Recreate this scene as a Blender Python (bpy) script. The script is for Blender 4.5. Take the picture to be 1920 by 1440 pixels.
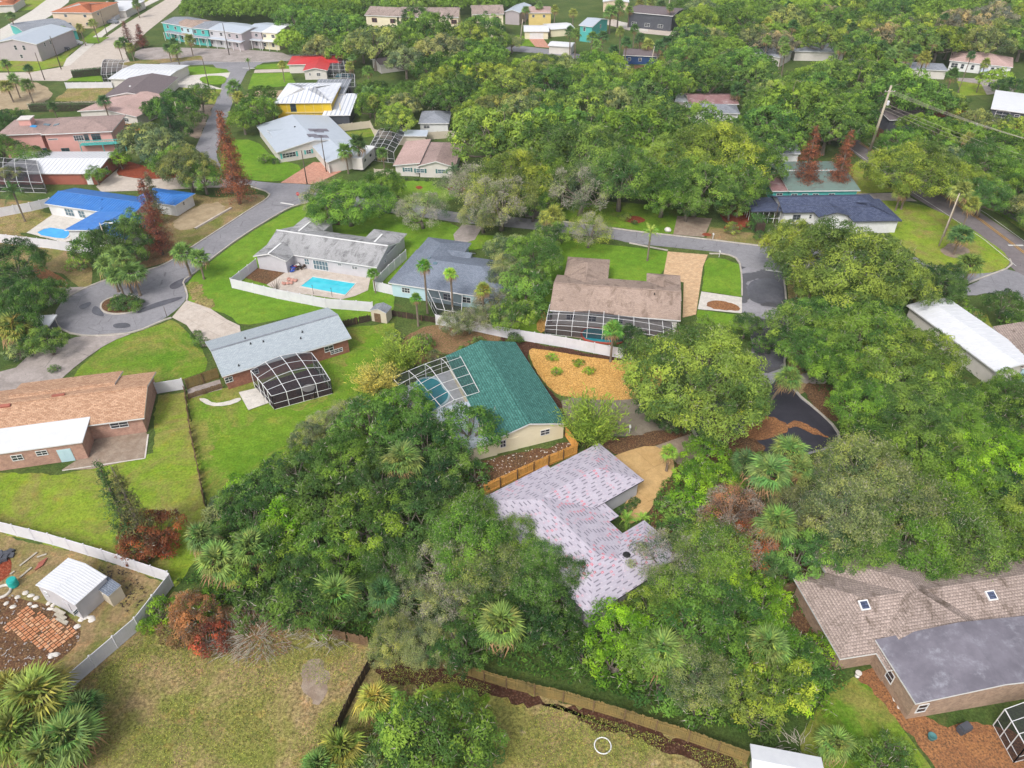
import bpy, math, random
import numpy as np
from mathutils import Vector
for o in list(bpy.data.objects): bpy.data.objects.remove(o)
SC = bpy.context.scene
COL = SC.collection
# ---------------------------------------------------------------- camera, sky, sun, exposure
CAMH = 64.0; FPX = 1400.0; PITCH = math.radians(37.0)
cam = bpy.data.cameras.new('camera'); camo = bpy.data.objects.new('camera', cam); COL.objects.link(camo)
camo.location = (0, 0, CAMH); camo.rotation_euler = (math.pi/2 - PITCH, 0, 0)
cam.sensor_width = 36; cam.lens = 36*FPX/1920; cam.clip_start = 1; cam.clip_end = 6000
SC.camera = camo
w = bpy.data.worlds.new("World"); SC.world = w; w.use_nodes = True
nt = w.node_tree; bg = nt.nodes['Background']
sky = nt.nodes.new('ShaderNodeTexSky'); sky.sky_type = 'NISHITA'; sky.sun_disc = False
sky.sun_elevation = math.radians(49); sky.sun_rotation = math.radians(207)
sky.air_density = 1.0; sky.dust_density = 4.0; sky.ozone_density = 1.0
hs = nt.nodes.new('ShaderNodeHueSaturation'); hs.inputs['Saturation'].default_value = 0.35
nt.links.new(sky.outputs[0], hs.inputs['Color']); nt.links.new(hs.outputs[0], bg.inputs['Color'])
bg.inputs['Strength'].default_value = 0.15
sun = bpy.data.lights.new('sun', 'SUN'); suno = bpy.data.objects.new('sun', sun); COL.objects.link(suno)
sun.energy = 1.25; sun.angle = math.radians(16); sun.color = (1, .96, .9)
_el, _az = math.radians(49), math.radians(207)
_sd = Vector((math.sin(_az)*math.cos(_el), math.cos(_az)*math.cos(_el), math.sin(_el)))
suno.rotation_euler = _sd.to_track_quat('Z', 'Y').to_euler()
SC.view_settings.view_transform = 'Standard'; SC.view_settings.look = 'None'
SC.view_settings.exposure = 0.72; SC.view_settings.gamma = 1; SC.view_settings.use_curve_mapping = False
SC.render.engine = 'CYCLES'
SC.cycles.max_bounces = 6; SC.cycles.diffuse_bounces = 3; SC.cycles.glossy_bounces = 2
SC.cycles.transmission_bounces = 3; SC.cycles.transparent_max_bounces = 12
SC.cycles.use_denoising = True
# ---------------------------------------------------------------- geometry helpers
CT, ST = math.cos(PITCH), math.sin(PITCH)
def ray(px, py):
    x = (px-960)/FPX; y = -(py-720)/FPX
    return Vector((x, CT+y*ST, -ST+y*CT))
def G(px, py, z=0.0):
    "photo position of a thing at height z -> its place on the map"
    d = ray(px, py); t = (z-CAMH)/d.z
    return Vector((d.x*t, d.y*t, z))
def P(x, y, z):
    "map -> photo position and pixels per metre"
    dx, dy, dz = x, y, z-CAMH
    zc = dy*CT - dz*ST; yc = dy*ST + dz*CT
    return 960+FPX*dx/zc, 720-FPX*yc/zc, FPX/zc
HAZE = True
RND = random.Random(7)
NP = np.random.default_rng(11)
GROUPS = {}
def tag(o, label=None, cat=None, group=None, kind=None):
    if label: o['label'] = label
    if cat: o['category'] = cat
    if group: o['group'] = group
    if kind: o['kind'] = kind
    return o
def link(o, parent=None):
    COL.objects.link(o)
    if parent: o.parent = parent
    return o
def thing(name, loc, label, cat, group=None, rz=0):
    o = bpy.data.objects.new(name, None); o.empty_display_size = .3; link(o)
    o.location = loc; o.rotation_euler = (0, 0, rz)
    return tag(o, label, cat, group)
def org(parent):
    v = Vector((0, 0, 0))
    while parent is not None:
        v = v + Vector(parent.location); parent = parent.parent
    return v
def uvs(me, ang=0.0):
    "uv in metres, running along the slope of each face"
    n = len(me.polygons); L = len(me.loops)
    if not n: return
    nor = np.empty(n*3); me.polygons.foreach_get('normal', nor); nor = nor.reshape(-1, 3)
    co = np.empty(len(me.vertices)*3); me.vertices.foreach_get('co', co); co = co.reshape(-1, 3)
    li = np.empty(L, int); me.loops.foreach_get('vertex_index', li)
    tot = np.empty(n, int); me.polygons.foreach_get('loop_total', tot)
    fi = np.repeat(np.arange(n), tot)
    h = np.stack([-nor[:, 1], nor[:, 0], np.zeros(n)], 1)
    ln = np.linalg.norm(h, axis=1); flat = ln < 1e-3
    h[flat] = (math.cos(ang), math.sin(ang), 0); h[~flat] /= ln[~flat][:, None]
    s = np.cross(nor, h)
    p = co[li]
    uv = np.stack([(p*h[fi]).sum(1), (p*s[fi]).sum(1)], 1)
    lay = me.uv_layers.new(name='UVMap'); lay.data.foreach_set('uv', uv.ravel())
def mk(name, verts, faces, mats, parent=None, fm=None, smooth=False, ang=0.0, world=True, uv=True):
    "one mesh object; verts in map coordinates unless world is False"
    me = bpy.data.meshes.new(name)
    if parent is not None and world:
        o_ = org(parent); verts = [(v[0]-o_.x, v[1]-o_.y, v[2]-o_.z) for v in verts]
    me.from_pydata([tuple(v) for v in verts], [], faces)
    if not isinstance(mats, (list, tuple)): mats = [mats]
    for m in mats: me.materials.append(m)
    if fm: me.polygons.foreach_set('material_index', fm)
    if smooth: me.polygons.foreach_set('use_smooth', [True]*len(me.polygons))
    me.update()
    if uv: uvs(me, ang)
    return link(bpy.data.objects.new(name, me), parent)
class MB:
    "collects shapes into one mesh"
    def __init__(s): s.v = []; s.f = []; s.m = []
    def add(s, v, f, m=0):
        b = len(s.v); s.v += [tuple(x) for x in v]; s.f += [tuple(b+i for i in q) for q in f]; s.m += [m]*len(f)
    def box(s, c, sx, sy, sz, rz=0, m=0, ax=None):
        "box centred at c; ax = optional (x, y, z) unit axes"
        c = Vector(c)
        if ax is None: ax = (Vector((math.cos(rz), math.sin(rz), 0)), Vector((-math.sin(rz), math.cos(rz), 0)), Vector((0, 0, 1)))
        v = [c + ax[0]*sx/2*i + ax[1]*sy/2*j + ax[2]*sz/2*k for k in (-1, 1) for j in (-1, 1) for i in (-1, 1)]
        s.add(v, [(0, 2, 3, 1), (4, 5, 7, 6), (0, 1, 5, 4), (2, 6, 7, 3), (0, 4, 6, 2), (1, 3, 7, 5)], m)
    def bar(s, a, b, w, h=None, m=0):
        a, b = Vector(a), Vector(b); d = b-a; L = d.length
        if L < 1e-6: return
        d /= L; up = Vector((0, 0, 1)) if abs(d.z) < .95 else Vector((1, 0, 0))
        y = up.cross(d).normalized(); z = d.cross(y)
        s.box((a+b)/2, L, w, h or w, ax=(d, y, z), m=m)
    def tube(s, pts, rad, n=6, m=0, cap=True):
        pts = [Vector(p) for p in pts]; b = len(s.v); k = len(pts)
        if not hasattr(rad, '__len__'): rad = [rad]*k
        for i, p in enumerate(pts):
            d = (pts[min(i+1, k-1)]-pts[max(i-1, 0)]).normalized()
            up = Vector((0, 0, 1)) if abs(d.z) < .9 else Vector((1, 0, 0))
            x = up.cross(d).normalized(); y = d.cross(x)
            for j in range(n):
                a = 2*math.pi*j/n; s.v.append(tuple(p + (x*math.cos(a)+y*math.sin(a))*rad[i]))
        for i in range(k-1):
            for j in range(n):
                s.f.append((b+i*n+j, b+i*n+(j+1) % n, b+(i+1)*n+(j+1) % n, b+(i+1)*n+j)); s.m.append(m)
        if cap:
            s.f.append(tuple(b+j for j in reversed(range(n)))); s.m.append(m)
            s.f.append(tuple(b+(k-1)*n+j for j in range(n))); s.m.append(m)
    def lathe(s, c, prof, n=12, m=0):
        b = len(s.v); c = Vector(c)
        for r, z in prof:
            for j in range(n):
                a = 2*math.pi*j/n; s.v.append((c.x+r*math.cos(a), c.y+r*math.sin(a), c.z+z))
        for i in range(len(prof)-1):
            for j in range(n):
                s.f.append((b+i*n+j, b+i*n+(j+1) % n, b+(i+1)*n+(j+1) % n, b+(i+1)*n+j)); s.m.append(m)
        s.f.append(tuple(b+j for j in reversed(range(n)))); s.m.append(m)
        s.f.append(tuple(b+(len(prof)-1)*n+j for j in range(n))); s.m.append(m)
    def ball(s, c, rx, ry, rz, n=10, k=6, m=0, jit=0):
        prof = []
        b = len(s.v)
        for i in range(1, k):
            t = math.pi*i/k
            for j in range(n):
                a = 2*math.pi*j/n; q = 1+jit*(RND.random()-.5)
                s.v.append((c[0]+rx*math.sin(t)*math.cos(a)*q, c[1]+ry*math.sin(t)*math.sin(a)*q, c[2]+rz*math.cos(t)*q))
        t0 = len(s.v); s.v.append((c[0], c[1], c[2]+rz)); s.v.append((c[0], c[1], c[2]-rz))
        for j in range(n):
            s.f.append((t0, b+j, b+(j+1) % n)); s.m.append(m)
            e = b+(k-2)*n; s.f.append((t0+1, e+(j+1) % n, e+j)); s.m.append(m)
        for i in range(k-2):
            for j in range(n):
                s.f.append((b+i*n+j, b+(i+1)*n+j, b+(i+1)*n+(j+1) % n, b+i*n+(j+1) % n)); s.m.append(m)
    def build(s, name, mats, parent=None, smooth=False, ang=0.0, world=True):
        return mk(name, s.v, s.f, mats, parent, s.m, smooth, ang, world)
def clip(poly, a, b, c):
    "keep the side a*x + b*y <= c of a polygon whose points start with (x, y)"
    out = []
    for i in range(len(poly)):
        p, q = poly[i], poly[(i+1) % len(poly)]
        dp = a*p[0]+b*p[1]-c; dq = a*q[0]+b*q[1]-c
        if dp <= 0: out.append(p)
        if (dp < 0 < dq) or (dq < 0 < dp):
            t = dp/(dp-dq); out.append(tuple(p[k]+(q[k]-p[k])*t for k in range(len(p))))
    return out
def smoothp(pts, n=2):
    for _ in range(n):
        o = []
        for i in range(len(pts)):
            p, q = pts[i], pts[(i+1) % len(pts)]
            o += [(p[0]*.75+q[0]*.25, p[1]*.75+q[1]*.25), (p[0]*.25+q[0]*.75, p[1]*.25+q[1]*.75)]
        pts = o
    return pts
# ---------------------------------------------------------------- materials
class N:
    "small node-graph helper"
    def __init__(s, name, rough=.85, spec=.25):
        s.m = bpy.data.materials.new(name); s.m.use_nodes = True; s.t = s.m.node_tree
        s.b = s.t.nodes['Principled BSDF']; s.out = s.t.nodes['Material Output']
        s.b.inputs['Roughness'].default_value = rough; s.b.inputs['Specular IOR Level'].default_value = spec
        s.tc = s.t.nodes.new('ShaderNodeTexCoord'); s.geo = s.t.nodes.new('ShaderNodeNewGeometry')
        s.pos = s.geo.outputs['Position']; s.uv = s.tc.outputs['UV']
    def L(s, a, b): s.t.links.new(a, b)
    def put(s, sock, v):
        if isinstance(v, bpy.types.NodeSocket): s.L(v, sock)
        else: sock.default_value = v
    def noise(s, scale, vec=None, detail=3, rough=.55, dist=0, out='Fac'):
        n = s.t.nodes.new('ShaderNodeTexNoise'); n.inputs['Scale'].default_value = scale
        n.inputs['Detail'].default_value = detail; n.inputs['Roughness'].default_value = rough
        n.inputs['Distortion'].default_value = dist
        s.L(vec or s.pos, n.inputs['Vector']); return n.outputs[out]
    def vor(s, scale, vec=None, out='Distance', feat='F1'):
        n = s.t.nodes.new('ShaderNodeTexVoronoi'); n.inputs['Scale'].default_value = scale; n.feature = feat
        s.L(vec or s.pos, n.inputs['Vector']); return n.outputs[out]
    def ramp(s, f, lo, hi, a=0., b=1.):
        n = s.t.nodes.new('ShaderNodeMapRange'); n.interpolation_type = 'SMOOTHSTEP'
        s.L(f, n.inputs[0]); n.inputs[1].default_value = lo; n.inputs[2].default_value = hi
        n.inputs[3].default_value = a; n.inputs[4].default_value = b; return n.outputs[0]
    def mix(s, f, a, b, mode='MIX'):
        n = s.t.nodes.new('ShaderNodeMix'); n.data_type = 'RGBA'; n.blend_type = mode
        s.put(n.inputs[0], f)
        for k, v in ((6, a), (7, b)):
            if isinstance(v, tuple) and len(v) == 3: v = v+(1,)
            s.put(n.inputs[k], v)
        return n.outputs[2]
    def math(s, op, a, b=0.0):
        n = s.t.nodes.new('ShaderNodeMath'); n.operation = op; s.put(n.inputs[0], a); s.put(n.inputs[1], b); return n.outputs[0]
    def scale(s, v, f):
        if isinstance(v, tuple): v = s.mix(0.0, v, v)
        n = s.t.nodes.new('ShaderNodeVectorMath'); n.operation = 'SCALE'; s.put(n.inputs[0], v)
        s.put(n.inputs['Scale'], f); return n.outputs[0]
    def mapping(s, vec, sc=(1, 1, 1), rot=0, loc=(0, 0, 0)):
        n = s.t.nodes.new('ShaderNodeMapping'); n.inputs['Scale'].default_value = sc
        n.inputs['Rotation'].default_value = (0, 0, rot); n.inputs['Location'].default_value = loc
        s.L(vec, n.inputs[0]); return n.outputs[0]
    def sep(s, vec):
        n = s.t.nodes.new('ShaderNodeSeparateXYZ'); s.L(vec, n.inputs[0]); return n.outputs
    def attr(s, name, out='Fac'):
        n = s.t.nodes.new('ShaderNodeAttribute'); n.attribute_name = name; return n.outputs[out]
    def bump(s, h, strength=.3, dist=.05):
        n = s.t.nodes.new('ShaderNodeBump'); n.inputs['Strength'].default_value = strength
        n.inputs['Distance'].default_value = dist; s.L(h, n.inputs['Height']); s.L(n.outputs[0], s.b.inputs['Normal'])
    def done(s, col):
        if isinstance(col, tuple): s.b.inputs['Base Color'].default_value = col+(1,) if len(col) == 3 else col
        else: s.L(col, s.b.inputs['Base Color'])
        return s.m
def grass(name, a, b, dry=None, dryamt=.5, sc=.12, speck=.5, bare=None):
    n = N(name, .95, .08)
    f1 = n.ramp(n.noise(sc, detail=4, rough=.6, dist=.6), .35, .65)
    col = n.mix(f1, a, b)
    if dry: col = n.mix(n.ramp(n.noise(sc*1.9, detail=6, rough=.7, dist=.8), 1-dryamt-.13, 1-dryamt+.13), col, dry)
    if bare: col = n.mix(n.ramp(n.noise(sc*2.7, detail=6, rough=.72), .62, .72), col, bare)
    mid = n.noise(.55, detail=5, rough=.7, dist=.4); col = n.mix(n.ramp(mid, .52, .68, 0, .55), col, n.mix(1.0, col, (1.35, 1.02, .95), 'MULTIPLY'))
    col = n.mix(n.ramp(n.noise(1.7, detail=3, rough=.6), .56, .7, 0, .5), col, n.mix(1.0, col, (.6, .85, .7), 'MULTIPLY'))
    f2 = n.noise(3.2, detail=6, rough=.8)
    col = n.scale(col, n.ramp(f2, .25, .75, 1-speck, 1+speck))
    col = n.scale(col, n.ramp(n.noise(.7, detail=3), .3, .7, .88, 1.12))
    n.bump(n.noise(6, detail=4, rough=.8), .6, .12)
    return n.done(col)
KA = .80
def kk(t, f=None): return None if t is None else tuple(x*(f or KA) for x in t)
def litter(name, a, b, c, sc=1.6):
    a, b, c = kk(a, .9), kk(b, .9), kk(c, .9)
    n = N(name, .95, .1)
    col = n.mix(n.ramp(n.noise(.35, detail=4, rough=.7), .35, .65), a, b)
    col = n.mix(n.ramp(n.vor(sc*3), .2, .6), c, col)
    col = n.scale(col, n.ramp(n.noise(sc*3, detail=6, rough=.85), .3, .7, .5, 1.5))
    n.bump(n.noise(5, detail=5, rough=.8), .7, .1)
    return n.done(col)
def paving(name, a, b, crack=0., rough=.85, sc=.25, wet=0.):
    a, b = kk(a), kk(b)
    n = N(name, rough, .3)
    col = n.mix(n.ramp(n.noise(sc, detail=5, rough=.65, dist=.5), .35, .65), a, b)
    col = n.scale(col, n.ramp(n.noise(9, detail=3, rough=.8), .3, .7, .86, 1.14))
    col = n.scale(col, n.ramp(n.noise(1.3, detail=4, rough=.7), .3, .7, .9, 1.08))
    if crack:
        e = n.vor(crack, n.mapping(n.pos, (1, 1, 1)), 'Distance', 'DISTANCE_TO_EDGE')
        e = n.ramp(e, .0, .012); e = n.math('MAXIMUM', e, n.ramp(n.noise(.3), .45, .52))
        col = n.scale(col, n.math('ADD', n.math('MULTIPLY', e, .45), .55))
    if wet:
        wm = n.ramp(n.noise(.11, detail=4, rough=.55, dist=.7), .5-wet*.5, .56-wet*.5)
        col = n.mix(wm, col, n.scale(col, .32))
        n.L(n.ramp(wm, 0, 1, rough, .12), n.b.inputs['Roughness'])
    n.bump(n.noise(20, detail=2), .15, .02)
    return n.done(col)
def shingle(name, a, b, stain=None, stamt=.4, course=.2, contrast=.35, tab=.45):
    a, b, stain = kk(a), kk(b), kk(stain)
    n = N(name, .9, .15)
    br = n.t.nodes.new('ShaderNodeTexBrick'); br.offset = .5; br.inputs['Scale'].default_value = 1
    br.inputs['Brick Width'].default_value = tab; br.inputs['Row Height'].default_value = course
    br.inputs['Mortar Size'].default_value = .012; br.inputs['Mortar Smooth'].default_value = .4
    br.inputs['Color1'].default_value = a+(1,); br.inputs['Color2'].default_value = b+(1,)
    br.inputs['Mortar'].default_value = tuple(x*(1-contrast*1.4) for x in a)+(1,); br.inputs['Bias'].default_value = 0
    n.L(n.uv, br.inputs['Vector']); col = br.outputs[0]
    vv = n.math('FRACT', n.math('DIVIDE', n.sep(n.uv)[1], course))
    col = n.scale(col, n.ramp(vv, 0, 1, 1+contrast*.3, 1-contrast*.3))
    if stain:
        st = n.noise(.55, n.mapping(n.uv, (1, .45, 1)), detail=6, rough=.75, dist=.4)
        col = n.mix(n.ramp(st, .62-stamt*.3, .8-stamt*.3), col, stain)
        big = n.noise(.12, detail=2); col = n.scale(col, n.ramp(big, .3, .7, .88, 1.1))
    col = n.scale(col, n.ramp(n.noise(7, detail=4, rough=.8), .3, .7, 1-contrast*.55, 1+contrast*.55))
    n.bump(n.math('ADD', vv, n.math('MULTIPLY', br.outputs['Fac'], -.6)), .5, .02)
    return n.done(col)
def flatm(name, a, b=None, rough=.6, spec=.3, sc=.8, amt=.06, dirt=None, metal=0):
    a, b, dirt = kk(a), kk(b), kk(dirt)
    n = N(name, rough, spec)
    col = n.mix(n.ramp(n.noise(sc, detail=5, rough=.7), .3, .7), a, b or tuple(x*(1-amt*2) for x in a))
    if dirt: col = n.mix(n.ramp(n.noise(.45, n.mapping(n.pos, (1, 1, .5)), detail=7, rough=.75), .5, .75), col, dirt)
    n.b.inputs['Metallic'].default_value = metal
    return n.done(col)
def brickm(name, a, b, mortar, bw=.24, rh=.09):
    a, b, mortar = kk(a), kk(b), kk(mortar)
    n = N(name, .9, .2)
    br = n.t.nodes.new('ShaderNodeTexBrick'); br.inputs['Scale'].default_value = 1
    br.inputs['Brick Width'].default_value = bw; br.inputs['Row Height'].default_value = rh
    br.inputs['Mortar Size'].default_value = .012
    br.inputs['Color1'].default_value = a+(1,); br.inputs['Color2'].default_value = b+(1,); br.inputs['Mortar'].default_value = mortar+(1,)
    n.L(n.uv, br.inputs['Vector'])
    col = n.scale(br.outputs[0], n.ramp(n.noise(1.5, detail=5, rough=.7), .3, .7, .8, 1.15))
    n.bump(br.outputs['Fac'], -.3, .01)
    return n.done(col)
def leafm(name, trans=.34, varhue=True):
    n = N(name, .75, .12)
    oi = n.t.nodes.new('ShaderNodeObjectInfo')
    tone = n.attr('tone')
    c = oi.outputs['Color']
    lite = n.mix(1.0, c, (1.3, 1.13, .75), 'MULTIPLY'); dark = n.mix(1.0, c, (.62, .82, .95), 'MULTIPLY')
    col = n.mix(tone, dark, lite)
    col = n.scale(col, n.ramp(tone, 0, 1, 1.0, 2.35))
    col = n.scale(col, n.ramp(n.noise(.16, detail=2), .3, .7, .88, 1.14))
    n.L(col, n.b.inputs['Base Color'])
    tr = n.t.nodes.new('ShaderNodeBsdfTranslucent'); n.L(n.scale(col, 1.1), tr.inputs[0])
    mx = n.t.nodes.new('ShaderNodeMixShader'); mx.inputs[0].default_value = trans
    n.L(n.b.outputs[0], mx.inputs[1]); n.L(tr.outputs[0], mx.inputs[2]); n.L(mx.outputs[0], n.out.inputs[0])
    return n.m
M = {}
M['lawn'] = grass('lawn grass', (.095, .19, .014), (.135, .225, .02), (.175, .205, .04), .38, .10, .34)
M['lawn2'] = grass('vivid lawn grass', (.098, .20, .016), (.14, .24, .024), (.175, .235, .035), .36, .08, .28)
M['yard'] = grass('back yard grass', (.085, .175, .014), (.13, .215, .02), (.20, .19, .05), .46, .08, .45)
M['yellow'] = grass('yellowish lawn grass', (.15, .235, .02), (.20, .26, .03), (.21, .185, .06), .46, .08, .42)
M['dry'] = grass('dry field grass', (.15, .17, .035), (.20, .185, .055), (.25, .185, .09), .5, .085, .8, (.30, .24, .15))
M['rough'] = grass('rough verge grass', (.13, .15, .035), (.19, .165, .06), (.24, .17, .09), .5, .08, .5)
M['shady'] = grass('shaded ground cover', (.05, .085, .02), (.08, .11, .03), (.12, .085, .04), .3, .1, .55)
M['litter'] = litter('leaf litter', (.13, .062, .034), (.09, .055, .032), (.20, .12, .06))
M['redmulch'] = litter('red mulch', (.24, .052, .024), (.19, .04, .02), (.28, .09, .05))
M['brownmulch'] = litter('brown mulch', (.05, .022, .013), (.07, .03, .018), (.11, .06, .04))
M['goldmulch'] = litter('golden mulch', (.52, .30, .09), (.60, .36, .12), (.38, .19, .05))
M['needles'] = litter('fallen pine needles', (.22, .125, .07), (.26, .15, .08), (.11, .11, .04))
M['rust'] = litter('rusty leaf drift', (.33, .155, .065), (.25, .115, .055), (.16, .085, .045))
M['sand'] = paving('bare sandy ground', (.42, .33, .21), (.33, .25, .15), sc=.5)
M['gravel'] = paving('grey shell gravel', (.20, .17, .13), (.26, .22, .17), sc=.7)
M['graveltan'] = paving('worn brown gravel', (.27, .20, .15), (.34, .27, .21), sc=.9)
M['asphalt'] = paving('grey asphalt', (.235, .23, .25), (.275, .27, .29), crack=.22, sc=.12)
M['asphalt2'] = paving('weathered brown asphalt', (.17, .145, .15), (.21, .185, .19), crack=.3, sc=.12)
M['wetasphalt'] = paving('wet asphalt', (.28, .27, .30), (.33, .32, .345), crack=.2, sc=.15, wet=.18, rough=.6)
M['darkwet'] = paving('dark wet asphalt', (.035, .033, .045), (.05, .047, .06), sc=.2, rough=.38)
M['puddle'] = paving('puddle stain', (.095, .095, .115), (.12, .12, .14), sc=.5, rough=.25)
M['concrete'] = paving('concrete', (.50, .43, .37), (.56, .49, .43), sc=.5)
M['oldconcrete'] = paving('stained concrete', (.30, .26, .24), (.40, .35, .33), crack=.35, sc=.35)
M['greyconc'] = paving('pale grey deck', (.40, .42, .46), (.46, .48, .52), sc=.5)
M['whiteconc'] = paving('pale concrete', (.58, .54, .49), (.64, .60, .55), sc=.5)
M['tanconc'] = paving('tan painted concrete', (.52, .33, .14), (.58, .38, .17), sc=.4)
M['paver'] = brickm('pink block paving', (.50, .24, .17), (.62, .34, .25), (.33, .17, .12), .5, .3)
M['tanpaver'] = brickm('tan block paving', (.58, .38, .22), (.66, .46, .28), (.40, .27, .17), .5, .3)
M['kerb'] = paving('kerb concrete', (.42, .38, .33), (.50, .46, .41), sc=1)
M['paintw'] = flatm('white road paint', (.75, .74, .72), rough=.7)
M['painty'] = flatm('yellow road paint', (.72, .38, .03), rough=.7)
M['vinyl'] = flatm('white vinyl', (.74, .73, .77), (.66, .65, .70), rough=.45, sc=.8, dirt=(.60, .60, .60))
M['white'] = flatm('white paint', (.78, .78, .78), rough=.5)
M['alu'] = flatm('white aluminium', (.82, .82, .82), rough=.4)
M['offwhite'] = flatm('off white wall', (.70, .66, .62), (.64, .60, .56))
M['greywhite'] = flatm('grey white stucco', (.56, .55, .58), (.50, .49, .52))
M['cream'] = flatm('cream stucco', (.84, .76, .56), (.78, .70, .50))
M['paleblue'] = flatm('pale blue wall', (.50, .68, .74), (.45, .62, .69))
M['pink'] = flatm('pink stucco', (.72, .38, .34), (.66, .35, .31))
M['teal'] = flatm('teal paint', (.10, .48, .44), (.08, .42, .40))
M['darkteal'] = flatm('dark teal trim', (.07, .20, .20), (.06, .17, .17))
M['lilac'] = flatm('pale lilac siding', (.48, .42, .44), (.44, .39, .41))
M['yellowp'] = flatm('yellow sheathing', (.70, .48, .02), (.62, .42, .03), sc=.4)
M['yellowh'] = flatm('pale yellow wall', (.75, .58, .22), (.68, .52, .2))
M['darkgrey'] = flatm('dark grey wall', (.085, .09, .11), (.07, .075, .09))
M['bluewall'] = flatm('blue wall', (.02, .07, .20), (.02, .06, .17))
M['peach'] = flatm('peach wall', (.72, .56, .42), (.66, .52, .38))
M['brick'] = brickm('red brown brick', (.26, .085, .05), (.36, .13, .08), (.30, .2, .16))
M['pinkbrick'] = brickm('pink brick', (.42, .22, .16), (.52, .29, .22), (.40, .30, .25))
M['tanbrick'] = brickm('tan brick', (.34, .22, .15), (.46, .32, .23), (.36, .28, .22))
M['redwall'] = flatm('terracotta wall', (.40, .13, .09), (.34, .11, .08))
M['orangewood'] = flatm('new orange timber', (.85, .44, .12), (.72, .36, .09), sc=2.5)
M['oldwood'] = flatm('old brown timber', (.14, .085, .05), (.22, .14, .08), sc=2.5)
M['darkwood'] = flatm('dark rotten timber', (.045, .03, .022), (.08, .055, .04), sc=2.5)
M['mosswood'] = flatm('mossy yellow timber', (.30, .21, .075), (.20, .155, .06), sc=1.2, dirt=(.09, .07, .035))
M['redwood'] = flatm('red stained timber', (.30, .08, .035), (.25, .07, .03), sc=2)
M['tanvinyl'] = flatm('cream vinyl fence', (.62, .55, .44), (.57, .50, .40))
M['glass'] = flatm('dark window glass', (.03, .035, .045), (.05, .06, .075), rough=.08, spec=.8)
M['glassb'] = flatm('bluish window glass', (.12, .2, .24), (.08, .14, .18), rough=.1, spec=.8)
M['black'] = flatm('black rubber', (.02, .02, .022), rough=.7)
M['greenroof'] = shingle('teal green shingles', (.045, .15, .13), (.078, .225, .195), course=.32, contrast=.75, tab=.42)
M['greyblue'] = shingle('pale grey blue shingles', (.36, .41, .45), (.43, .48, .52), contrast=.25)
M['tanroof'] = shingle('orange tan shingles', (.42, .24, .15), (.60, .38, .25), contrast=.5, course=.26)
M['brownroof'] = shingle('tan brown shingles', (.35, .26, .21), (.42, .32, .27), (.20, .145, .115), .45, contrast=.3)
M['pinkroof'] = shingle('mauve pink shingles', (.33, .24, .22), (.41, .30, .275), (.20, .15, .14), .35)
M['pinkroof2'] = shingle('salmon pink shingles', (.48, .33, .30), (.54, .38, .345), (.32, .24, .22), .25)
M['darkroof'] = shingle('dark brown grey shingles', (.16, .13, .14), (.20, .165, .17), contrast=.3)
M['greyroof'] = shingle('grey shingles', (.25, .27, .31), (.32, .34, .38), (.13, .14, .17), .3)
M['stainroof'] = shingle('stained grey roof', (.36, .36, .37), (.41, .41, .42), (.17, .17, .175), .5, contrast=.25)
M['slateroof'] = shingle('slate blue shingles', (.17, .20, .255), (.22, .25, .31), (.12, .14, .18), .2, contrast=.45)
M['navyroof'] = shingle('navy shingles', (.055, .07, .13), (.10, .12, .19), contrast=.6, course=.3)
M['oakroof'] = shingle('weathered tan shingles', (.31, .245, .215), (.40, .32, .285), (.12, .09, .07), .38, course=.3, contrast=.6, tab=.3)
M['redroof'] = flatm('red metal roof', (.60, .045, .05), (.50, .035, .04), rough=.45, dirt=(.45, .07, .07))
M['terraroof'] = shingle('terracotta tiles', (.46, .15, .07), (.55, .20, .10), contrast=.3)
M['blueroof'] = flatm('blue metal roof', (.04, .20, .58), (.035, .17, .50), rough=.4, spec=.5, dirt=(.10, .26, .55))
M['whiteroof'] = flatm('white metal roof', (.72, .73, .76), (.66, .67, .71), rough=.4)
def striped():
    n = N('striped white roofing', .5, .3); x, y, _ = n.sep(n.uv); f = n.math('FRACT', n.math('DIVIDE', x, 1.15))
    return n.done(n.mix(n.ramp(f, .62, .7), (.62, .63, .66), (.36, .39, .46)))
M['striperoof'] = striped()
M['greymetal'] = flatm('pale grey metal roof', (.46, .51, .58), (.42, .47, .54), rough=.4)
M['greenmetal'] = flatm('faded green metal roof', (.17, .25, .22), (.15, .21, .19), rough=.5, dirt=(.13, .085, .07))
M['rustmetal'] = flatm('rusty mauve roof', (.24, .12, .12), (.32, .19, .19), dirt=(.5, .42, .42))
M['membrane'] = flatm('grey rolled roofing', (.15, .14, .17), (.22, .205, .245), sc=.35, dirt=(.36, .36, .41))
M['terracotta'] = flatm('terracotta', (.45, .08, .05))
def water(name, a, b):
    n = N(name, .06, .5)
    n.bump(n.noise(1.6, detail=3), .12, .05)
    return n.done(n.mix(n.ramp(n.noise(.5, detail=2), .35, .65), a, b))
M['pool'] = water('turquoise pool water', (.035, .40, .50), (.05, .47, .56))
M['poolteal'] = water('deep teal pool water', (.015, .17, .21), (.02, .21, .25))
M['poolblue'] = water('blue pool water', (.02, .28, .62), (.03, .33, .68))
def screen(nm='dark insect screen', op=.56):
    n = N(nm, .9, .1); n.b.inputs['Base Color'].default_value = (.035, .035, .045, 1)
    tr = n.t.nodes.new('ShaderNodeBsdfTransparent'); mx = n.t.nodes.new('ShaderNodeMixShader')
    mx.inputs[0].default_value = op
    n.L(tr.outputs[0], mx.inputs[1]); n.L(n.b.outputs[0], mx.inputs[2]); n.L(mx.outputs[0], n.out.inputs[0]); return n.m
M['screen'] = screen()
M['screenlight'] = screen('fine pale insect screen', .26)
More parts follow.
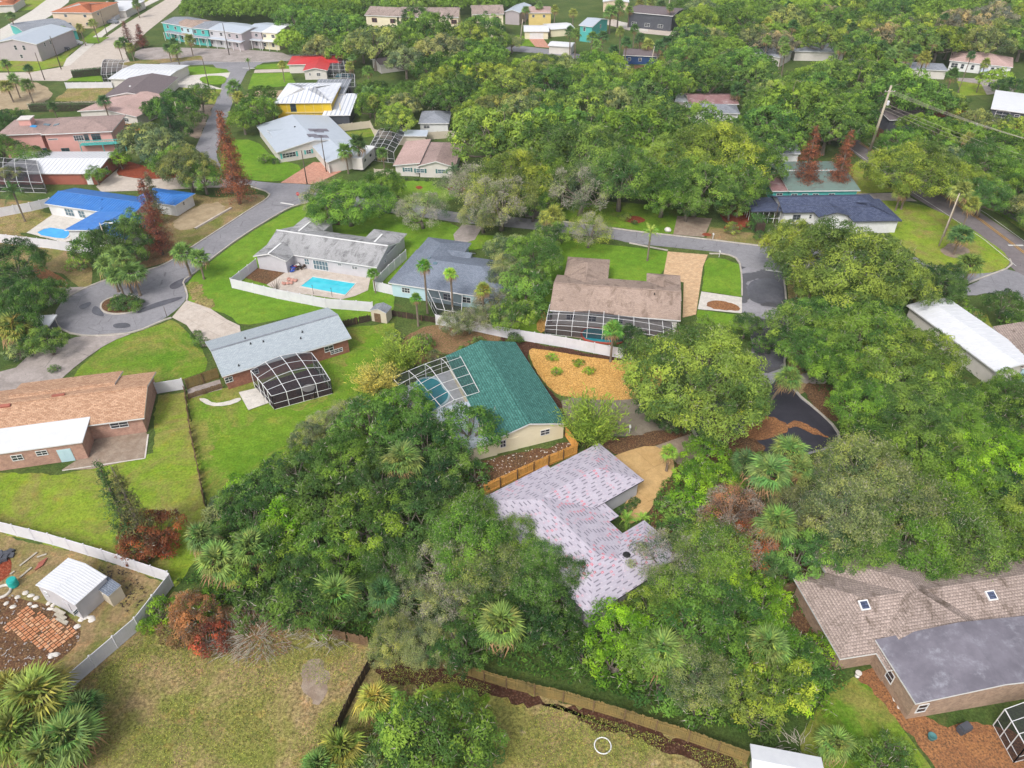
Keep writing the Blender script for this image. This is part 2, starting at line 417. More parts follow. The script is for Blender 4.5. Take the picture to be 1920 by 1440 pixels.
def underlay():
    "printed roofing underlayment: rows of a dark word bar followed by a red badge"
    n = N('printed roofing underlayment', .6, .3)
    x, y, _ = n.sep(n.uv)
    row = n.math('FLOOR', n.math('DIVIDE', y, .42)); fy = n.math('FRACT', n.math('DIVIDE', y, .42))
    hsh = n.math('FRACT', n.math('MULTIPLY', n.math('SINE', n.math('MULTIPLY', row, 12.9898)), 437.585)); u = n.math('ADD', n.math('DIVIDE', n.math('ADD', x, n.math('MULTIPLY', n.noise(.6), .5)), 1.45), hsh); fx = n.math('FRACT', u)
    def band(f, a, b, e=.03):
        return n.math('MULTIPLY', n.ramp(f, a, a+e), n.ramp(f, b, b+e, 1, 0))
    base = n.mix(n.ramp(n.noise(.8, detail=4), .3, .7), (.395, .365, .42), (.35, .32, .375))
    lap = band(n.math('FRACT', n.math('DIVIDE', y, 1.04)), .0, .03)
    base = n.mix(n.math('MULTIPLY', lap, .6), base, (.35, .3, .36))
    small = n.math('MULTIPLY', band(fx, .72, .95), band(fy, .35, .55)); base = n.mix(n.math('MULTIPLY', small, .4), base, (.45, .42, .5))
    dark = n.math('MULTIPLY', band(fx, .02, .42), band(fy, .34, .66))
    jag = n.ramp(n.noise(14, n.uv, detail=2), .4, .5)
    base = n.mix(n.math('MULTIPLY', n.math('MULTIPLY', dark, .8), n.ramp(jag, 0, 1, .6, 1)), base, (.10, .09, .12))
    red = n.math('MULTIPLY', band(fx, .46, .68), band(fy, .22, .76))
    inner = n.math('MULTIPLY', band(fx, .50, .62), band(fy, .4, .58))
    base = n.mix(n.math('MULTIPLY', red, n.ramp(n.noise(.25), .48, .6, .0, .95)), base, (.48, .11, .15))
    base = n.mix(n.math('MULTIPLY', inner, .8), base, (.5, .42, .46))
    return n.done(base)
M['underlay'] = underlay()
def barkm(name, a, b):
    n = N(name, .95, .1); c = n.mix(n.ramp(n.noise(2.5, n.mapping(n.pos, (1, 1, .4)), detail=5, rough=.75), .3, .7), a, b)
    n.bump(n.noise(9, detail=3), .5, .05); return n.done(c)
M['bark'] = barkm('grey brown bark', (.13, .105, .085), (.22, .19, .16))
M['palmbark'] = barkm('palm trunk bark', (.22, .18, .14), (.13, .10, .08))
M['twig'] = barkm('bare grey twigs', (.30, .27, .22), (.40, .37, .31))
M['pole'] = barkm('weathered pole timber', (.34, .29, .23), (.42, .37, .30))
M['darkpole'] = barkm('dark pole timber', (.07, .055, .045), (.11, .09, .075))
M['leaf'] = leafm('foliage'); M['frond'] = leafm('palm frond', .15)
M['deadfrond'] = flatm('dead palm frond', (.42, .26, .13), (.30, .18, .09), sc=3)
LAND = []   # (x, y, phrase) places that labels may name
# ================================================================ the ground
_lk = {}
def up(pts):
    a = sum(pts[i][0]*pts[(i+1) % len(pts)][1]-pts[(i+1) % len(pts)][0]*pts[i][1] for i in range(len(pts)))
    return pts if a > 0 else pts[::-1]
def ragged(pts, amp):
    "natural outline: wavy at several scales"
    out = []; rg = random.Random(len(pts)*31+int(pts[0][0]*7))
    ph = [rg.uniform(0, 6.28) for _ in range(8)]; s = 0
    for i in range(len(pts)):
        a, b = Vector(pts[i]), Vector(pts[(i+1) % len(pts)]); L = (b-a).length
        if L < 1e-3: continue
        n = max(1, int(L/max(.45, L/60))); d = (b-a)/L; nn = Vector((-d.y, d.x))
        for k in range(n):
            t = L*k/n; q = a+d*t; x, y = q
            w_ = math.sin(x*.55+ph[0])*math.sin(y*.6+ph[1])+.5*math.sin(x*1.5+y+ph[2])+.3*math.sin(x*3.3-y*2.7+ph[3])+rg.uniform(-.35, .35)
            q = q+nn*w_*amp*.6; out.append((q.x, q.y))
    return out
def patch(name, m, px, layer, sm=0, label=None):
    pts = [tuple(G(*p))[:2] for p in px]
    if sm: pts = smoothp(pts, sm)
    if name.split('_')[0] in ('leaf', 'dirt', 'mulch', 'lawn', 'field', 'vacant', 'sandy', 'garden', 'verge', 'bare', 'corner', 'back', 'front', 'side', 'planting'):
        amp = {'lawn': 1.3, 'dirt': 1.0, 'leaf': .5, 'vacant': .6, 'sandy': .5, 'field': .5, 'back': .35, 'garden': .4}.get(name.split('_')[0], .16)
        if m in ('lawn2', 'goldmulch'): amp = min(amp, .14)
        pts = ragged(pts, amp)
    pts = up(pts); _lk[layer] = _lk.get(layer, 0)+1; z = .012*layer+.0004*(_lk[layer] % 30)
    o = mk(name, [(p[0], p[1], z) for p in pts], [tuple(range(len(pts)))], M[m] if isinstance(m, str) else m)
    return tag(o, label, kind='structure')
def kerb(px, closed=False, w=.32, h=.17, m='kerb', sm=0, name='kerb'):
    pts = [Vector(G(*p)) for p in px]
    for _ in range(sm):
        q = []
        for i in range(len(pts)-(0 if closed else 1)):
            a, b = pts[i], pts[(i+1) % len(pts)]; q += [a*.75+b*.25, a*.25+b*.75]
        if not closed: q = [pts[0]]+q+[pts[-1]]
        pts = q
    n = len(pts); vs = []; fs = []
    for i, p in enumerate(pts):
        a = pts[i-1] if (i or closed) else p; b = pts[(i+1) % n] if (i < n-1 or closed) else p
        d = (b-a); d.z = 0; d.normalize(); s = Vector((-d.y, d.x, 0))*w/2
        for q, z in ((p-s, 0), (p-s*.8, h), (p+s*.8, h), (p+s, 0)): vs.append((q.x, q.y, z))
    for i in range(n if closed else n-1):
        a, b = i*4, ((i+1) % n)*4
        for k in range(3): fs.append((a+k, b+k, b+k+1, a+k+1))
    return tag(mk(name, vs, fs, M[m]), kind='structure')
def slabs(name, m, px, layer, A, B, su, sv, h=.07, gap=.03, sm=0, piece='concrete_slab'):
    "a drive cast in slabs: every slab is a raised piece with an open joint round it"
    pts = [tuple(G(*p))[:2] for p in px]
    if sm: pts = smoothp(pts, sm)
    pts = up(pts); a, b = G(*A), G(*B); d = (b-a).normalized(); e = (d.x, d.y); f = (-d.y, d.x)
    base = patch(name, 'brownmulch', px, layer, sm)
    us = [p[0]*e[0]+p[1]*e[1] for p in pts]; vs = [p[0]*f[0]+p[1]*f[1] for p in pts]
    u = min(us)
    while u < max(us):
        q1 = clip(clip(pts, e[0], e[1], u+su-gap/2), -e[0], -e[1], -(u+gap/2))
        v = min(vs)
        while q1 and v < max(vs):
            q = clip(clip(q1, f[0], f[1], v+sv-gap/2), -f[0], -f[1], -(v+gap/2))
            if len(q) >= 3:
                q = up(q); k = len(q); z0 = .012*layer+.012; z1 = z0+h+RND.uniform(-.006, .006)
                mk(piece, [(p[0], p[1], z1) for p in q]+[(p[0], p[1], z0) for p in q],
                   [tuple(range(k))]+[(i, i+k, (i+1) % k+k, (i+1) % k) for i in range(k)], M[m], base)
            v += sv
        u += su
    return base
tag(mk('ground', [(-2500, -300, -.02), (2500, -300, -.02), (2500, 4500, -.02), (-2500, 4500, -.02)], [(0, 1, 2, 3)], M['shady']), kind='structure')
# --- roads
patch('street', 'asphalt', [(432, 120), (383, 240), (360, 292), (420, 330), (470, 347), (508, 362), (500, 374), (470, 392), (420, 425), (362, 462), (325, 488),
      (288, 505), (240, 512), (170, 535), (120, 560), (100, 590), (110, 615), (140, 628), (200, 630), (255, 622), (305, 600), (335, 578), (350, 560), (348, 545), (341, 527), (362, 515), (389, 491), (450, 445),
      (520, 402), (555, 384), (600, 376), (640, 384), (720, 397), (800, 408), (860, 418), (1000, 430), (1060, 438), (1150, 448), (1180, 456), (1300, 468), (1360, 474), (1385, 486), (1390, 520), (1390, 600), (1412, 640), (1405, 680), (1400, 730),
      (1330, 742), (1298, 768), (1296, 800), (1310, 830), (1360, 860), (1460, 862), (1530, 850), (1576, 832), (1570, 805), (1530, 768), (1490, 735), (1468, 690), (1478, 640), (1474, 560), (1470, 520), (1466, 510), (1500, 506), (1600, 515), (1700, 530), (1780, 545),
      (1850, 520), (1870, 500), (1600, 470), (1430, 462), (1415, 461), (1300, 447), (1200, 436), (1080, 420), (1000, 410), (900, 403), (850, 398), (760, 380), (700, 372), (640, 355), (575, 345), (500, 343),
      (440, 333), (412, 310), (405, 290), (410, 270), (440, 180), (470, 120), (560, 112), (640, 108), (640, 100), (500, 104), (300, 112), (300, 124)], 2, 1)
patch('street', 'asphalt2', [(1588, 276), (1640, 318), (1700, 362), (1760, 398), (1840, 450), (1900, 505), (1990, 585), (2040, 560), (1960, 480), (1840, 400), (1760, 350), (1690, 310), (1625, 275), (1600, 255), (1500, 215), (1440, 190), (1430, 200), (1520, 240)], 3)
patch('side_street', 'asphalt', [(1785, 548), (1830, 530), (1850, 515), (1893, 500), (1960, 545), (1990, 620), (1910, 560), (1860, 548), (1820, 556)], 4, 1)
patch('street', 'concrete', [(330, -12), (235, 45), (160, 95), (120, 125), (60, 135), (-60, 138), (-60, 150), (120, 152), (250, 128), (235, 100), (275, 60), (325, 20), (360, -12)], 2)
patch('street', 'oldconcrete', [(250, 112), (300, 112), (470, 118), (560, 112), (520, 95), (300, 88), (255, 92)], 3, 1)
patch('street', 'asphalt', [(940, 95), (1010, 100), (1060, 106), (1190, 132), (1290, 144), (1440, 152), (1440, 144), (1290, 134), (1180, 122), (1060, 96), (960, 84)], 2)
patch('driveway', 'asphalt', [(1275, 143), (1330, 150), (1320, 172), (1290, 168)], 3)
patch('street', 'concrete', [(1120, 42), (1200, 62), (1300, 72), (1300, 62), (1200, 52), (1150, 36)], 2)
patch('sidewalk', 'whiteconc', [(300, -10), (260, 8), (190, 55), (125, 110), (118, 125), (132, 122), (200, 62), (270, 14), (320, -10)], 4)
patch('verge', 'yard', [(288, -10), (252, 8), (180, 55), (110, 108), (118, 112), (190, 58), (262, 10), (300, -10)], 5)
patch('driveway', 'whiteconc', [(0, 88), (40, 62), (95, 30), (128, 5), (135, -10), (100, -10), (60, 20), (0, 55)], 4)
# wet and dark parts of the roads
patch('wet_patch', 'wetasphalt', [(1390, 500), (1468, 512), (1474, 560), (1478, 640), (1468, 690), (1440, 700), (1402, 700), (1412, 640), (1392, 600)], 5)
patch('wet_patch', 'puddle', [(1402, 528), (1440, 520), (1465, 530), (1470, 560), (1462, 572), (1440, 566), (1425, 572), (1400, 560)], 6, 2)
patch('wet_patch', 'puddle', [(1452, 600), (1470, 595), (1476, 640), (1468, 690), (1436, 690), (1448, 660)], 6, 2)
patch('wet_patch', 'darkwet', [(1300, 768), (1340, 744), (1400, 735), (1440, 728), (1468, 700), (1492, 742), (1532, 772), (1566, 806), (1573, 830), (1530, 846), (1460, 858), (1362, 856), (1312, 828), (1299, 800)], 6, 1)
for q in ([(365, 515), (335, 525), (315, 537), (325, 545), (345, 535)], [(145, 575), (170, 565), (172, 572), (155, 582)], [(170, 585), (180, 570), (200, 595), (180, 592)], [(262, 580), (300, 565), (345, 555), (340, 562), (290, 578), (255, 590)],
          [(210, 608), (240, 605), (248, 614), (215, 617)]):
    patch('wet_patch', 'puddle', q, 6, 2)
patch('leaf_drift', 'rust', [(1395, 812), (1400, 790), (1440, 778), (1470, 788), (1482, 800), (1478, 815), (1440, 824), (1400, 830)], 8, 2)
patch('leaf_drift', 'rust', [(1470, 795), (1495, 789), (1520, 801), (1556, 820), (1553, 823), (1518, 810), (1495, 798), (1474, 804)], 8, 1)
patch('leaf_drift', 'litter', [(1320, 800), (1360, 800), (1430, 830), (1440, 850), (1400, 860), (1330, 850)], 8, 2)
# painted lines
def line(a, b, w=.14, m='paintw', layer=9, name='road_marking'):
    A, B = G(*a), G(*b); d = (B-A).normalized(); s = Vector((-d.y, d.x, 0))*w/2; z = .012*layer+.0125
    tag(mk(name, [(v.x, v.y, z) for v in (A-s, B-s, B+s, A+s)], [(0, 1, 2, 3)], M[m]), kind='structure')
line((526, 381), (551, 385), .5); line((1435, 507), (1466, 511), .5); line((455, 128), (478, 129), .5); line((300, 121), (560, 114), .15)
for o_ in (-.18, .12):
    pl = [(1612, 268), (1690, 318), (1760, 362), (1840, 414), (1925, 478), (1990, 530)]
    for a, b in zip(pl, pl[1:]): line((a[0]+o_*14, a[1]), (b[0]+o_*14, b[1]), .13, 'painty')
for pl in ([(1590, 276), (1640, 312), (1705, 358), (1765, 396), (1845, 450), (1905, 500)], [(1628, 270), (1695, 310), (1765, 350), (1850, 402), (1960, 482)]):
    for a, b in zip(pl, pl[1:]): line(a, b, .12)
line((1890, 461), (1918, 461), .5)
# --- lawns, yards, beds (near to far)
patch('front_lawn', 'lawn2', [(349, 528), (395, 490), (455, 446), (522, 405), (557, 387), (600, 379), (640, 387), (720, 400), (800, 411), (858, 420), (870, 445), (815, 460), (790, 490), (760, 520), (738, 552), (738, 590), (700, 590), (650, 612), (560, 590), (520, 600), (450, 612), (430, 590), (395, 580), (352, 566), (356, 548)], 1, 1)
patch('lawn_strip', 'dry', [(352, 530), (372, 528), (405, 560), (392, 578), (352, 566), (357, 548)], 4, 2)
patch('back_lawn', 'yard', [(352, 728), (420, 728), (560, 690), (650, 615), (740, 605), (748, 640), (720, 700), (690, 780), (620, 830), (520, 880), (440, 930), (388, 945), (360, 820)], 1)
patch('lawn_strip', 'lawn', [(420, 800), (560, 770), (640, 740), (650, 650), (730, 620), (700, 720), (560, 800), (440, 905), (400, 890)], 2, 2)
patch('front_lawn', 'yard', [(130, 705), (205, 640), (262, 622), (310, 604), (322, 598), (350, 620), (375, 645), (395, 690), (345, 712), (300, 720), (240, 708), (150, 722)], 1, 1)
patch('back_lawn', 'yellow', [(-60, 885), (110, 890), (285, 850), (296, 740), (348, 735), (362, 800), (388, 950), (380, 1040), (330, 1100), (200, 1050), (-60, 985)], 1)
0 and patch('lawn_strip', 'rough', [(120, 900), (200, 890), (360, 830), (380, 950), (370, 1060), (330, 1095), (250, 1040), (240, 960), (150, 960)], 2, 2)
patch('garden_yard', 'rough', [(-60, 985), (200, 1052), (325, 1095), (262, 1175), (130, 1290), (-60, 1380)], 1)
patch('mulch_bed', 'litter', [(-60, 1110), (60, 1125), (110, 1140), (165, 1190), (100, 1250), (60, 1280), (-60, 1330)], 2, 2)
patch('mulch_bed', 'redmulch', [(-60, 1030), (10, 1040), (25, 1060), (10, 1090), (-60, 1110)], 3, 2)
patch('field', 'dry', [(150, 1500), (100, 1440), (130, 1290), (262, 1182), (325, 1110), (480, 1150), (700, 1212), (690, 1300), (635, 1375), (600, 1500)], 1)
patch('dirt_patch', 'needles', [(360, 1160), (480, 1140), (560, 1190), (530, 1230), (470, 1240), (390, 1240)], 2, 2)
patch('dirt_patch', 'graveltan', [(585, 1230), (610, 1255), (605, 1300), (590, 1320), (580, 1280)], 2, 2)
patch('back_yard', 'dry', [(600, 1500), (640, 1380), (705, 1235), (830, 1250), (1000, 1300), (1170, 1352), (1395, 1420), (1420, 1500)], 1)
patch('lawn_strip', 'yard', [(840, 1270), (920, 1290), (940, 1340), (880, 1400), (820, 1340), (780, 1290)], 2, 2)
patch('dirt_patch', 'brownmulch', [(715, 1228), (780, 1230), (850, 1250), (960, 1288), (1170, 1350), (1400, 1420), (1400, 1460), (1300, 1420), (1130, 1370), (960, 1310), (850, 1280), (740, 1290), (700, 1260)], 2, 1)
patch('front_yard', 'yard', [(1520, 1500), (1500, 1380), (1560, 1290), (1600, 1270), (1650, 1290), (1690, 1360), (1730, 1420), (1790, 1500)], 1)
patch('leaf_bed', 'rust', [(1590, 1265), (1660, 1240), (1745, 1360), (1860, 1350), (1990, 1440), (1990, 1500), (1800, 1500), (1740, 1425), (1700, 1370), (1650, 1300)], 2, 1)
patch('leaf_bed', 'litter', [(1450, 1090), (1500, 1080), (1590, 1250), (1540, 1260), (1480, 1180)], 2, 1)
patch('leaf_bed', 'litter', [(870, 870), (940, 855), (1065, 830), (1085, 845), (905, 930), (860, 940), (850, 890)], 2)
patch('leaf_bed', 'needles', [(745, 640), (800, 612), (850, 608), (945, 632), (930, 640), (840, 662), (775, 690), (755, 670)], 2, 1)
patch('leaf_bed', 'brownmulch', [(940, 632), (1180, 675), (1175, 690), (1100, 680), (995, 655), (990, 680), (1080, 790), (1070, 800), (960, 660)], 3)
patch('mulch_garden', 'goldmulch', [(990, 660), (1000, 652), (1090, 668), (1170, 678), (1250, 690), (1230, 740), (1190, 748), (1140, 752), (1060, 745), (1035, 735), (1000, 690)], 4, 1)
patch('gravel_yard', 'gravel', [(1050, 740), (1190, 745), (1260, 750), (1290, 790), (1260, 812), (1180, 820), (1100, 815), (1060, 790)], 3, 1)
patch('leaf_bed', 'litter', [(1090, 815), (1180, 822), (1290, 795), (1312, 815), (1240, 835), (1165, 855), (1120, 830)], 4)
patch('footpath', 'graveltan', [(1225, 838), (1290, 815), (1320, 832), (1300, 880), (1270, 870), (1250, 850)], 4)
patch('leaf_bed', 'litter', [(1200, 960), (1300, 840), (1460, 860), (1560, 1060), (1500, 1100), (1300, 1050), (1240, 1010)], 1, 1)
slabs('driveway', 'tanconc', [(1128, 868), (1165, 850), (1222, 834), (1250, 850), (1268, 875), (1252, 905), (1228, 935), (1222, 955), (1200, 975), (1178, 985), (1160, 970), (1180, 930), (1200, 905)], 5, (1180, 850), (1235, 900), 4.2, 4.4, sm=1)
slabs('driveway', 'concrete', [(323, 596), (350, 564), (395, 580), (425, 600), (450, 612), (455, 650), (380, 650), (350, 610)], 5, (345, 590), (420, 630), 5.5, 3.2, sm=0)
slabs('patio', 'whiteconc', [(448, 737), (486, 728), (505, 756), (466, 770)], 6, (448, 737), (486, 728), 3, 3)
patch('footpath', 'whiteconc', [(370, 748), (386, 747), (400, 757), (425, 754), (450, 745), (453, 752), (425, 762), (392, 762)], 6, 1)
patch('side_yard', 'oldconcrete', [(352, 730), (412, 712), (416, 730), (356, 747)], 3)
patch('driveway', 'oldconcrete', [(-60, 690), (20, 700), (60, 660), (120, 640), (150, 630), (258, 622), (205, 642), (150, 680), (105, 720), (0, 740), (-60, 760)], 5, 1)
patch('patio', 'graveltan', [(172, 880), (272, 858), (277, 815), (262, 800), (180, 822), (165, 850), (115, 882)], 4)
line((117, 883), (272, 860), .18, 'whiteconc', 5, 'patio_edging'); line((272, 860), (278, 815), .18, 'whiteconc', 5, 'patio_edging')
patch('side_yard', 'rough', [(0, 430), (110, 380), (-60, 370), (-60, 500), (100, 500), (175, 560), (170, 475)], 1, 1)
patch('side_yard', 'rust', [(60, 490), (120, 520), (135, 545), (100, 545), (65, 520)], 3, 2)
patch('side_yard', 'needles', [(245, 470), (320, 440), (332, 480), (318, 490), (265, 505), (245, 500)], 3, 1)
patch('driveway', 'oldconcrete', [(95, 540), (165, 538), (120, 560), (90, 575)], 3)
patch('back_lawn', 'dry', [(-60, 410), (60, 392), (100, 402), (55, 437), (-60, 430)], 3)
patch('sandy_drive', 'sand', [(322, 410), (400, 375), (432, 392), (370, 430), (330, 432)], 3, 1)
patch('verge', 'rough', [(310, 470), (325, 488), (362, 462), (420, 425), (470, 392), (498, 375), (495, 364), (460, 366), (400, 372), (380, 365), (330, 365), (290, 400), (270, 440)], 2, 1)
patch('driveway', 'concrete', [(180, 350), (230, 310), (222, 330), (335, 333), (420, 330), (470, 347), (430, 352), (400, 352), (290, 357), (190, 360)], 4)
patch('mulch_bed', 'redmulch', [(218, 322), (235, 300), (270, 312), (340, 325), (330, 336), (270, 336), (222, 330)], 5, 1)
patch('back_lawn', 'yellow', [(-60, 90), (0, 108), (130, 105), (120, 122), (60, 135), (-60, 130)], 1)
patch('front_lawn', 'lawn2', [(415, 302), (412, 320), (445, 332), (500, 342), (540, 338), (575, 314), (510, 295), (480, 262), (420, 262)], 3, 1)
patch('driveway', 'paver', [(526, 343), (588, 304), (636, 306), (640, 322), (590, 346)], 4)
patch('front_lawn', 'lawn2', [(464, 168), (474, 138), (545, 136), (556, 160)], 3); patch('front_lawn', 'lawn2', [(478, 130), (482, 122), (548, 118), (550, 130)], 3)
patch('driveway', 'concrete', [(476, 137), (478, 131), (550, 129), (550, 135)], 3); patch('sandy_yard', 'sand', [(457, 200), (462, 172), (560, 168), (530, 205), (500, 215)], 3)
patch('front_lawn', 'lawn2', [(325, 128), (380, 124), (425, 130), (432, 137), (345, 142), (328, 146)], 4)
patch('driveway', 'whiteconc', [(320, 160), (350, 142), (432, 136), (428, 146), (385, 146), (378, 155), (420, 168), (360, 166), (320, 162)], 5)
patch('front_lawn', 'lawn2', [(370, 147), (395, 141), (428, 144), (420, 160), (385, 158)], 6, 2); patch('front_lawn', 'yellow', [(340, 162), (416, 168), (402, 196), (360, 190)], 4)
patch('sandy_yard', 'graveltan', [(355, 196), (402, 197), (372, 262), (340, 250), (330, 220)], 4); patch('back_lawn', 'lawn2', [(125, 152), (140, 142), (192, 143), (195, 153)], 3)
patch('vacant_lot', 'dry', [(100, 190), (130, 165), (210, 165), (205, 185), (180, 192)], 3); patch('vacant_lot', 'rough', [(220, 118), (375, 105), (380, 112), (240, 124)], 4)
patch('sandy_yard', 'sand', [(-60, 150), (60, 150), (100, 170), (90, 190), (40, 210), (-60, 215)], 2, 1)
patch('back_lawn', 'yellow', [(60, -5), (110, -5), (60, 18), (0, 25)], 2); patch('back_lawn', 'lawn', [(165, 70), (205, 70), (185, 82), (160, 82)], 5)
patch('front_lawn', 'lawn2', [(745, 338), (862, 342), (858, 372), (830, 380), (760, 378), (738, 360)], 3, 1)
patch('back_lawn', 'yard', [(628, 250), (700, 242), (705, 256), (640, 262)], 3)
patch('front_lawn', 'lawn', [(1040, 372), (1180, 380), (1300, 395), (1330, 410), (1320, 445), (1200, 433), (1080, 416), (1050, 405)], 1)
patch('driveway', 'graveltan', [(1270, 405), (1335, 410), (1320, 445), (1262, 440)], 4); patch('driveway', 'oldconcrete', [(980, 380), (1025, 375), (1035, 410), (985, 408)], 4)
patch('front_lawn', 'rough', [(1330, 425), (1430, 440), (1500, 440), (1560, 455), (1440, 462), (1325, 447)], 1)
patch('leaf_bed', 'redmulch', [(1350, 400), (1390, 390), (1440, 405), (1430, 430), (1390, 425), (1360, 420)], 2, 1)
for c in ((868, 355), (786, 352), (845, 354)): patch('tree_ring', 'redmulch', [(c[0]-9, c[1]), (c[0], c[1]-4), (c[0]+9, c[1]), (c[0], c[1]+4)], 6, 2)
for c, r in (((1190, 412), 26), ((1375, 427), 24), ((1325, 440), 12)): patch('tree_ring', 'redmulch', [(c[0]-r, c[1]), (c[0], c[1]-r*.35), (c[0]+r, c[1]+2), (c[0], c[1]+r*.35)], 6, 2)
patch('tree_ring', 'brownmulch', [(600, 410), (640, 402), (662, 410), (640, 424), (605, 420)], 6, 2)
patch('front_lawn', 'lawn2', [(938, 600), (960, 540), (985, 500), (1040, 470), (1060, 450), (1150, 460), (1252, 472), (1250, 500), (1225, 530), (1130, 525), (1060, 520), (1030, 570), (1010, 640), (960, 640)], 3)
patch('driveway', 'tanpaver', [(1252, 472), (1327, 478), (1318, 500), (1305, 590), (1280, 596), (1282, 530), (1243, 520)], 4)
patch('front_lawn', 'lawn2', [(1322, 492), (1330, 484), (1360, 486), (1386, 496), (1390, 520), (1391, 557), (1316, 546)], 4)
patch('driveway', 'whiteconc', [(1315, 547), (1391, 558), (1391, 588), (1308, 580)], 4); patch('leaf_drift', 'rust', [(1318, 565), (1345, 563), (1385, 575), (1380, 584), (1330, 580)], 5, 2)
patch('front_lawn', 'lawn2', [(1308, 582), (1380, 590), (1400, 620), (1306, 606)], 4)
patch('front_lawn', 'lawn', [(1000, 412), (1010, 400), (1040, 405), (1055, 440), (1000, 455), (935, 460), (880, 470), (870, 440), (1000, 445)], 1)
patch('driveway', 'oldconcrete', [(850, 440), (868, 420), (905, 425), (890, 450), (855, 462)], 4)
patch('corner_lawn', 'yellow', [(1600, 365), (1640, 376), (1715, 378), (1790, 410), (1850, 448), (1895, 485), (1890, 502), (1850, 514), (1790, 512), (1740, 500), (1690, 460), (1660, 430)], 5, 1)
patch('side_lawn', 'yellow', [(1588, 318), (1610, 302), (1640, 330), (1680, 360), (1590, 364)], 4); patch('driveway', 'oldconcrete', [(1585, 364), (1690, 362), (1720, 378), (1640, 376)], 6)
patch('leaf_bed', 'graveltan', [(1760, 468), (1790, 455), (1822, 470), (1800, 488), (1770, 480)], 7, 2)
patch('side_lawn', 'dry', [(1476, 520), (1560, 520), (1600, 540), (1540, 570), (1478, 570)], 3); patch('side_lawn', 'rough', [(1480, 645), (1520, 640), (1540, 720), (1500, 740), (1475, 690)], 3)
patch('driveway', 'oldconcrete', [(1478, 618), (1560, 612), (1560, 640), (1480, 645)], 4); patch('driveway', 'oldconcrete', [(1495, 700), (1540, 700), (1555, 722), (1505, 722)], 4, 1)
patch('leaf_bed', 'litter', [(1500, 722), (1570, 715), (1600, 790), (1560, 790), (1520, 760)], 4, 1)
patch('side_lawn', 'yellow', [(1700, 545), (1780, 560), (1850, 590), (1900, 700), (1870, 700), (1820, 590), (1720, 580)], 2)
patch('verge', 'yard', [(1640, 270), (1760, 340), (1870, 400), (1990, 480), (1990, 430), (1870, 370), (1760, 310)], 2); patch('footpath', 'asphalt2', [(1740, 310), (1850, 372), (1960, 436), (1960, 446), (1840, 378), (1730, 318)], 4)
patch('front_lawn', 'yellow', [(1795, 150), (1848, 160), (1856, 178), (1800, 180)], 3); patch('driveway', 'oldconcrete', [(1795, 146), (1900, 150), (1900, 172), (1850, 178), (1840, 158), (1795, 152)], 4)
patch('front_lawn', 'yellow', [(1190, 120), (1260, 100), (1330, 118), (1330, 138), (1260, 132), (1180, 118)], 3); patch('driveway', 'whiteconc', [(1160, 40), (1215, 50), (1215, 60), (1160, 50)], 3)
patch('front_lawn', 'lawn', [(940, 62), (1000, 70), (1020, 88), (960, 86)], 3); patch('driveway', 'paver', [(990, 72), (1018, 72), (1032, 90), (1004, 88)], 4); patch('clearing', 'yellow', [(1340, 22), (1370, 22), (1365, 40), (1340, 42)], 3)
patch('leaf_bed', 'rust', [(1230, 200), (1300, 203), (1290, 240), (1240, 235)], 3)
patch('back_yard', 'redmulch', [(1790, 210), (1900, 240), (1990, 250), (1990, 300), (1850, 270)], 2)
patch('bare_ground', 'litter', [(1180, 122), (1230, 124), (1228, 136), (1180, 132)], 4)
patch('vacant_lot', 'shady', [(1700, 60), (1800, 50), (1820, 80), (1720, 90)], 2)
patch('roadside_parking', 'brownmulch', [(1595, 215), (1700, 230), (1680, 262), (1600, 250)], 2)
# kerbs
kerb([(100, 590), (108, 614), (140, 629), (200, 631), (256, 623), (306, 601), (322, 596)], sm=1)
kerb([(350, 564), (352, 556), (349, 543), (342, 527), (362, 515), (389, 491), (450, 445), (520, 402), (555, 384), (600, 376)], sm=1)
kerb([(120, 561), (170, 535), (240, 512), (288, 505), (325, 488), (362, 462), (420, 425), (470, 392), (500, 374), (508, 362), (470, 350)], sm=1)
kerb([(1180, 456), (1252, 470)]); kerb([(1330, 476), (1362, 476), (1386, 487), (1391, 520), (1391, 556)], sm=1); kerb([(1391, 590), (1402, 620)])
kerb([(1432, 462), (1300, 446), (1200, 435), (1080, 419), (1020, 411)]); kerb([(1640, 540), (1468, 510), (1474, 560), (1478, 640), (1468, 690), (1490, 735), (1530, 768), (1570, 805), (1576, 832)], sm=1)
kerb([(1400, 732), (1330, 742), (1298, 768), (1296, 800), (1310, 830)], sm=1, w=.5); kerb([(1893, 486), (1898, 500), (1850, 518), (1790, 540)], sm=1)
# roundabout island in the cul-de-sac
isl = [(188, 578), (192, 566), (215, 556), (245, 554), (266, 562), (268, 574), (250, 586), (220, 590), (197, 587)]
patch('island_bed', 'litter', isl, 9, 2); kerb(isl, True, sm=2)
# poured edge of the sandy drive
kerb([(366, 430), (434, 391)], w=.5, h=.3, m='concrete', name='low_kerb')
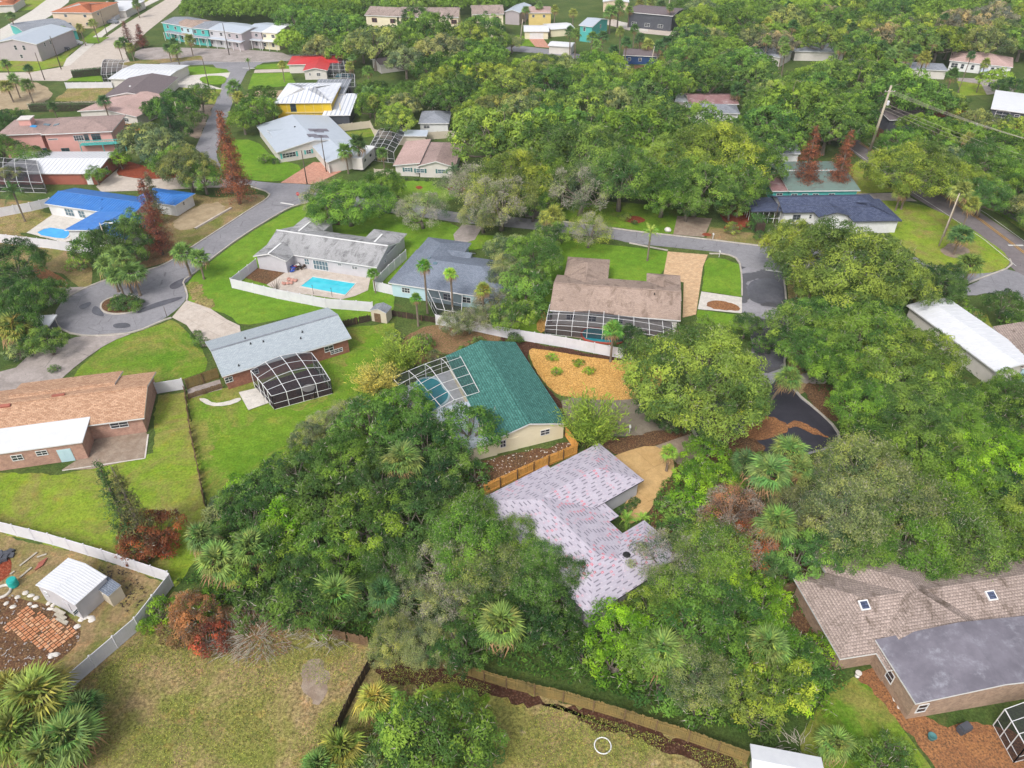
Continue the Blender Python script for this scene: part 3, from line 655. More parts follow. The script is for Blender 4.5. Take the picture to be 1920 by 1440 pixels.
# ================================================================ houses
class House:
    def __init__(s, name, label, cat, A, X, z, land=None, ov=.45, trim='white'):
        a, x = G(*A, z), G(*X, z); d = (x-a); d.z = 0; d.normalize()
        s.o = a; s.e = d; s.n = Vector((-d.y, d.x, 0)); s.ez = z; s.ov = ov
        s.ang = math.atan2(d.y, d.x); s.trim = trim
        s.root = thing(name, (a.x, a.y, 0), label, cat)
        s.roof = MB(); s.wall = MB(); s.walls = []; s.slopes = []; s.roofmats = []; s.wallmats = []
        s.label = label; s.k = 0
        if land: s.land = land
    def uv(s, px, py, z):
        d = G(px, py, z)-s.o; return d.dot(s.e), d.dot(s.n)
    def W(s, u, v, z): q = s.o+s.e*u+s.n*v; return Vector((q.x, q.y, z))
    def mi(s, lst, m):
        if m not in lst: lst.append(m)
        return lst.index(m)
    def block(s, pts, rise, kind, roof, wall, ridge=None, ez=None, base=0., th=.2, ov=None, walls=True, uvbox=None):
        "one wing: the box round the given eave points; gable, hip, shed or flat roof; ridge along u or v"
        s.k += 1; ez = (ez or s.ez)+.013*s.k; ov = s.ov if ov is None else ov
        if uvbox: u0, u1, v0, v1 = uvbox
        else:
            q = [s.uv(*p[:2], ez) for p in pts]
            u0, u1 = min(t[0] for t in q), max(t[0] for t in q); v0, v1 = min(t[1] for t in q), max(t[1] for t in q)
        W_, D_ = u1-u0, v1-v0
        if ridge is None: ridge = 'u' if W_ >= D_ else 'v'
        W = s.W; T = {}
        c = [(u0, v0), (u1, v0), (u1, v1), (u0, v1)]
        E = [W(u, v, ez) for u, v in c]
        if kind in ('gable', 'hip', 'gabhip', 'hipgab'):
            if ridge == 'u':
                vm = (v0+v1)/2; k = D_/2
                a = W(u0+(k if kind in ('hip', 'hipgab') else 0), vm, ez+rise); b = W(u1-(k if kind in ('hip', 'gabhip') else 0), vm, ez+rise)
                F = [(E[0], E[1], b, a), (E[2], E[3], a, b)]; ends = [(E[3], E[0], a), (E[1], E[2], b)]
            else:
                um = (u0+u1)/2; k = W_/2
                a = W(um, v0+(k if kind in ('hip', 'hipgab') else 0), ez+rise); b = W(um, v1-(k if kind in ('hip', 'gabhip') else 0), ez+rise)
                F = [(E[1], E[2], b, a), (E[3], E[0], a, b)]; ends = [(E[0], E[1], a), (E[2], E[3], b)]
            closed = {'gable': (0, 0), 'hip': (1, 1), 'hipgab': (1, 0), 'gabhip': (0, 1)}[kind]
            F += [e for e, q in zip(ends, closed) if q]; gables = [e for e, q in zip(ends, closed) if not q]
            cap = (a, b)
        elif kind == 'shed':      # high along v1 (rise > 0) or along u (ridge == 'u')
            hi = [0, 0, rise, rise] if ridge == 'v' else [0, rise, rise, 0]
            E = [p+Vector((0, 0, h)) for p, h in zip(E, hi)]; F = [tuple(E)]; gables = []; cap = None
        else:
            F = [tuple(E)]; gables = []; cap = None
        mr = s.mi(s.roofmats, roof); mt = s.mi(s.roofmats, s.trim)
        dz = Vector((0, 0, th))
        for f in F:
            s.roof.add(f, [tuple(range(len(f)))], mr); s.slopes.append([Vector(p) for p in f])
            s.roof.add([p-dz for p in f], [tuple(reversed(range(len(f))))], mt)
        for i in range(4):
            p, q = E[i], E[(i+1) % 4]
            g = [x for x in gables if (x[0]-p).length < .01 and (x[1]-q).length < .01]
            if g:
                r = g[0][2]
                for x, y in ((p, r), (r, q)): s.roof.add([x, y, y-dz, x-dz], [(0, 1, 2, 3)], mt)
            else: s.roof.add([p, q, q-dz, p-dz], [(0, 1, 2, 3)], mt)
        if cap and (cap[0]-cap[1]).length > 1 and s.capm:
            m2 = MB(); m2.bar(cap[0]+Vector((0, 0, .03)), cap[1]+Vector((0, 0, .03)), .32, .07); m2.build('ridge_cap', M[s.capm], s.root)
        if walls:
            mw = s.mi(s.wallmats, wall)
            a0, a1, b0, b1 = u0+ov, u1-ov, v0+ov, v1-ov; cc = [(a0, b0), (a1, b0), (a1, b1), (a0, b1)]
            def top(u, v):
                if kind == 'flat': return ez-th*.5
                if kind == 'shed': return ez-th*.5+rise*((v-v0)/D_ if ridge == 'v' else (u-u0)/W_)
                if ridge == 'u': return ez-th*.5+rise*(min(v-v0, v1-v)/(D_/2))
                return ez-th*.5+rise*(min(u-u0, u1-u)/(W_/2))
            for i in range(4):
                (p, q), (r, t) = cc[i], cc[(i+1) % 4]
                hip_end = kind == 'hip' or (kind in ('hipgab',) and i == (0 if ridge == 'v' else 3)) or (kind == 'gabhip' and i == (2 if ridge == 'v' else 1))
                poly = [W(p, q, base), W(r, t, base), W(r, t, top(r, t)), ]
                if kind not in ('flat', 'shed') and not hip_end and ((ridge == 'v' and i in (0, 2)) or (ridge == 'u' and i in (1, 3))):
                    mx, my = (p+r)/2, (q+t)/2; poly.append(W(mx, my, top(mx, my)))
                poly.append(W(p, q, top(p, q)))
                s.wall.add(poly, [tuple(range(len(poly)))], mw)
                A_, B_ = W(p, q, base), W(r, t, base); d = (B_-A_).normalized(); nn = Vector((d.y, -d.x, 0))
                s.walls.append((A_, B_, d, nn, ez))
        return (u0, u1, v0, v1)
    capm = None
    def hit(s, px, py):
        o = Vector((0, 0, CAMH)); d = ray(px, py); best = None
        for A, B, dd, nn, ez in s.walls:
            k = d.dot(nn)
            if k >= -1e-4: continue
            t = (A-o).dot(nn)/k; q = o+d*t; u = (q-A).dot(dd)
            if -.3 <= u <= (B-A).length+.3 and 0 <= q.z <= ez+1.2 and (best is None or t < best[0]): best = (t, q, dd, nn)
        return best
    def window(s, px, py, w=1.4, h=1.1, z=None, mull=2, glass='glass', frame='white', shutter=None, rail=1, name='window'):
        b = s.hit(px, py)
        if not b: print('NO WALL', s.label, px, py); return
        _, q, d, nn = b
        if z is not None: q = Vector((q.x, q.y, z))
        m = MB(); up_ = Vector((0, 0, 1)); ax = (d, nn, up_); c = q+nn*.03; t = .07 if w < 3 else .09
        for k in (-1, 1):
            m.box(c+d*k*(w/2-t/2), t, .08, h, ax=ax); m.box(c+up_*k*(h/2-t/2), w-2*t, .08, t, ax=ax)
        for k in range(1, mull): m.box(c+d*(-w/2+w*k/mull), .05, .06, h-2*t, ax=ax)
        for k in range(1, rail+1): m.box(c+up_*(-h/2+h*k/(rail+1))+nn*.003, w-2*t, .05, .045, ax=ax)
        f = m.build(name, M[frame], s.root)
        g = MB(); g.box(q+nn*.012, w-t, .02, h-t, ax=ax); g.build('pane', M[glass], f)
        if shutter:
            for k in (-1, 1):
                g = MB(); g.box(q+nn*.03+d*k*(w/2+.24), .4, .05, h, ax=ax)
                for j in range(5): g.box(q+nn*.06+d*k*(w/2+.24)+up_*(-h/2+h*(j+.5)/5), .3, .02, h*.12, ax=ax)
                g.build('shutter', M[shutter], s.root)
        return f
    def door(s, px, py, w=.95, h=2.1, m='white', name='door', panels=(2, 3)):
        b = s.hit(px, py)
        if not b: print('NO WALL', s.label, px, py); return
        _, q, d, nn = b; q = Vector((q.x, q.y, h/2)); ax = (d, nn, Vector((0, 0, 1)))
        g = MB(); g.box(q+nn*.02, w, .06, h, ax=ax)
        nx, nz = panels
        for i in range(nx):
            for j in range(nz):
                g.box(q+nn*.055+d*(w*((i+.5)/nx-.5))+ax[2]*(h*((j+.5)/nz-.5)), w/nx*.8, .02, h/nz*.78, ax=ax)
        return g.build(name, M[m], s.root)
    def onroof(s, px, py, w, l, h, m, name, tilt=True, mats=None):
        o = Vector((0, 0, CAMH)); d = ray(px, py); best = None
        for f in s.slopes:
            nn = (f[1]-f[0]).cross(f[2]-f[0]).normalized()
            if nn.z < 0: nn = -nn
            k = d.dot(nn)
            if k > -1e-4: continue
            t = (f[0]-o).dot(nn)/k; q = o+d*t
            ins = True; c = sum(f, Vector())/len(f)
            for i in range(len(f)):
                a, b = f[i], f[(i+1) % len(f)]; e = (b-a).cross(nn)
                if (q-a).dot(e)*(c-a).dot(e) < -1e-6: ins = False; break
            if ins and (best is None or t < best[0]): best = (t, q, nn)
        if not best: print('NO ROOF', s.label, px, py); return None
        _, q, nn = best
        hx = Vector((-nn.y, nn.x, 0)); hx = hx.normalized() if hx.length > 1e-3 else s.e
        if not tilt: nn = Vector((0, 0, 1))
        sy = nn.cross(hx); g = MB(); g.box(q+nn*h/2, w, l, h, ax=(hx, sy, nn))
        o_ = g.build(name, M[m], s.root)
        return o_, q, (hx, sy, nn)
    def vents(s, pts, r=.09, h=.35, m='black'):
        for p in pts:
            o = s.onroof(*p, .01, .01, .01, m, 'vent_pipe', tilt=False)
            if o:
                q = o[1]; bpy.data.objects.remove(o[0]); g = MB(); g.tube([q-Vector((0, 0, .1)), q+Vector((0, 0, h))], r, 8); g.lathe(q+Vector((0, 0, .0)), [(r*2, .0), (r*1.1, .09)], 8); g.build('vent_pipe', M[m], s.root)
    def done(s, seams=0, strips=0):
        if s.wall.f:
            s.wall.build('wall', [M[m] for m in s.wallmats], s.root, ang=s.ang)
        s.roof.build('roof', [M[m] for m in s.roofmats], s.root, ang=s.ang)
        if seams:    # raised standing seams, one mesh
            g = MB()
            for f in s.slopes:
                for a, b in slice_lines(f, seams): g.bar(a, b, .05, .06)
            o = g.build('standing_seams', M[s.roofmats[0]], s.root); o['kind'] = 'stuff'
        if strips:   # lapped strips laid along the eave, every strip a piece
            for f in s.slopes: strips_on(f, strips, s.root)
        c = s.root.location
        if hasattr(s, 'land'): LAND.append((c.x, c.y, s.land, s))
        return s
def slope_frame(f):
    nn = (f[1]-f[0]).cross(f[2]-f[0]).normalized()
    if nn.z < 0: nn = -nn
    hx = Vector((-nn.y, nn.x, 0)); hx = hx.normalized() if hx.length > 1e-3 else (f[1]-f[0]).normalized()
    return nn, hx, nn.cross(hx)
def slice_lines(f, step):
    nn, hx, sy = slope_frame(f); o = f[0]; out = []
    q = [((p-o).dot(hx), (p-o).dot(sy)) for p in f]
    x = min(a for a, _ in q)+step*.5
    while x < max(a for a, _ in q):
        ys = []
        for i in range(len(q)):
            (a, b), (c, d) = q[i], q[(i+1) % len(q)]
            if (a-x)*(c-x) < 0: ys.append(b+(d-b)*(x-a)/(c-a))
        if len(ys) == 2 and abs(ys[0]-ys[1]) > .3:
            y0, y1 = sorted(ys); out.append((o+hx*x+sy*(y0+.05)+nn*.02, o+hx*x+sy*(y1-.05)+nn*.02))
        x += step
    return out
def strips_on(f, step, parent, m='underlay', name='underlayment_strip'):
    nn, hx, sy = slope_frame(f); o = f[0]
    q = [((p-o).dot(hx), (p-o).dot(sy)) for p in f]
    y = min(b for _, b in q); top = max(b for _, b in q); k = 0
    while y < top-.05:
        c = clip(clip(q, 0, 1, min(y+step, top)), 0, -1, -y)
        if len(c) >= 3:
            lo = [o+hx*a+sy*b+nn*(.03-.022*((b-y)/step)) for a, b in c]; bt = [o+hx*a+sy*b-nn*.01 for a, b in c]
            n = len(c); mk(name, lo+bt, [tuple(range(n))]+[(i, i+n, (i+1) % n+n, (i+1) % n) for i in range(n)], M[m], parent)
        y += step; k += 1
def cage(name, label, pts, nu, nv, zf, land=None, prof=None, wallsides='fbr', door=None, group=None, grid=None, hmid=1.0, scr='screen'):
    """pool screen enclosure. pts: near-left, near-right, far-right, far-left ground corners.
    zf(u, v) -> height of the roof net for u, v in 0..1"""
    A, B, C, D = [G(*p) for p in pts]
    root = thing(name, (A.x, A.y, 0), label, 'screen enclosure', group)
    def X(u, v): q = (A*(1-u)+B*u)*(1-v)+(D*(1-u)+C*u)*v; return Vector((q.x, q.y, 0))
    us, vs = grid or ([i/nu for i in range(nu+1)], [j/nv for j in range(nv+1)])
    R = [[X(u, v)+Vector((0, 0, zf(u, v))) for v in vs] for u in us]
    def bar(run, n, wd=.07):
        m = MB()
        for a, b in zip(run, run[1:]): m.bar(a, b, wd)
        m.build(n, M['alu'], root)
    for i in range(len(us)): bar(R[i], 'roof_beam')
    for j in range(len(vs)): bar([R[i][j] for i in range(len(us))], 'purlin', .05)
    def pane(a, b, c, d):
        ctr = (a+b+c+d)/4; q = [p+(ctr-p)*.01 for p in (a, b, c, d)]
        mk('screen_panel', q, [(0, 1, 2), (0, 2, 3)], M[scr], root, uv=False)
    for i in range(len(us)-1):
        for j in range(len(vs)-1): pane(R[i][j], R[i+1][j], R[i+1][j+1], R[i][j+1])
    def wall(run):
        top = run; bot = [Vector((p.x, p.y, .03)) for p in run]; mid = [Vector((p.x, p.y, min(hmid, p.z*.6))) for p in run]
        for t, b in zip(top, bot): bar([b, t], 'post')
        bar(mid, 'rail', .05); bar(bot, 'rail', .05)
        for k in range(len(run)-1):
            pane(bot[k], bot[k+1], mid[k+1], mid[k]); pane(mid[k], mid[k+1], top[k+1], top[k])
    if 'f' in wallsides: wall([R[i][0] for i in range(len(us))])
    if 'b' in wallsides: wall([R[i][-1] for i in range(len(us))])
    if 'l' in wallsides: wall(R[0])
    if 'r' in wallsides: wall(R[-1])
    return root
def pool(label, px, m='pool', rim='whiteconc', sm=0, z=0.):
    pts = [tuple(G(*p))[:2] for p in px]
    if sm: pts = smoothp(pts, sm)
    pts = up(pts); c = (sum(p[0] for p in pts)/len(pts), sum(p[1] for p in pts)/len(pts))
    root = thing('swimming_pool', (c[0], c[1], 0), label, 'pool')
    mk('water', [(p[0], p[1], z+.125) for p in pts], [tuple(range(len(pts)))], M[m], root)
    n = len(pts); vs = []
    for i in range(n):
        a, b = Vector(pts[i-1]), Vector(pts[(i+1) % n]); d = (b-a).normalized(); s = Vector((d.y, -d.x)); p = Vector(pts[i])
        for q, h in ((p-s*.02, z+.09), (p, z+.18), (p+s*.3, z+.18), (p+s*.33, z+.0)): vs.append((q.x, q.y, h))
    fs = [(i*4+k, ((i+1) % n)*4+k, ((i+1) % n)*4+k+1, i*4+k+1) for i in range(n) for k in range(3)]
    mk('coping', vs, fs, M[rim], root)
    return root
# ---- 1 green-roofed cream house
h = House('green_roof_house', 'cream house under a teal green shingle gable roof with a long ridge vent', 'house', (917, 829), (1065, 793.8), 2.7, 'the green roofed cream house')
h.capm = 'greenroof'
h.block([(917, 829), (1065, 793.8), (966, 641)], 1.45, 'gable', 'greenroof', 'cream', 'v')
h.block([(822, 790), (898, 750), (927, 802), (850, 850)], .25, 'shed', 'greymetal', 'cream', 'u', ez=2.45, th=.12)
h.window(1022, 808, 1.3, .9, 1.75, frame='white'); h.window(943, 830, .8, 1.2, 1.5); h.door(963, 832, 1.2, 2.1, 'cream')
h.window(832, 788, .9, .9, 1.6)
h.done()
cage('pool_cage', 'white framed pool screen enclosure attached to the left of the green roofed cream house', [(806, 803), (900, 772), (858, 690), (738, 733)], 4, 5,
     lambda u, v: 2.3+1.1*min(1, u*2.2)*min(1, (1-v)*3+.35) if u > 0 else 2.3, wallsides='lb', scr='screenlight')
# ---- 2 house being re-roofed
h = House('underlayment_house', 'white walled house whose hip roof is covered with printed pink and grey underlayment', 'house', (1122.5, 831), (1210, 902.5), 2.7, 'the underlayment covered roof')
h.trim = 'darkgrey'
def UB(u0, u1, v0, v1): return dict(uvbox=(u0, u1, v0, v1))
h.block(None, 1.1, 'hip', 'underlay', 'greywhite', 'v', **UB(0, 8.0, -16.6, 0), th=.16)
h.block(None, 1.25, 'hip', 'underlay', 'greywhite', 'u', **UB(-.6, 18.6, -17.4, -7.6), th=.16)
h.block(None, .85, 'hip', 'underlay', 'greywhite', 'v', **UB(12.6, 18.4, -13, -4.4), th=.16)
h.block(None, .0, 'flat', 'underlay', 'greywhite', 'u', **UB(7.6, 10.4, -9, -6.1), ez=2.55, th=.14, walls=False)
h.vents([(1175, 1040)], .22, .22)
h.done(strips=1.04)
# ---- 3 blue-grey roofed brick house
h = House('brick_house', 'red brick ranch house with a pale blue grey shingle roof beside the cul-de-sac', 'house', (416, 706), (658.7, 633), 2.7, 'the blue grey roofed brick house')
h.capm = 'greyroof'
h.block([(416, 706), (658.7, 633), (610, 577.5)], 1.35, 'gable', 'greyblue', 'brick', 'u')
h.block([(369, 637.5), (551, 585), (430, 640)], .25, 'shed', 'greyblue', 'brick', 'v', ez=2.62, uvbox=None) if False else None
h.window(616, 650, 1.4, 1.0, 1.7); h.window(632, 663, 1.9, .7, .9, mull=3); h.window(430, 715, 1.1, .9, 1.6)
h.window(480, 706, 1.1, .9, 1.6)
h.vents([(460, 635), (494, 641), (567, 623), (564, 635), (470, 645), (448, 686)], .08, .28)
h.done()
cage('pool_cage', 'domed white framed screen enclosure on the back of the red brick house', [(515, 768), (624, 738), (590, 692), (478, 726)], 4, 4,
     lambda u, v: 2.3+1.7*math.sin(math.pi*(.12+.76*u))*math.sin(math.pi*(.02+.6*v)), wallsides='flr', grid=([0, .25, .5, .75, 1], [0, .2, .42, .66, 1]))
patch('patio', 'brownmulch', [(515, 768), (624, 738), (590, 690), (478, 724)], 5)
# ---- 4 orange tan roofed house on the left
h = House('tan_roof_house', 'pink brick house with an orange tan shingle roof at the left edge', 'house', (0, 820), (282, 782), 2.7, 'the orange tan roofed house')
h.capm = 'tanroof'
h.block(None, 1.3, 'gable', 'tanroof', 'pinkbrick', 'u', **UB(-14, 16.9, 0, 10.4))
h.block(None, 1.0, 'gable', 'tanroof', 'pinkbrick', 'u', **UB(-.6, 12.4, 3.2, 11.6))
h.block(None, .18, 'shed', 'whiteroof', 'pinkbrick', 'v', **UB(-1.5, 10.3, -3.5, 1.9), ez=2.85, th=.15, ov=.25)
for p in ((110, 742), (8, 762)): h.onroof(*p, 1.5, .45, .22, 'redwall', 'roof_vent')
h.window(40, 872, 1.3, .9, 1.7); h.window(85, 862, 1.3, .8, 1.9); h.door(128, 862, 1.6, 2.0, 'paleblue', 'sliding_door', (2, 1))
h.window(225, 800, 2.2, .9, 1.8); h.done()
# ---- 5 large weathered hip roof lower right
h = House('hip_roof_house', 'tan brick house with a weathered tan hip roof and grey addition at lower right', 'house', (1487, 1082.5), (1586.6, 1255), 2.6, 'the weathered tan hip roof')
h.capm = None
h.block(None, 1.75, 'hip', 'oakroof', 'tanbrick', 'v', **UB(0, 9.4, 0, 27))
h.block(None, 2.1, 'hip', 'oakroof', 'tanbrick', 'u', **UB(-2.5, 11.2, 3.6, 16.2))
h.block(None, 1.0, 'hip', 'oakroof', 'tanbrick', 'u', **UB(-4.5, 4, 3.6, 9.2), ez=2.45)
h.block(None, 1.0, 'hip', 'oakroof', 'tanbrick', 'u', **UB(-5.5, 4, 17, 25), ez=2.45)
h.block(None, .75, 'gable', 'membrane', 'tanbrick', 'u', **UB(8.4, 14.8, 3.9, 20.5), ez=3.15, ov=.3)
for p in ((1620, 1135), (1858, 1117)):
    r = h.onroof(*p, .95, .95, .16, 'alu', 'skylight')
    if r: g = MB(); g.box(r[1]+r[2][2]*.17, .72, .72, .03, ax=r[2]); g.build('pane', M['navyroof'], r[0])
r = h.onroof(1850, 1293, .7, .7, .6, 'terracotta', 'chimney', tilt=False)
if r: g = MB(); g.lathe(r[1]+Vector((.25, .2, .5)), [(.26, 0), (.26, .3), (.3, .32), (.3, .4)], 12); g.build('chimney_cap', M['white'], r[0])
h.window(1672, 1262, 1.0, 1.3, 1.6, mull=1); h.window(1722, 1338, 1.0, 1.3, 1.6, mull=1); h.window(1770, 1350, 2.2, 1.2, 1.6, mull=3, glass='glassb')
h.done()
cage('pool_cage', 'white framed screen enclosure with crossed braces at the lower right corner', [(1900, 1430), (2010, 1400), (1960, 1330), (1862, 1360)], 3, 3,
     lambda u, v: 2.3+.6*math.sin(math.pi*(.2+.6*u)), wallsides='fl')
# ---- 6 stained grey roof with the turquoise pool
h = House('pool_house', 'white ranch house with a stained grey roof behind the turquoise pool', 'house', (547.5, 477.5), (697.5, 500), 2.7, 'the stained grey roof')
h.capm = 'alu'
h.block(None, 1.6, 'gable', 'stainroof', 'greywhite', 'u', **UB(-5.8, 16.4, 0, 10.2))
h.block(None, .95, 'gabhip', 'stainroof', 'greywhite', 'v', **UB(-6.3, .3, -2.5, 5), ez=2.72)
h.block(None, .95, 'hipgab', 'stainroof', 'greywhite', 'v', **UB(-6.0, .6, 4, 14.4), ez=2.72) if False else h.block(None, .95, 'gabhip', 'stainroof', 'greywhite', 'v', **UB(-5.6, .8, 5, 14.6), ez=2.72)
h.block(None, .95, 'gabhip', 'stainroof', 'greywhite', 'v', **UB(9.5, 16.2, 5, 13.6), ez=2.72)
h.window(601, 494, 3.0, 1.9, 1.15, mull=5, glass='glassb'); h.window(637, 497, .9, .5, 1.9, mull=1); h.window(665, 502, 1.1, .6, 1.7)
h.window(721, 483, .7, .7, 1.8, mull=1, glass='glassb'); h.window(575, 488, 1.0, 1.2, 1.5, glass='glassb')
h.done()
patch('pool_deck', 'concrete', [(500, 535), (545, 500), (600, 503), (695, 520), (690, 545), (665, 556), (640, 562), (520, 545)], 7)
patch('planting_bed', 'litter', [(455, 520), (478, 502), (535, 512), (500, 534)], 7)
pool('rectangular turquoise pool on the deck of the stained grey roofed house', [(564, 538), (587, 520.5), (667, 533), (647.5, 554)])
# ---- 7 slate blue roof, pale blue walls
h = House('slate_roof_house', 'pale blue house with a slate blue hip roof beside the white fence', 'house', (727.5, 530), (960, 565), 2.7, 'the slate roofed pale blue house')
h.capm = None
h.block([(727.5, 530), (962, 565)], 1.9, 'hip', 'slateroof', 'paleblue', 'u', uvbox=(0, 20.6, 0, 12.6))
h.block(None, 1.3, 'gabhip', 'slateroof', 'paleblue', 'v', **UB(.2, 8.6, 8, 17.8))
h.block(None, 1.0, 'gable', 'slateroof', 'paleblue', 'u', **UB(6, 10.6, 10.5, 14.2), ez=2.65)
for p in ((816, 494), (805, 484)): h.onroof(*p, .7, .5, .12, 'glassb', 'skylight')
g = MB(); g.bar(h.W(2.2, 12.6, 4.0), h.W(3.8, 15.5, 4.0), .1, .04)
h.window(761, 543, 1.5, 1.0, 1.5, mull=3); h.window(875, 567, 1.5, 1.1, 1.4); h.window(900, 571, 1.5, 1.1, 1.4); h.window(840, 562, 1.6, 1.2, 1.4)
h.done()
cage('pool_cage', 'small white framed screen room behind the slate roofed pale blue house', [(820, 600), (866, 608), (868, 578), (800, 560)], 3, 2, lambda u, v: 2.1+.35*v, wallsides='fl')
# ---- 8 tan brown roof with the long curved cage
h = House('brown_roof_house', 'ranch house with a brown stained shingle roof behind the long curved pool cage', 'house', (1027, 580), (1280, 600), 2.7, 'the brown roofed house with the long cage')
h.capm = 'brownroof'
h.block(None, 1.7, 'gable', 'brownroof', 'offwhite', 'u', **UB(.3, 20.6, -.2, 11.4))
h.block(None, 1.1, 'gabhip', 'brownroof', 'offwhite', 'v', **UB(1.5, 8.9, 6, 18.2))
h.block(None, .95, 'gabhip', 'brownroof', 'offwhite', 'v', **UB(15.3, 20.9, 6, 14.2), ez=2.72)
h.vents([(1227, 552)], .07, .3)
for p in ((1070, 592), (1110, 594), (1160, 600)): h.window(*p, 1.4, 1.1, 1.5)
h.done()
patch('pool_deck', 'graveltan', [(1020, 622), (1092, 636), (1180, 645), (1250, 650), (1275, 618), (1150, 600), (1030, 596)], 6)
patch('mulch_bed', 'goldmulch', [(1003, 615), (1018, 582), (1026, 590), (1020, 628)], 7, 1)
pool('deep teal pool inside the long curved cage', [(1090, 628), (1096, 618), (1112, 616), (1170, 624), (1172, 640), (1150, 645), (1100, 640)], 'poolteal', 'terracotta', 1)
cage('pool_cage', 'long curved white framed pool cage behind the brown roofed house', [(1022, 626), (1262, 652), (1256, 618), (1030, 598)], 8, 3,
     lambda u, v: 2.0+1.0*math.sin(math.pi*.5*v)*(1-.55*(2*u-.7)**2)-.5*(1-v)*(abs(2*u-1)**4), wallsides='flr', grid=([0, .09, .21, .33, .45, .57, .69, .81, .92, 1], [0, .22, .5, 1]))
# ---- 9 blue roof
h = House('blue_roof_house', 'white house with a bright blue metal roof and a blue pool', 'house', (96, 384), (184, 397), 2.6, 'the blue roofed house')
h.capm = 'blueroof'
h.block([(100, 384), (255, 400), (255, 377), (140, 352)], .9, 'gable', 'blueroof', 'white', 'u')
h.block([(184, 397), (290, 414), (250, 440), (150, 433), (120, 431)], .9, 'gable', 'blueroof', 'white', 'v', uvbox=None)
h.block([(270, 362), (312, 355), (352, 371), (318, 384)], .7, 'hip', 'blueroof', 'white', 'u', ez=2.5)
h.vents([(190, 375), (190, 391), (250, 366)], .25, .25, 'blueroof')
h.onroof(130, 390, 8, 1.6, .05, 'rustmetal', 'solar_mat') if False else None
h.window(133, 405, 2.2, 1.6, 1.2, mull=3, glass='glassb'); h.window(156, 408, 1.6, 1.6, 1.2, glass='glassb'); h.window(345, 384, .5, .7, 1.7, mull=1)
h.done(seams=.6)
patch('pool_deck', 'whiteconc', [(50, 437), (100, 402), (165, 408), (140, 430), (140, 450), (120, 455)], 6)
pool('free form blue pool beside the blue roofed house', [(64, 440), (90, 427), (112, 430), (134, 434), (128, 445), (120, 450)], 'poolblue', sm=1)
# ---- 10 long white roof
h = House('white_roof_house', 'pink walled house with a long bright white metal roof', 'house', (80, 326.5), (180, 326.5), 2.7, 'the long white roofed pink house')
h.block([(8, 313), (180, 325), (212, 284), (37, 290)], .9, 'hipgab', 'whiteroof', 'redwall', 'u')
h.window(198, 312, 1.2, 1.6, 1.3, mull=1); h.door(168, 338, 1.3, 2.1, 'white'); h.window(187, 324, 1.6, 1.2, 1.5); h.door(140, 340, 4.5, 2.1, 'redwall', 'garage_door', (6, 3))
h.done(seams=.9)
cage('pool_cage', 'arched white framed screen enclosure in front of the long white roof', [(-30, 358), (88, 362), (80, 330), (-20, 322)], 5, 3, lambda u, v: 2.4+1.5*math.sin(math.pi*.7*v), wallsides='fr')
# ---- 11 pink two storey
h = House('pink_house', 'pink two storey house with a mauve hip roof and teal balcony', 'house', (77, 251), (185, 246), 5.6, 'the pink two storey house')
h.ov = .6
h.block([(77, 251), (165, 248), (222, 232), (185, 217)], 1.2, 'hip', 'pinkroof', 'pink', 'u')
h.block([(22, 229), (78, 250), (85, 222)], 1.0, 'hip', 'pinkroof', 'pink', 'v')
h.onroof(63, 237, 1.2, 1.2, .12, 'poolblue', 'skylight')
for p in ((88, 234), (106, 234)): h.onroof(*p, 1.1, 1.3, .12, 'glassb', 'skylight')
h.window(98, 258, 2.2, .35, 4.2, mull=1, rail=0); h.window(146, 254, 2.2, 1.3, 4.2, mull=4); h.window(179, 253, 2.0, 1.6, 4.2, mull=2, frame='darkteal')
h.window(122, 279, 1.8, 1.0, 1.5, frame='darkteal'); h.window(161, 254, 1.0, 1.6, 4.2, mull=1, frame='darkteal'); h.window(84, 280, 1.0, 1.0, 1.5, mull=1, frame='darkteal')
# balcony
b = h.hit(175, 258)
if b:
    _, q, d, nn = b; ax = (d, nn, Vector((0, 0, 1)))
    g = MB(); c = Vector((q.x, q.y, 2.9)); g.box(c+nn*.7+d*2, 10, 1.5, .22, ax=ax)
    for k in range(25): g.box(c+nn*1.4+d*(-3+k*.41)+ax[2]*.55, .08, .05, .9, ax=ax)
    g.box(c+nn*1.4+d*2+ax[2]*1.02, 10, .08, .1, ax=ax)
    for k in (-3, 2, 7): g.box(c+nn*1.38+d*k-ax[2]*1.5, .18, .18, 2.8, ax=ax)
    g.build('balcony', M['teal'], h.root)
    g = MB(); t = h.W(-4.5, 5.5, 5.2); g.box(t+Vector((0, 0, 1.2)), 2.6, 2.6, 2.6, h.ang); g.box(t+Vector((0, 0, 2.6)), 3.0, 3.0, .2, h.ang, 1); g.build('roof_tower', [M['pink'], M['offwhite']], h.root)
h.done()
# ---- 12 the two roofs behind
h = House('salmon_roof_house', 'cream house with a salmon pink shingle roof behind the pink house', 'house', (206, 214), (258, 219), 2.7, 'the salmon roofed house')
h.block([(206, 214), (256, 219), (281, 190), (226, 174)], 1.1, 'gable', 'pinkroof2', 'offwhite', 'v')
h.window(237, 224, 1.4, 1.0, 1.5); h.window(224, 224, .7, 1.4, 1.4, mull=1); h.done()
h = House('dark_roof_house', 'house with a dark mauve brown gable roof by the curved white drive', 'house', (210, 181), (300, 180), 2.7, 'the dark mauve gabled roof')
h.block([(212, 181), (292, 182), (307, 152), (240, 146)], 1.3, 'gable', 'darkroof', 'offwhite', 'v'); h.vents([(244, 162)], .2, .2, 'white'); h.done()
h = House('pale_roof_house', 'low house with a wide pale roof beside the barrel shaped cage', 'house', (229, 148), (310, 150), 2.7, 'the wide pale roof')
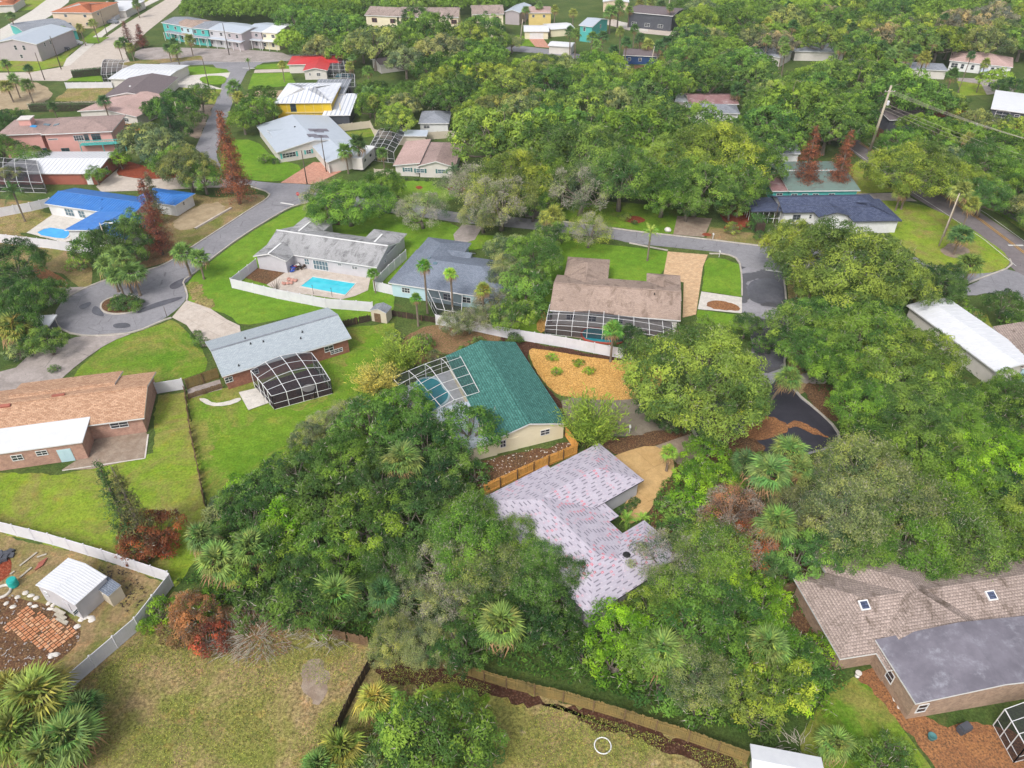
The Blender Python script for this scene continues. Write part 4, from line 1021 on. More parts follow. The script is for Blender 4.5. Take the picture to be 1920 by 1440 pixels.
h.block([(232, 148), (312, 148), (322, 121), (250, 122)], .5, 'gable', 'whiteroof', 'offwhite', 'u'); h.done(seams=1.3)
cage('pool_cage', 'barrel shaped white framed cage beside the wide pale roof', [(194, 154), (232, 152), (244, 126), (202, 124)], 4, 4, lambda u, v: 2.2+1.2*math.sin(math.pi*v), wallsides='fl')
# ---- 14-17 top left
h = House('orange_roof_house', 'cream two storey house with an orange terracotta roof at top left', 'house', (110, 23), (180, 24), 5.6, 'the orange terracotta roof')
h.block([(110, 23), (172, 24), (196, 8), (148, 3)], 1.4, 'hip', 'terraroof', 'peach', 'u')
for p in ((122, 26), (158, 26), (182, 20)): h.window(*p, 1.2, 1.0, 4.4, mull=1)
for p in ((130, 40), (163, 41)): h.window(*p, 1.2, 1.0, 1.5, mull=1)
h.done()
h = House('lilac_house', 'lilac two storey house with a pale grey gable roof and white dormer sides', 'house', (15, 82), (68, 83), 5.4, 'the lilac two storey house')
h.block([(15, 82), (68, 83), (101, 61), (60, 53)], 1.5, 'gable', 'greymetal', 'lilac', 'v', ov=.3)
for p in ((28, 86), (44, 87)): h.window(*p, 1.0, 1.5, 4.2, mull=1)
h.window(40, 104, 1.0, 1.2, 1.5, mull=1); h.window(82, 78, 1.0, 1.3, 4.3, mull=1); h.window(92, 72, 1.0, 1.3, 4.3, mull=1); h.done()
h = House('mint_house', 'mint green house under a long grey roof behind the lilac house', 'house', (37, 62), (110, 52), 3.2, 'the mint green house')
h.block([(40, 60), (128, 58), (120, 42), (50, 40)], 1.0, 'gable', 'greyroof', 'teal', 'u'); h.done()
h = House('flat_roof_house', 'low house with a flat white roof at the top left', 'house', (196, 20), (236, 20), 2.7, 'the flat white roof at top left')
h.block([(196, 20), (236, 20), (246, 4), (205, 2)], .3, 'shed', 'whiteroof', 'offwhite', 'v'); h.done()
h = House('corner_house', 'small pink roofed house at the far top left corner', 'house', (0, 10), (25, 9), 2.9, 'the small corner house')
h.block([(-10, 10), (25, 9), (30, -2), (0, -3)], .9, 'hip', 'terraroof', 'offwhite', 'u'); h.done()
# ---- 18 townhouses
def town(A, B, C, roof, wall, label, n=2, ez=5.6, rise=.9):
    h = House('townhouse', label, 'townhouse', A, B, ez, None, .3)
    h.root['group'] = 'row of townhouses by the car park'
    h.block([A, B, C], rise, 'gable', roof, wall, 'u')
    L = (G(*B, ez)-G(*A, ez)).length
    for k in range(n):
        t = (k+.5)/n; x = A[0]+(B[0]-A[0])*t; y = A[1]+(B[1]-A[1])*t
        h.window(x, y+9, 1.3, 1.1, 4.4, mull=1); h.window(x, y+23, 1.0, 1.3, 1.5, mull=1)
    h.block([(A[0]+1, A[1]+17), (B[0]-1, B[1]+17), (B[0]-2, B[1]+13)], .4, 'shed', roof, 'white', 'v', ez=2.9, th=.15, walls=False)
    for k in range(3): m = MB(); q = h.W(L*(.05+.45*k), -1.6, 1.4); m.box(q, .15, .15, 2.8, h.ang); m.build('porch_post', M['white'], h.root)
    h.done(); return h
tw = [((308, 43), (337, 48), (352, 31), 'greyroof', 'teal', 'turquoise end townhouse at the left of the row'), ((337, 48), (359, 52), (374, 35), 'brownroof', 'paleblue', 'pale blue townhouse under the single brown roof section'),
      ((359, 52), (389, 55), (402, 39), 'greyroof', 'teal', 'teal townhouse in the middle of the row'), ((389, 55), (424, 59), (440, 42), 'greymetal', 'greywhite', 'grey white townhouse right of the teal ones'),
      ((424, 59), (452, 63), (468, 46), 'greymetal', 'lilac', 'lilac grey townhouse beside the gap in the row'), ((458, 57), (489, 60), (500, 42), 'greymetal', 'lilac', 'lilac townhouse right of the gap with a hedge'),
      ((489, 60), (520, 62), (530, 44), 'whiteroof', 'cream', 'cream end townhouse at the right of the row')]
for a in tw: town(*a)
# ---- 19 red roof
h = House('red_roof_house', 'white house with a bright red roof and a gabled wing', 'house', (567, 133), (614, 132), 2.7, 'the red roofed house')
h.block([(550, 121), (640, 119), (642, 105), (548, 105)], .9, 'hip', 'redroof', 'offwhite', 'u'); h.block([(567, 133), (614, 132), (612, 110)], .8, 'gable', 'redroof', 'offwhite', 'v', ez=2.72)
h.window(597, 138, 1.2, .9, 1.5); h.window(581, 138, .5, .8, 1.6, mull=1); h.done()
cage('pool_cage', 'flat topped white framed cage beside the red roofed house', [(615, 146), (660, 148), (655, 128), (617, 126)], 4, 3, lambda u, v: 2.6+.4*v, wallsides='fr')
pool('turquoise pool just in front of the red roofed house', [(628, 146), (660, 147), (662, 140), (632, 139)], 'pool')
# ---- 20 yellow house under construction
h = House('yellow_sheathed_house', 'yellow sheathed two storey house under construction with a striped white roof', 'house', (530, 193), (622, 192), 5.4, 'the yellow sheathed house')
h.block([(530, 193), (622, 192), (620, 155), (540, 156)], 1.5, 'hip', 'striperoof', 'yellowp', 'u')
h.block([(622, 216), (657, 215), (648, 180), (622, 182)], .7, 'shed', 'striperoof', 'darkgrey', 'v', ez=3.0)
h.block([(590, 160), (646, 176), (640, 148)], .5, 'flat', 'greyroof', 'darkgrey', 'u', ez=4.0)
h.window(550, 202, 1.5, 2.0, 4.0, mull=1, frame='darkteal')
b = h.hit(580, 212)
if b:
    _, q, d, nn = b; g = MB(); ax = (d, nn, Vector((0, 0, 1))); c = h.W(7.5, .3, 2.8); L = 15
    g.box(c+nn*.02, 14.5, .14, .35, ax=ax)
    for k in range(7): g.box(h.W(.8+k*2.3, .45, 2.6), .14, .12, 5.0, ax=ax)
    g.build('framing_band', M['yellowh'], h.root)
h.done(seams=1.1)
cage('pool_cage', 'flat dark screened cage behind the yellow sheathed house', [(643, 190), (668, 190), (668, 165), (643, 163)], 2, 3, lambda u, v: 4.0, wallsides='fr')
# ---- 21 pale grey metal roof with solar panels
h = House('solar_roof_house', 'cream house with a pale grey metal roof carrying solar panels', 'house', (513, 279), (600, 265), 2.7, 'the solar panelled grey roof')
h.block([(513, 279), (597, 273), (628, 229), (573, 222)], 1.5, 'gable', 'greymetal', 'offwhite', 'v')
h.block([(503, 250), (530, 262), (545, 235)], .8, 'gable', 'greymetal', 'offwhite', 'u'); h.block([(590, 279), (638, 300), (655, 262), (625, 252)], .9, 'gable', 'greymetal', 'offwhite', 'v', ez=2.65)
for i, p in enumerate(((588, 244), (597, 246), (606, 244), (586, 254), (596, 256), (606, 256))): h.onroof(*p, 1.9, 2.3, .1, 'navyroof' if 0 else 'membrane', 'solar_panel')
h.window(541, 284, 3.2, 1.2, 1.5, mull=4, shutter='teal'); h.window(578, 281, 1.2, 1.0, 1.5, shutter='teal'); h.door(610, 292, 4.6, 2.1, 'offwhite', 'garage_door', (4, 4))
h.vents([(553, 238)], .15, .2); h.done()
# ---- 22 mauve roof with shutters
h = House('mauve_roof_house', 'cream ranch house with a mauve pink roof and green shutters', 'house', (737, 309), (850, 312), 2.6, 'the mauve roofed house')
h.capm = None
h.block([(737, 309), (785, 311), (808, 267), (766, 265)], .7, 'shed', 'pinkroof2', 'offwhite', 'u'); h.block([(782, 311), (846, 313), (868, 272), (806, 266)], 1.2, 'gabhip', 'pinkroof', 'offwhite', 'v', ez=2.7)
for p, w in (((764, 316), 1.3), ((788, 318), 1.9), ((828, 321), 1.8)): h.window(*p, w, .95, 1.5, shutter='darkteal', glass='glassb')
h.done()
cage('pool_cage', 'arched white framed cage left of the mauve roofed house', [(692, 300), (740, 306), (762, 268), (712, 262)], 4, 5, lambda u, v: 2.2+1.2*math.sin(math.pi*(.1+.8*u)), wallsides='fl')
# ---- 23 condo block
for i, (A, B, C, lab) in enumerate((((683, 28), (745, 31), (752, 17), 'left part of the cream apartment block behind the oaks'), ((745, 31), (800, 32), (806, 16), 'middle part of the cream apartment block with red balcony openings'),
                        ((800, 32), (860, 32), (864, 16), 'part of the cream apartment block half hidden by an oak'), ((885, 27), (938, 26), (940, 12), 'right end of the cream apartment block with stacked balconies'))):
    h = House('apartment_block', lab, 'apartment building', A, B, 8.4, None, .4); h.root['group'] = 'cream apartment block'
    h.block([A, B, C], 1.8, 'gable', 'oakroof', 'cream', 'u')
    for k in (1, 2, 3):
        for t in (.3, .85): h.window(A[0]+(B[0]-A[0])*t, A[1]+4+(3-k)*12, 2.0, 1.4, 1.4+2.7*(k-1), mull=2, frame='redwall')
    h.done()
LAND.append((G(800, 60).x, G(800, 60).y, 'the cream apartment block', None))
# ---- assorted houses further back
def simple(name, label, A, B, C, ez, rise, kind, roof, wall, land=None, ridge=None, wins=(), extra=None, seams=0, D=None):
    h = House(name, label, 'house', A, B, ez, land, .4); h.block([A, B, C]+([D] if D else []), rise, kind, roof, wall, ridge)
    for p in wins: h.window(*p)
    if extra: extra(h)
    h.done(seams=seams); return h
simple('grey_roof_cottage', 'white cottage with a slate grey hip roof under the oaks', (784, 231), (842, 231), (836, 208), 2.7, 1.3, 'hip', 'greyroof', 'white', 'the white cottage', 'v', ((800, 240, 1.6, .8, 1.7),))
simple('white_shed_row', 'long white shed with a white metal roof behind the mauve roof', (742, 254), (800, 255), (800, 246), 2.5, .3, 'shed', 'greymetal', 'tanvinyl', 'the long white shed', 'v', ((748, 264, .8, .7, 1.4, 1),))
simple('hidden_roof_house', 'low house with a dark roof half hidden below the wide oaks', (712, 122), (790, 112), (780, 100), 2.7, .9, 'gable', 'darkroof', 'offwhite', 'the half hidden dark roof')
simple('white_garage_house', 'cream house with a white metal roof and a wide garage door', (982, 59), (1030, 59), (1026, 47), 2.7, .7, 'gable', 'whiteroof', 'cream', 'the white roofed garage', 'u', extra=lambda h: h.door(1006, 66, 5, 2.2, 'white', 'garage_door', (4, 4)))
simple('white_wing_house', 'low wing with a white roof right of the wide garage', (1032, 55), (1064, 53), (1062, 42), 2.7, .6, 'gable', 'whiteroof', 'cream', None, 'u')
simple('turquoise_house', 'turquoise two storey house with a pale gable roof', (1085, 47), (1102, 49), (1142, 36), 5.4, 1.3, 'gable', 'greymetal', 'teal', 'the turquoise two storey house', 'u', ((1096, 52, 1, 1.3, 4.2, 1), (1126, 50, 1, 1.3, 4.2, 1)), D=(1120, 34))
simple('yellow_wall_house', 'pale yellow two storey house between the palms', (990, 24), (1035, 24), (1030, 12), 5.4, .9, 'hip', 'pinkroof2', 'yellowh', 'the pale yellow house', None, ((1000, 30, 1, 1, 4.2, 1), (1020, 30, 1, 1, 4.2, 1)))
simple('grey_wall_house', 'grey walled house left of the pale yellow house', (945, 22), (975, 24), (970, 8), 4.5, .9, 'gable', 'greymetal', 'lilac', 'the grey walled house')
simple('dark_siding_house', 'long dark grey building with a pale base behind palm trunks', (1176, 22), (1262, 30), (1260, 14), 5.5, .6, 'gable', 'darkroof', 'darkgrey', 'the long dark grey building', 'u', ((1190, 30, 2, 1.2, 1.5), (1215, 32, 2, 1.2, 1.5), (1240, 34, 2, 1.2, 1.5)))
simple('cream_top_house', 'cream roofed house at the top edge behind palms', (1130, 3), (1180, 4), (1175, -8), 4, .9, 'gable', 'whiteroof', 'peach', 'the cream roofed house at the top edge')
simple('blue_wall_house', 'deep blue walled house behind the row of palms', (1168, 103), (1236, 106), (1236, 93), 2.8, .8, 'gable', 'darkroof', 'bluewall', 'the deep blue house', 'u', ((1180, 110, 1, 1, 1.5, 1), (1200, 112, 1, 1, 1.5, 1)))
simple('long_grey_roof_house', 'low house with a pale blue roof left of the blue house', (1027, 85), (1072, 88), (1068, 79), 2.7, .4, 'gable', 'whiteroof', 'offwhite')
simple('grey_gable_house', 'house with a grey hip roof showing above the oaks', (1400, 98), (1466, 108), (1440, 88), 3, 1.4, 'hip', 'greyroof', 'offwhite', 'the grey hip roof above the oaks')
simple('grey_hip_house', 'house with a long grey hip roof among the palms', (1490, 96), (1586, 98), (1560, 82), 3, 1.6, 'hip', 'greyroof', 'offwhite', 'the long grey hip roof')
simple('blue_shed_house', 'tiny white and blue house below the palm grove', (1438, 73), (1460, 74), (1456, 68), 3, .4, 'gable', 'greymetal', 'paleblue')
simple('long_white_house', 'long white house with a pink hip roof and a row of windows', (1780, 113), (1898, 126), (1900, 108), 3, 1.9, 'hip', 'pinkroof2', 'white', 'the long white house with many windows', 'u',
       [(1780+x, 117+x*.11, 1.0, 1.5, 1.6, 1) for x in (8, 14, 26, 45, 62, 82, 92, 98)])
simple('flat_grey_house', 'low flat grey roof left of the long white house', (1695, 128), (1768, 132), (1768, 121), 2.7, .3, 'shed', 'greyroof', 'offwhite', None, 'v')
h = simple('dark_modern_house', 'dark grey modern two storey house with a white flat roof and carport', (1858, 203), (1930, 213), (1925, 178), 5.2, .25, 'shed', 'whiteroof', 'darkgrey', 'the dark grey modern house', 'v', ((1880, 213, 3.2, 1.6, 4.0, 2), (1870, 232, 3.5, 2.0, 1.2, 2), (1905, 222, 1.2, 1, 4, 1)))
simple('white_lean_house', 'small building with a white roof below the modern house', (1815, 250), (1880, 256), (1862, 236), 2.8, .4, 'gable', 'whiteroof', 'redwood', 'the small white roofed building')
simple('brown_ridge_house', 'house with a rusty brown roof beside a white flat wing', (1292, 195), (1376, 195), (1370, 175), 3, 1.0, 'gable', 'rustmetal', 'white', 'the rusty brown roof', 'u')
simple('white_flat_wing', 'white flat roofed wing left of the rusty brown roof', (1265, 190), (1292, 192), (1290, 175), 2.9, .2, 'flat', 'whiteroof', 'white')
simple('dark_hip_house', 'dark hip roof in front of the rusty brown roof', (1293, 210), (1388, 213), (1380, 198), 2.8, 1.3, 'hip', 'greyroof', 'white', None, 'u')
simple('grey_patch_house', 'grey roof glimpsed between oaks left of the rusty brown roof', (1108, 180), (1140, 184), (1134, 170), 3, .9, 'gable', 'greymetal', 'darkgrey')
simple('shade_roof_house', 'dark roof in the shade beside the domed oak', (1180, 205), (1212, 207), (1208, 192), 3, .9, 'gable', 'greyroof', 'darkgrey')
simple('black_wall_house', 'black walled house behind the tall utility pole', (1668, 225), (1720, 222), (1715, 200), 3.2, .8, 'gable', 'darkroof', 'darkgrey', 'the black walled house')
simple('road_shelter', 'small building with a worn tan roof beyond the main road', (1808, 340), (1858, 355), (1862, 332), 2.8, .5, 'gable', 'pinkroof', 'greywhite', 'the small building across the main road')
# ---- 30 navy roof
h = House('navy_roof_house', 'white house with a long navy shingle hip roof and yellow garden chairs', 'house', (1470, 399), (1535, 398), 2.7, 'the navy roofed house')
h.trim = 'darkgrey'; h.ov = .5
h.block([(1470, 399), (1530, 412), (1672, 413), (1610, 366), (1460, 369)], 1.5, 'gabhip', 'navyroof', 'white', 'u', uvbox=None) if False else None
h.block(None, 1.4, 'gabhip', 'navyroof', 'white', 'u', **UB(-.2, 20.5, .0, 8.4)); h.block(None, .9, 'gable', 'navyroof', 'white', 'v', **UB(6, 13, -2.2, 5)); h.block(None, .5, 'flat', 'navyroof', 'white', 'u', **UB(-6, .3, 1.2, 8), ez=2.5, ov=.3, walls=False)
h.block(None, 1.2, 'hip', 'navyroof', 'white', 'u', **UB(12, 21.5, -4.5, 6))
h.window(1491, 403, .8, 1.1, 1.5, 1, frame='greyroof'); h.window(1498, 403, .8, 1.1, 1.5, 1, frame='greyroof'); h.window(1520, 404, .6, .9, 1.6, 1)
g = MB()
for k in range(6): g.box(h.W(-5.8+k*1.15, 1.4, 1.25), .08, .08, 2.5, h.ang); g.box(h.W(-5.8, 1.4+k*1.25, 1.25), .08, .08, 2.5, h.ang)
g.box(h.W(-2.9, 1.4, .9), 5.8, .06, .08, h.ang); g.build('porch_frame', M['alu'], h.root)
h.done()
# ---- 31 green metal roof
h = House('green_metal_house', 'house with a faded green metal roof behind the red dead pines', 'house', (1478, 357), (1590, 356), 2.7, 'the faded green metal roof')
h.capm = 'alu'
h.block([(1478, 357), (1592, 357), (1560, 303), (1455, 303)], 1.1, 'gable', 'greenmetal', 'teal', 'u'); h.block([(1448, 358), (1474, 358), (1466, 330), (1432, 333)], .5, 'shed', 'rustmetal', 'teal', 'v', ez=2.5)
for x in (1462, 1490, 1510, 1530, 1560): h.window(x, 362, 1.3, 1.0, 1.4)
h.done()
h = simple('small_white_house', 'small white outbuilding with a grey gable roof and one window', (1452, 288), (1490, 288), (1484, 267), 2.7, .9, 'gable', 'greyroof', 'white', 'the small white outbuilding', 'u', ((1474, 294, .7, .9, 1.5, 1),))
# ---- 32, 33 right edge
simple('white_metal_house', 'house with a wide white metal roof between oaks and a dark gutter', (1700, 572), (1868, 697), (1820, 588), 2.9, .5, 'gable', 'whiteroof', 'offwhite', 'the wide white metal roof', 'u', seams=1.0)
simple('teal_edge_house', 'teal walled house with a tan roof at the right edge', (1862, 612), (1917, 690), (1990, 640), 2.7, 1.3, 'gable', 'oakroof', 'paleblue', 'the teal walled house at the right edge', 'u', ((1893, 668, 1.3, .9, 1.5), (1880, 650, .7, .7, 1.6, 1)))
simple('bottom_edge_roof', 'white roofed structure cut by the bottom edge', (1410, 1462), (1500, 1480), (1540, 1420), 2.5, .4, 'gable', 'whiteroof', 'greywhite', 'the white roof at the bottom edge', 'u')
simple('driveway_carport', 'low carport with a pale frame left of the cul-de-sac', (50, 612), (92, 610), (100, 590), 2.3, .1, 'flat', 'whiteroof', 'darkgrey', 'the low carport', None)
# ---- sheds
def shed(label, A, B, C, ez, rise, roof, wall, ridge, name='garden_shed', door=None, wins=(), ov=.12, seams=0, extra=None):
    h = House(name, label, 'shed', A, B, ez, None, ov); h.block([A, B, C], rise, 'gable', roof, wall, ridge, th=.08)
    for p in wins: h.window(*p)
    if door: h.door(*door)
    if extra: extra(h)
    h.done(seams=seams); LAND.append((h.root.location.x, h.root.location.y, 'the '+name.replace('_', ' '), h)); return h
shed('large white shed with a ribbed metal roof in the garden at lower left', (66, 1097), (140, 1135), (197, 1079), 2.5, .55, 'whiteroof', 'greywhite', 'v', 'white_garden_shed', (120, 1125, .9, 1.8, 'greywhite'),
     ((87, 1112, .55, .6, 1.6, 1, 'glassb'), (134, 1134, .55, .6, 1.6, 1, 'glassb')), seams=.28)
h = House('lean_shed', 'small beige shed with a grey lid roof against the white shed', 'shed', (182, 1104), (205, 1120), 1.75, None, .05)
h.block([(182, 1104), (206, 1116), (226, 1098), (200, 1083)], .15, 'shed', 'slateroof', 'tanvinyl', 'v', th=.08); h.window(197, 1120, .18, .22, 1.4, 1); h.done()
shed('tan plastic shed with a grey roof at the end of the picket fence', (693, 582), (721, 587), (735, 575), 2.0, .55, 'greyroof', 'tanvinyl', 'v', 'tan_garden_shed', (708, 596, 1.1, 1.6, 'oldwood'))
# ================================================================ fences
def runs(px): return [G(*p) for p in px]
def vinyl(label, px, h=1.85, m='vinyl', step=2.4, group=None, lat=0):
    pts = runs(px); root = thing('vinyl_fence', pts[0], label, 'fence', group)
    cap = None; pm = {}
    def post(p):
        nonlocal cap
        if cap is None:
            g = MB(); g.box((0, 0, h/2+.03), .13, .13, h+.06); g.box((0, 0, h+.08), .17, .17, .04); g.lathe((0, 0, h+.1), [(.1, 0), (.01, .07)], 4)
            o = g.build('post', M[m], root, world=False); cap = o.data
        else: o = link(bpy.data.objects.new('post', cap), root)
        o.location = Vector(p)-org(root)
    for a, b in zip(pts, pts[1:]):
        L = (b-a).length; n = max(1, round(L/step)); s = L/n; d = (b-a)/L; ang = math.atan2(d.y, d.x)
        for i in range(n):
            post(a+d*s*i)
            k = round(s, 3)
            if k not in pm:
                g = MB(); w = s-.13; nb = max(2, round(w/.2))
                for j in range(nb): g.box((-w/2+w*(j+.5)/nb, 0, h/2+.03), w/nb-.006, .035, h-.1)
                for z in (.1, h-.06): g.box((0, 0, z), w, .07, .12)
                o = g.build('panel', M[m], root, world=False); pm[k] = o.data
            else: o = link(bpy.data.objects.new('panel', pm[k]), root)
            o.location = a+d*s*(i+.5)-org(root); o.rotation_euler = (0, RND.uniform(-.003, .003), ang)
    post(pts[-1]); return root
def picket(label, px, h=1.8, m='orangewood', w=.14, step=2.4, jag=.04, lean=.0, gapc=.0, name='wood_fence', group=None, thick=.03, posts='oldwood'):
    pts = runs(px); root = thing(name, pts[0], label, 'fence', group)
    for a, b in zip(pts, pts[1:]):
        L = (b-a).length; n = max(1, round(L/step)); s = L/n; d = (b-a)/L; ang = math.atan2(d.y, d.x)
        nn = Vector((-d.y, d.x, 0))
        for i in range(n):
            g = MB(); k = max(3, int(s/w)); c0 = a+d*s*i
            for j in range(k):
                if RND.random() < gapc: continue
                hh = h*(1+RND.uniform(-jag, jag*.4)); t = (j+.5)/k*s
                ax = (d, nn, (Vector((0, 0, 1))+nn*RND.uniform(-.03, .03)+nn*lean+d*RND.uniform(-.012, .012)).normalized())
                g.box(c0+d*t+nn*RND.uniform(-.008, .008)+ax[2]*hh/2, s/k-.012, thick, hh, ax=ax)
            for z in (.35, h-.3): g.box(c0+d*s/2-nn*.05+Vector((0, 0, z)), s, .05, .09, ax=(d, nn, Vector((0, 0, 1))))
            g.build('fence_panel', M[m], root)
            q = MB(); q.box(c0-nn*.1+Vector((0, 0, h/2)), .1, .1, h, ang); q.build('post', M[posts], root)
    return root
vinyl('white vinyl fence round the turquoise pool and its planting bed', [(483, 503), (436, 540), (520, 560), (612, 578), (700, 585)])
vinyl('white vinyl fence between the stained grey roof and the slate roof', [(762, 486), (730, 515), (702, 545), (737, 553)])
vinyl('long white vinyl fence behind the golden mulch garden', [(818, 609), (880, 619), (945, 633), (1060, 652), (1168, 673)])
vinyl('short white vinyl fence beside the orange tan roofed house', [(296, 738), (346, 730)])
vinyl('white vinyl fence running above the white garden shed', [(-60, 978), (0, 997), (100, 1022), (200, 1052), (322, 1093)])
vinyl('white vinyl fence below the white garden shed, down to the palms', [(325, 1098), (262, 1180), (135, 1290), (90, 1330)])
vinyl('white vinyl fence in front of the blue pool', [(-60, 446), (0, 455), (95, 466), (176, 478)])
vinyl('white vinyl fence behind the left palm yard', [(-60, 414), (0, 407), (60, 396), (98, 387)])
vinyl('cream fence behind the solar panelled roof', [(628, 248), (695, 240), (703, 256), (735, 262)], m='tanvinyl')
vinyl('low cream fence beside the mauve roofed house', [(703, 330), (737, 331)], 1.6, m='tanvinyl')
vinyl('cream fence below the white cottage', [(800, 262), (862, 258), (872, 268)], m='tanvinyl')
vinyl('pale wall behind the palm hedge at left', [(55, 206), (120, 203), (212, 200)], 1.7, m='tanvinyl')
vinyl('white fence along the vacant lot at top left', [(125, 166), (212, 165)], 1.7)
vinyl('white railing fence at the far corner lot', [(178, 42), (215, 40), (232, 30)], 1.5)
picket('new orange timber fence above the underlayment covered roof', [(905, 930), (1000, 885), (1082, 851)])
picket('short orange timber fence beside the bamboo', [(1060, 818), (1082, 850)])
picket('brown timber fence left of the red brick house', [(352, 730), (412, 708)], m='mosswood')
picket('low grey timber fence by the stained side yard', [(354, 748), (418, 728)], h=.9, m='oldwood', jag=.1)
picket('thin weathered fence between the two back lawns', [(348, 735), (360, 820), (375, 890), (386, 952)], h=1.1, m='oldwood', w=.3, jag=.1, gapc=.3)
picket('dark picket fence left of the tan shed', [(642, 614), (695, 602)], h=1.3, m='darkwood', jag=.15, gapc=.1)
picket('dark picket fence right of the tan shed', [(735, 592), (820, 606)], h=1.1, m='darkwood', jag=.12, gapc=.1)
picket('mossy yellow timber fence at the foot of the grove', [(828, 1252), (950, 1290), (1056, 1316), (1170, 1350), (1290, 1390), (1400, 1430)], h=1.7, m='mosswood', jag=.05, lean=.04)
picket('dark rotten timber fence between the two fields', [(704, 1236), (668, 1300), (632, 1376), (606, 1420)], h=1.5, m='darkwood', jag=.08, gapc=.05)
picket('brown timber fence behind the dry field', [(470, 1150), (569, 1182), (692, 1212)], h=1.5, m='oldwood', jag=.1, gapc=.06)
picket('red stained fence beside the dark grey modern house', [(1790, 215), (1850, 236), (1905, 250)], m='redwood')
picket('red stained fence behind the utility pole', [(1672, 232), (1740, 226), (1790, 215)], m='redwood')
picket('brown fence beside the salmon roofed house', [(225, 246), (264, 244)], m='orangewood')
picket('grey timber fence behind the weathered tan hip roof', [(1448, 1118), (1495, 1112)], m='oldwood')
# ================================================================ vegetation
def quads(name, C, U, V, tone, mats, mi=None):
    "many small leaf faces: centres C, half-axes U and V"
    n = len(C); v = np.empty((n, 4, 3), np.float32)
    v[:, 0] = C-U; v[:, 1] = C-V*.6; v[:, 2] = C+U; v[:, 3] = C+V*.6
    me = bpy.data.meshes.new(name); me.vertices.add(n*4); me.vertices.foreach_set('co', v.ravel())
    me.loops.add(n*4); me.loops.foreach_set('vertex_index', np.arange(n*4, dtype=np.int32))
    me.polygons.add(n); me.polygons.foreach_set('loop_start', np.arange(0, n*4, 4, dtype=np.int32))
    me.polygons.foreach_set('loop_total', np.full(n, 4, np.int32))
    for m in mats: me.materials.append(M[m])
    if mi is not None: me.polygons.foreach_set('material_index', np.asarray(mi, np.int32))
    a = me.attributes.new('tone', 'FLOAT', 'FACE'); a.data.foreach_set('value', np.clip(tone, 0, 1).astype(np.float32))
    me.update(); me.validate(); return me
def unit(v): return v/np.maximum(np.linalg.norm(v, axis=1, keepdims=True), 1e-6)
def leaf_cloud(C, O, size, rng, up_=.35, asp=.62):
    "random leaf half-axes; normals lean outward along O"
    n = len(C); nor = unit(O*1.15+rng.normal(size=(n, 3))*.5+np.array([0, 0, up_])); r = rng.normal(size=(n, 3))
    U = unit(np.cross(nor, r)); V = np.cross(nor, U); s = size*rng.uniform(.6, 1.35, (n, 1)); return U*s, V*s*asp
def merge_meshes(name, me, extra, mats_extra, keep=False):
    "append tube geometry to a quad mesh"
    v = np.empty(len(me.vertices)*3, np.float32); me.vertices.foreach_get('co', v); n = len(me.polygons)
    mi = np.empty(n, np.int32); me.polygons.foreach_get('material_index', mi)
    tn = np.empty(n, np.float32); me.attributes['tone'].data.foreach_get('value', tn)
    base = len(me.materials); V0 = len(me.vertices)
    verts = [tuple(x) for x in v.reshape(-1, 3)]+extra.v; faces = [(4*i, 4*i+1, 4*i+2, 4*i+3) for i in range(n)]+[tuple(V0+k for k in f) for f in extra.f]
    m2 = bpy.data.meshes.new(name); m2.from_pydata(verts, [], faces)
    for m in me.materials: m2.materials.append(m)
    for m in mats_extra: m2.materials.append(M[m])
    m2.polygons.foreach_set('material_index', np.concatenate([mi, np.full(len(extra.f), base, np.int32)]))
    a = m2.attributes.new('tone', 'FLOAT', 'FACE'); a.data.foreach_set('value', np.concatenate([tn, np.zeros(len(extra.f), np.float32)]))
    m2.update(); return m2
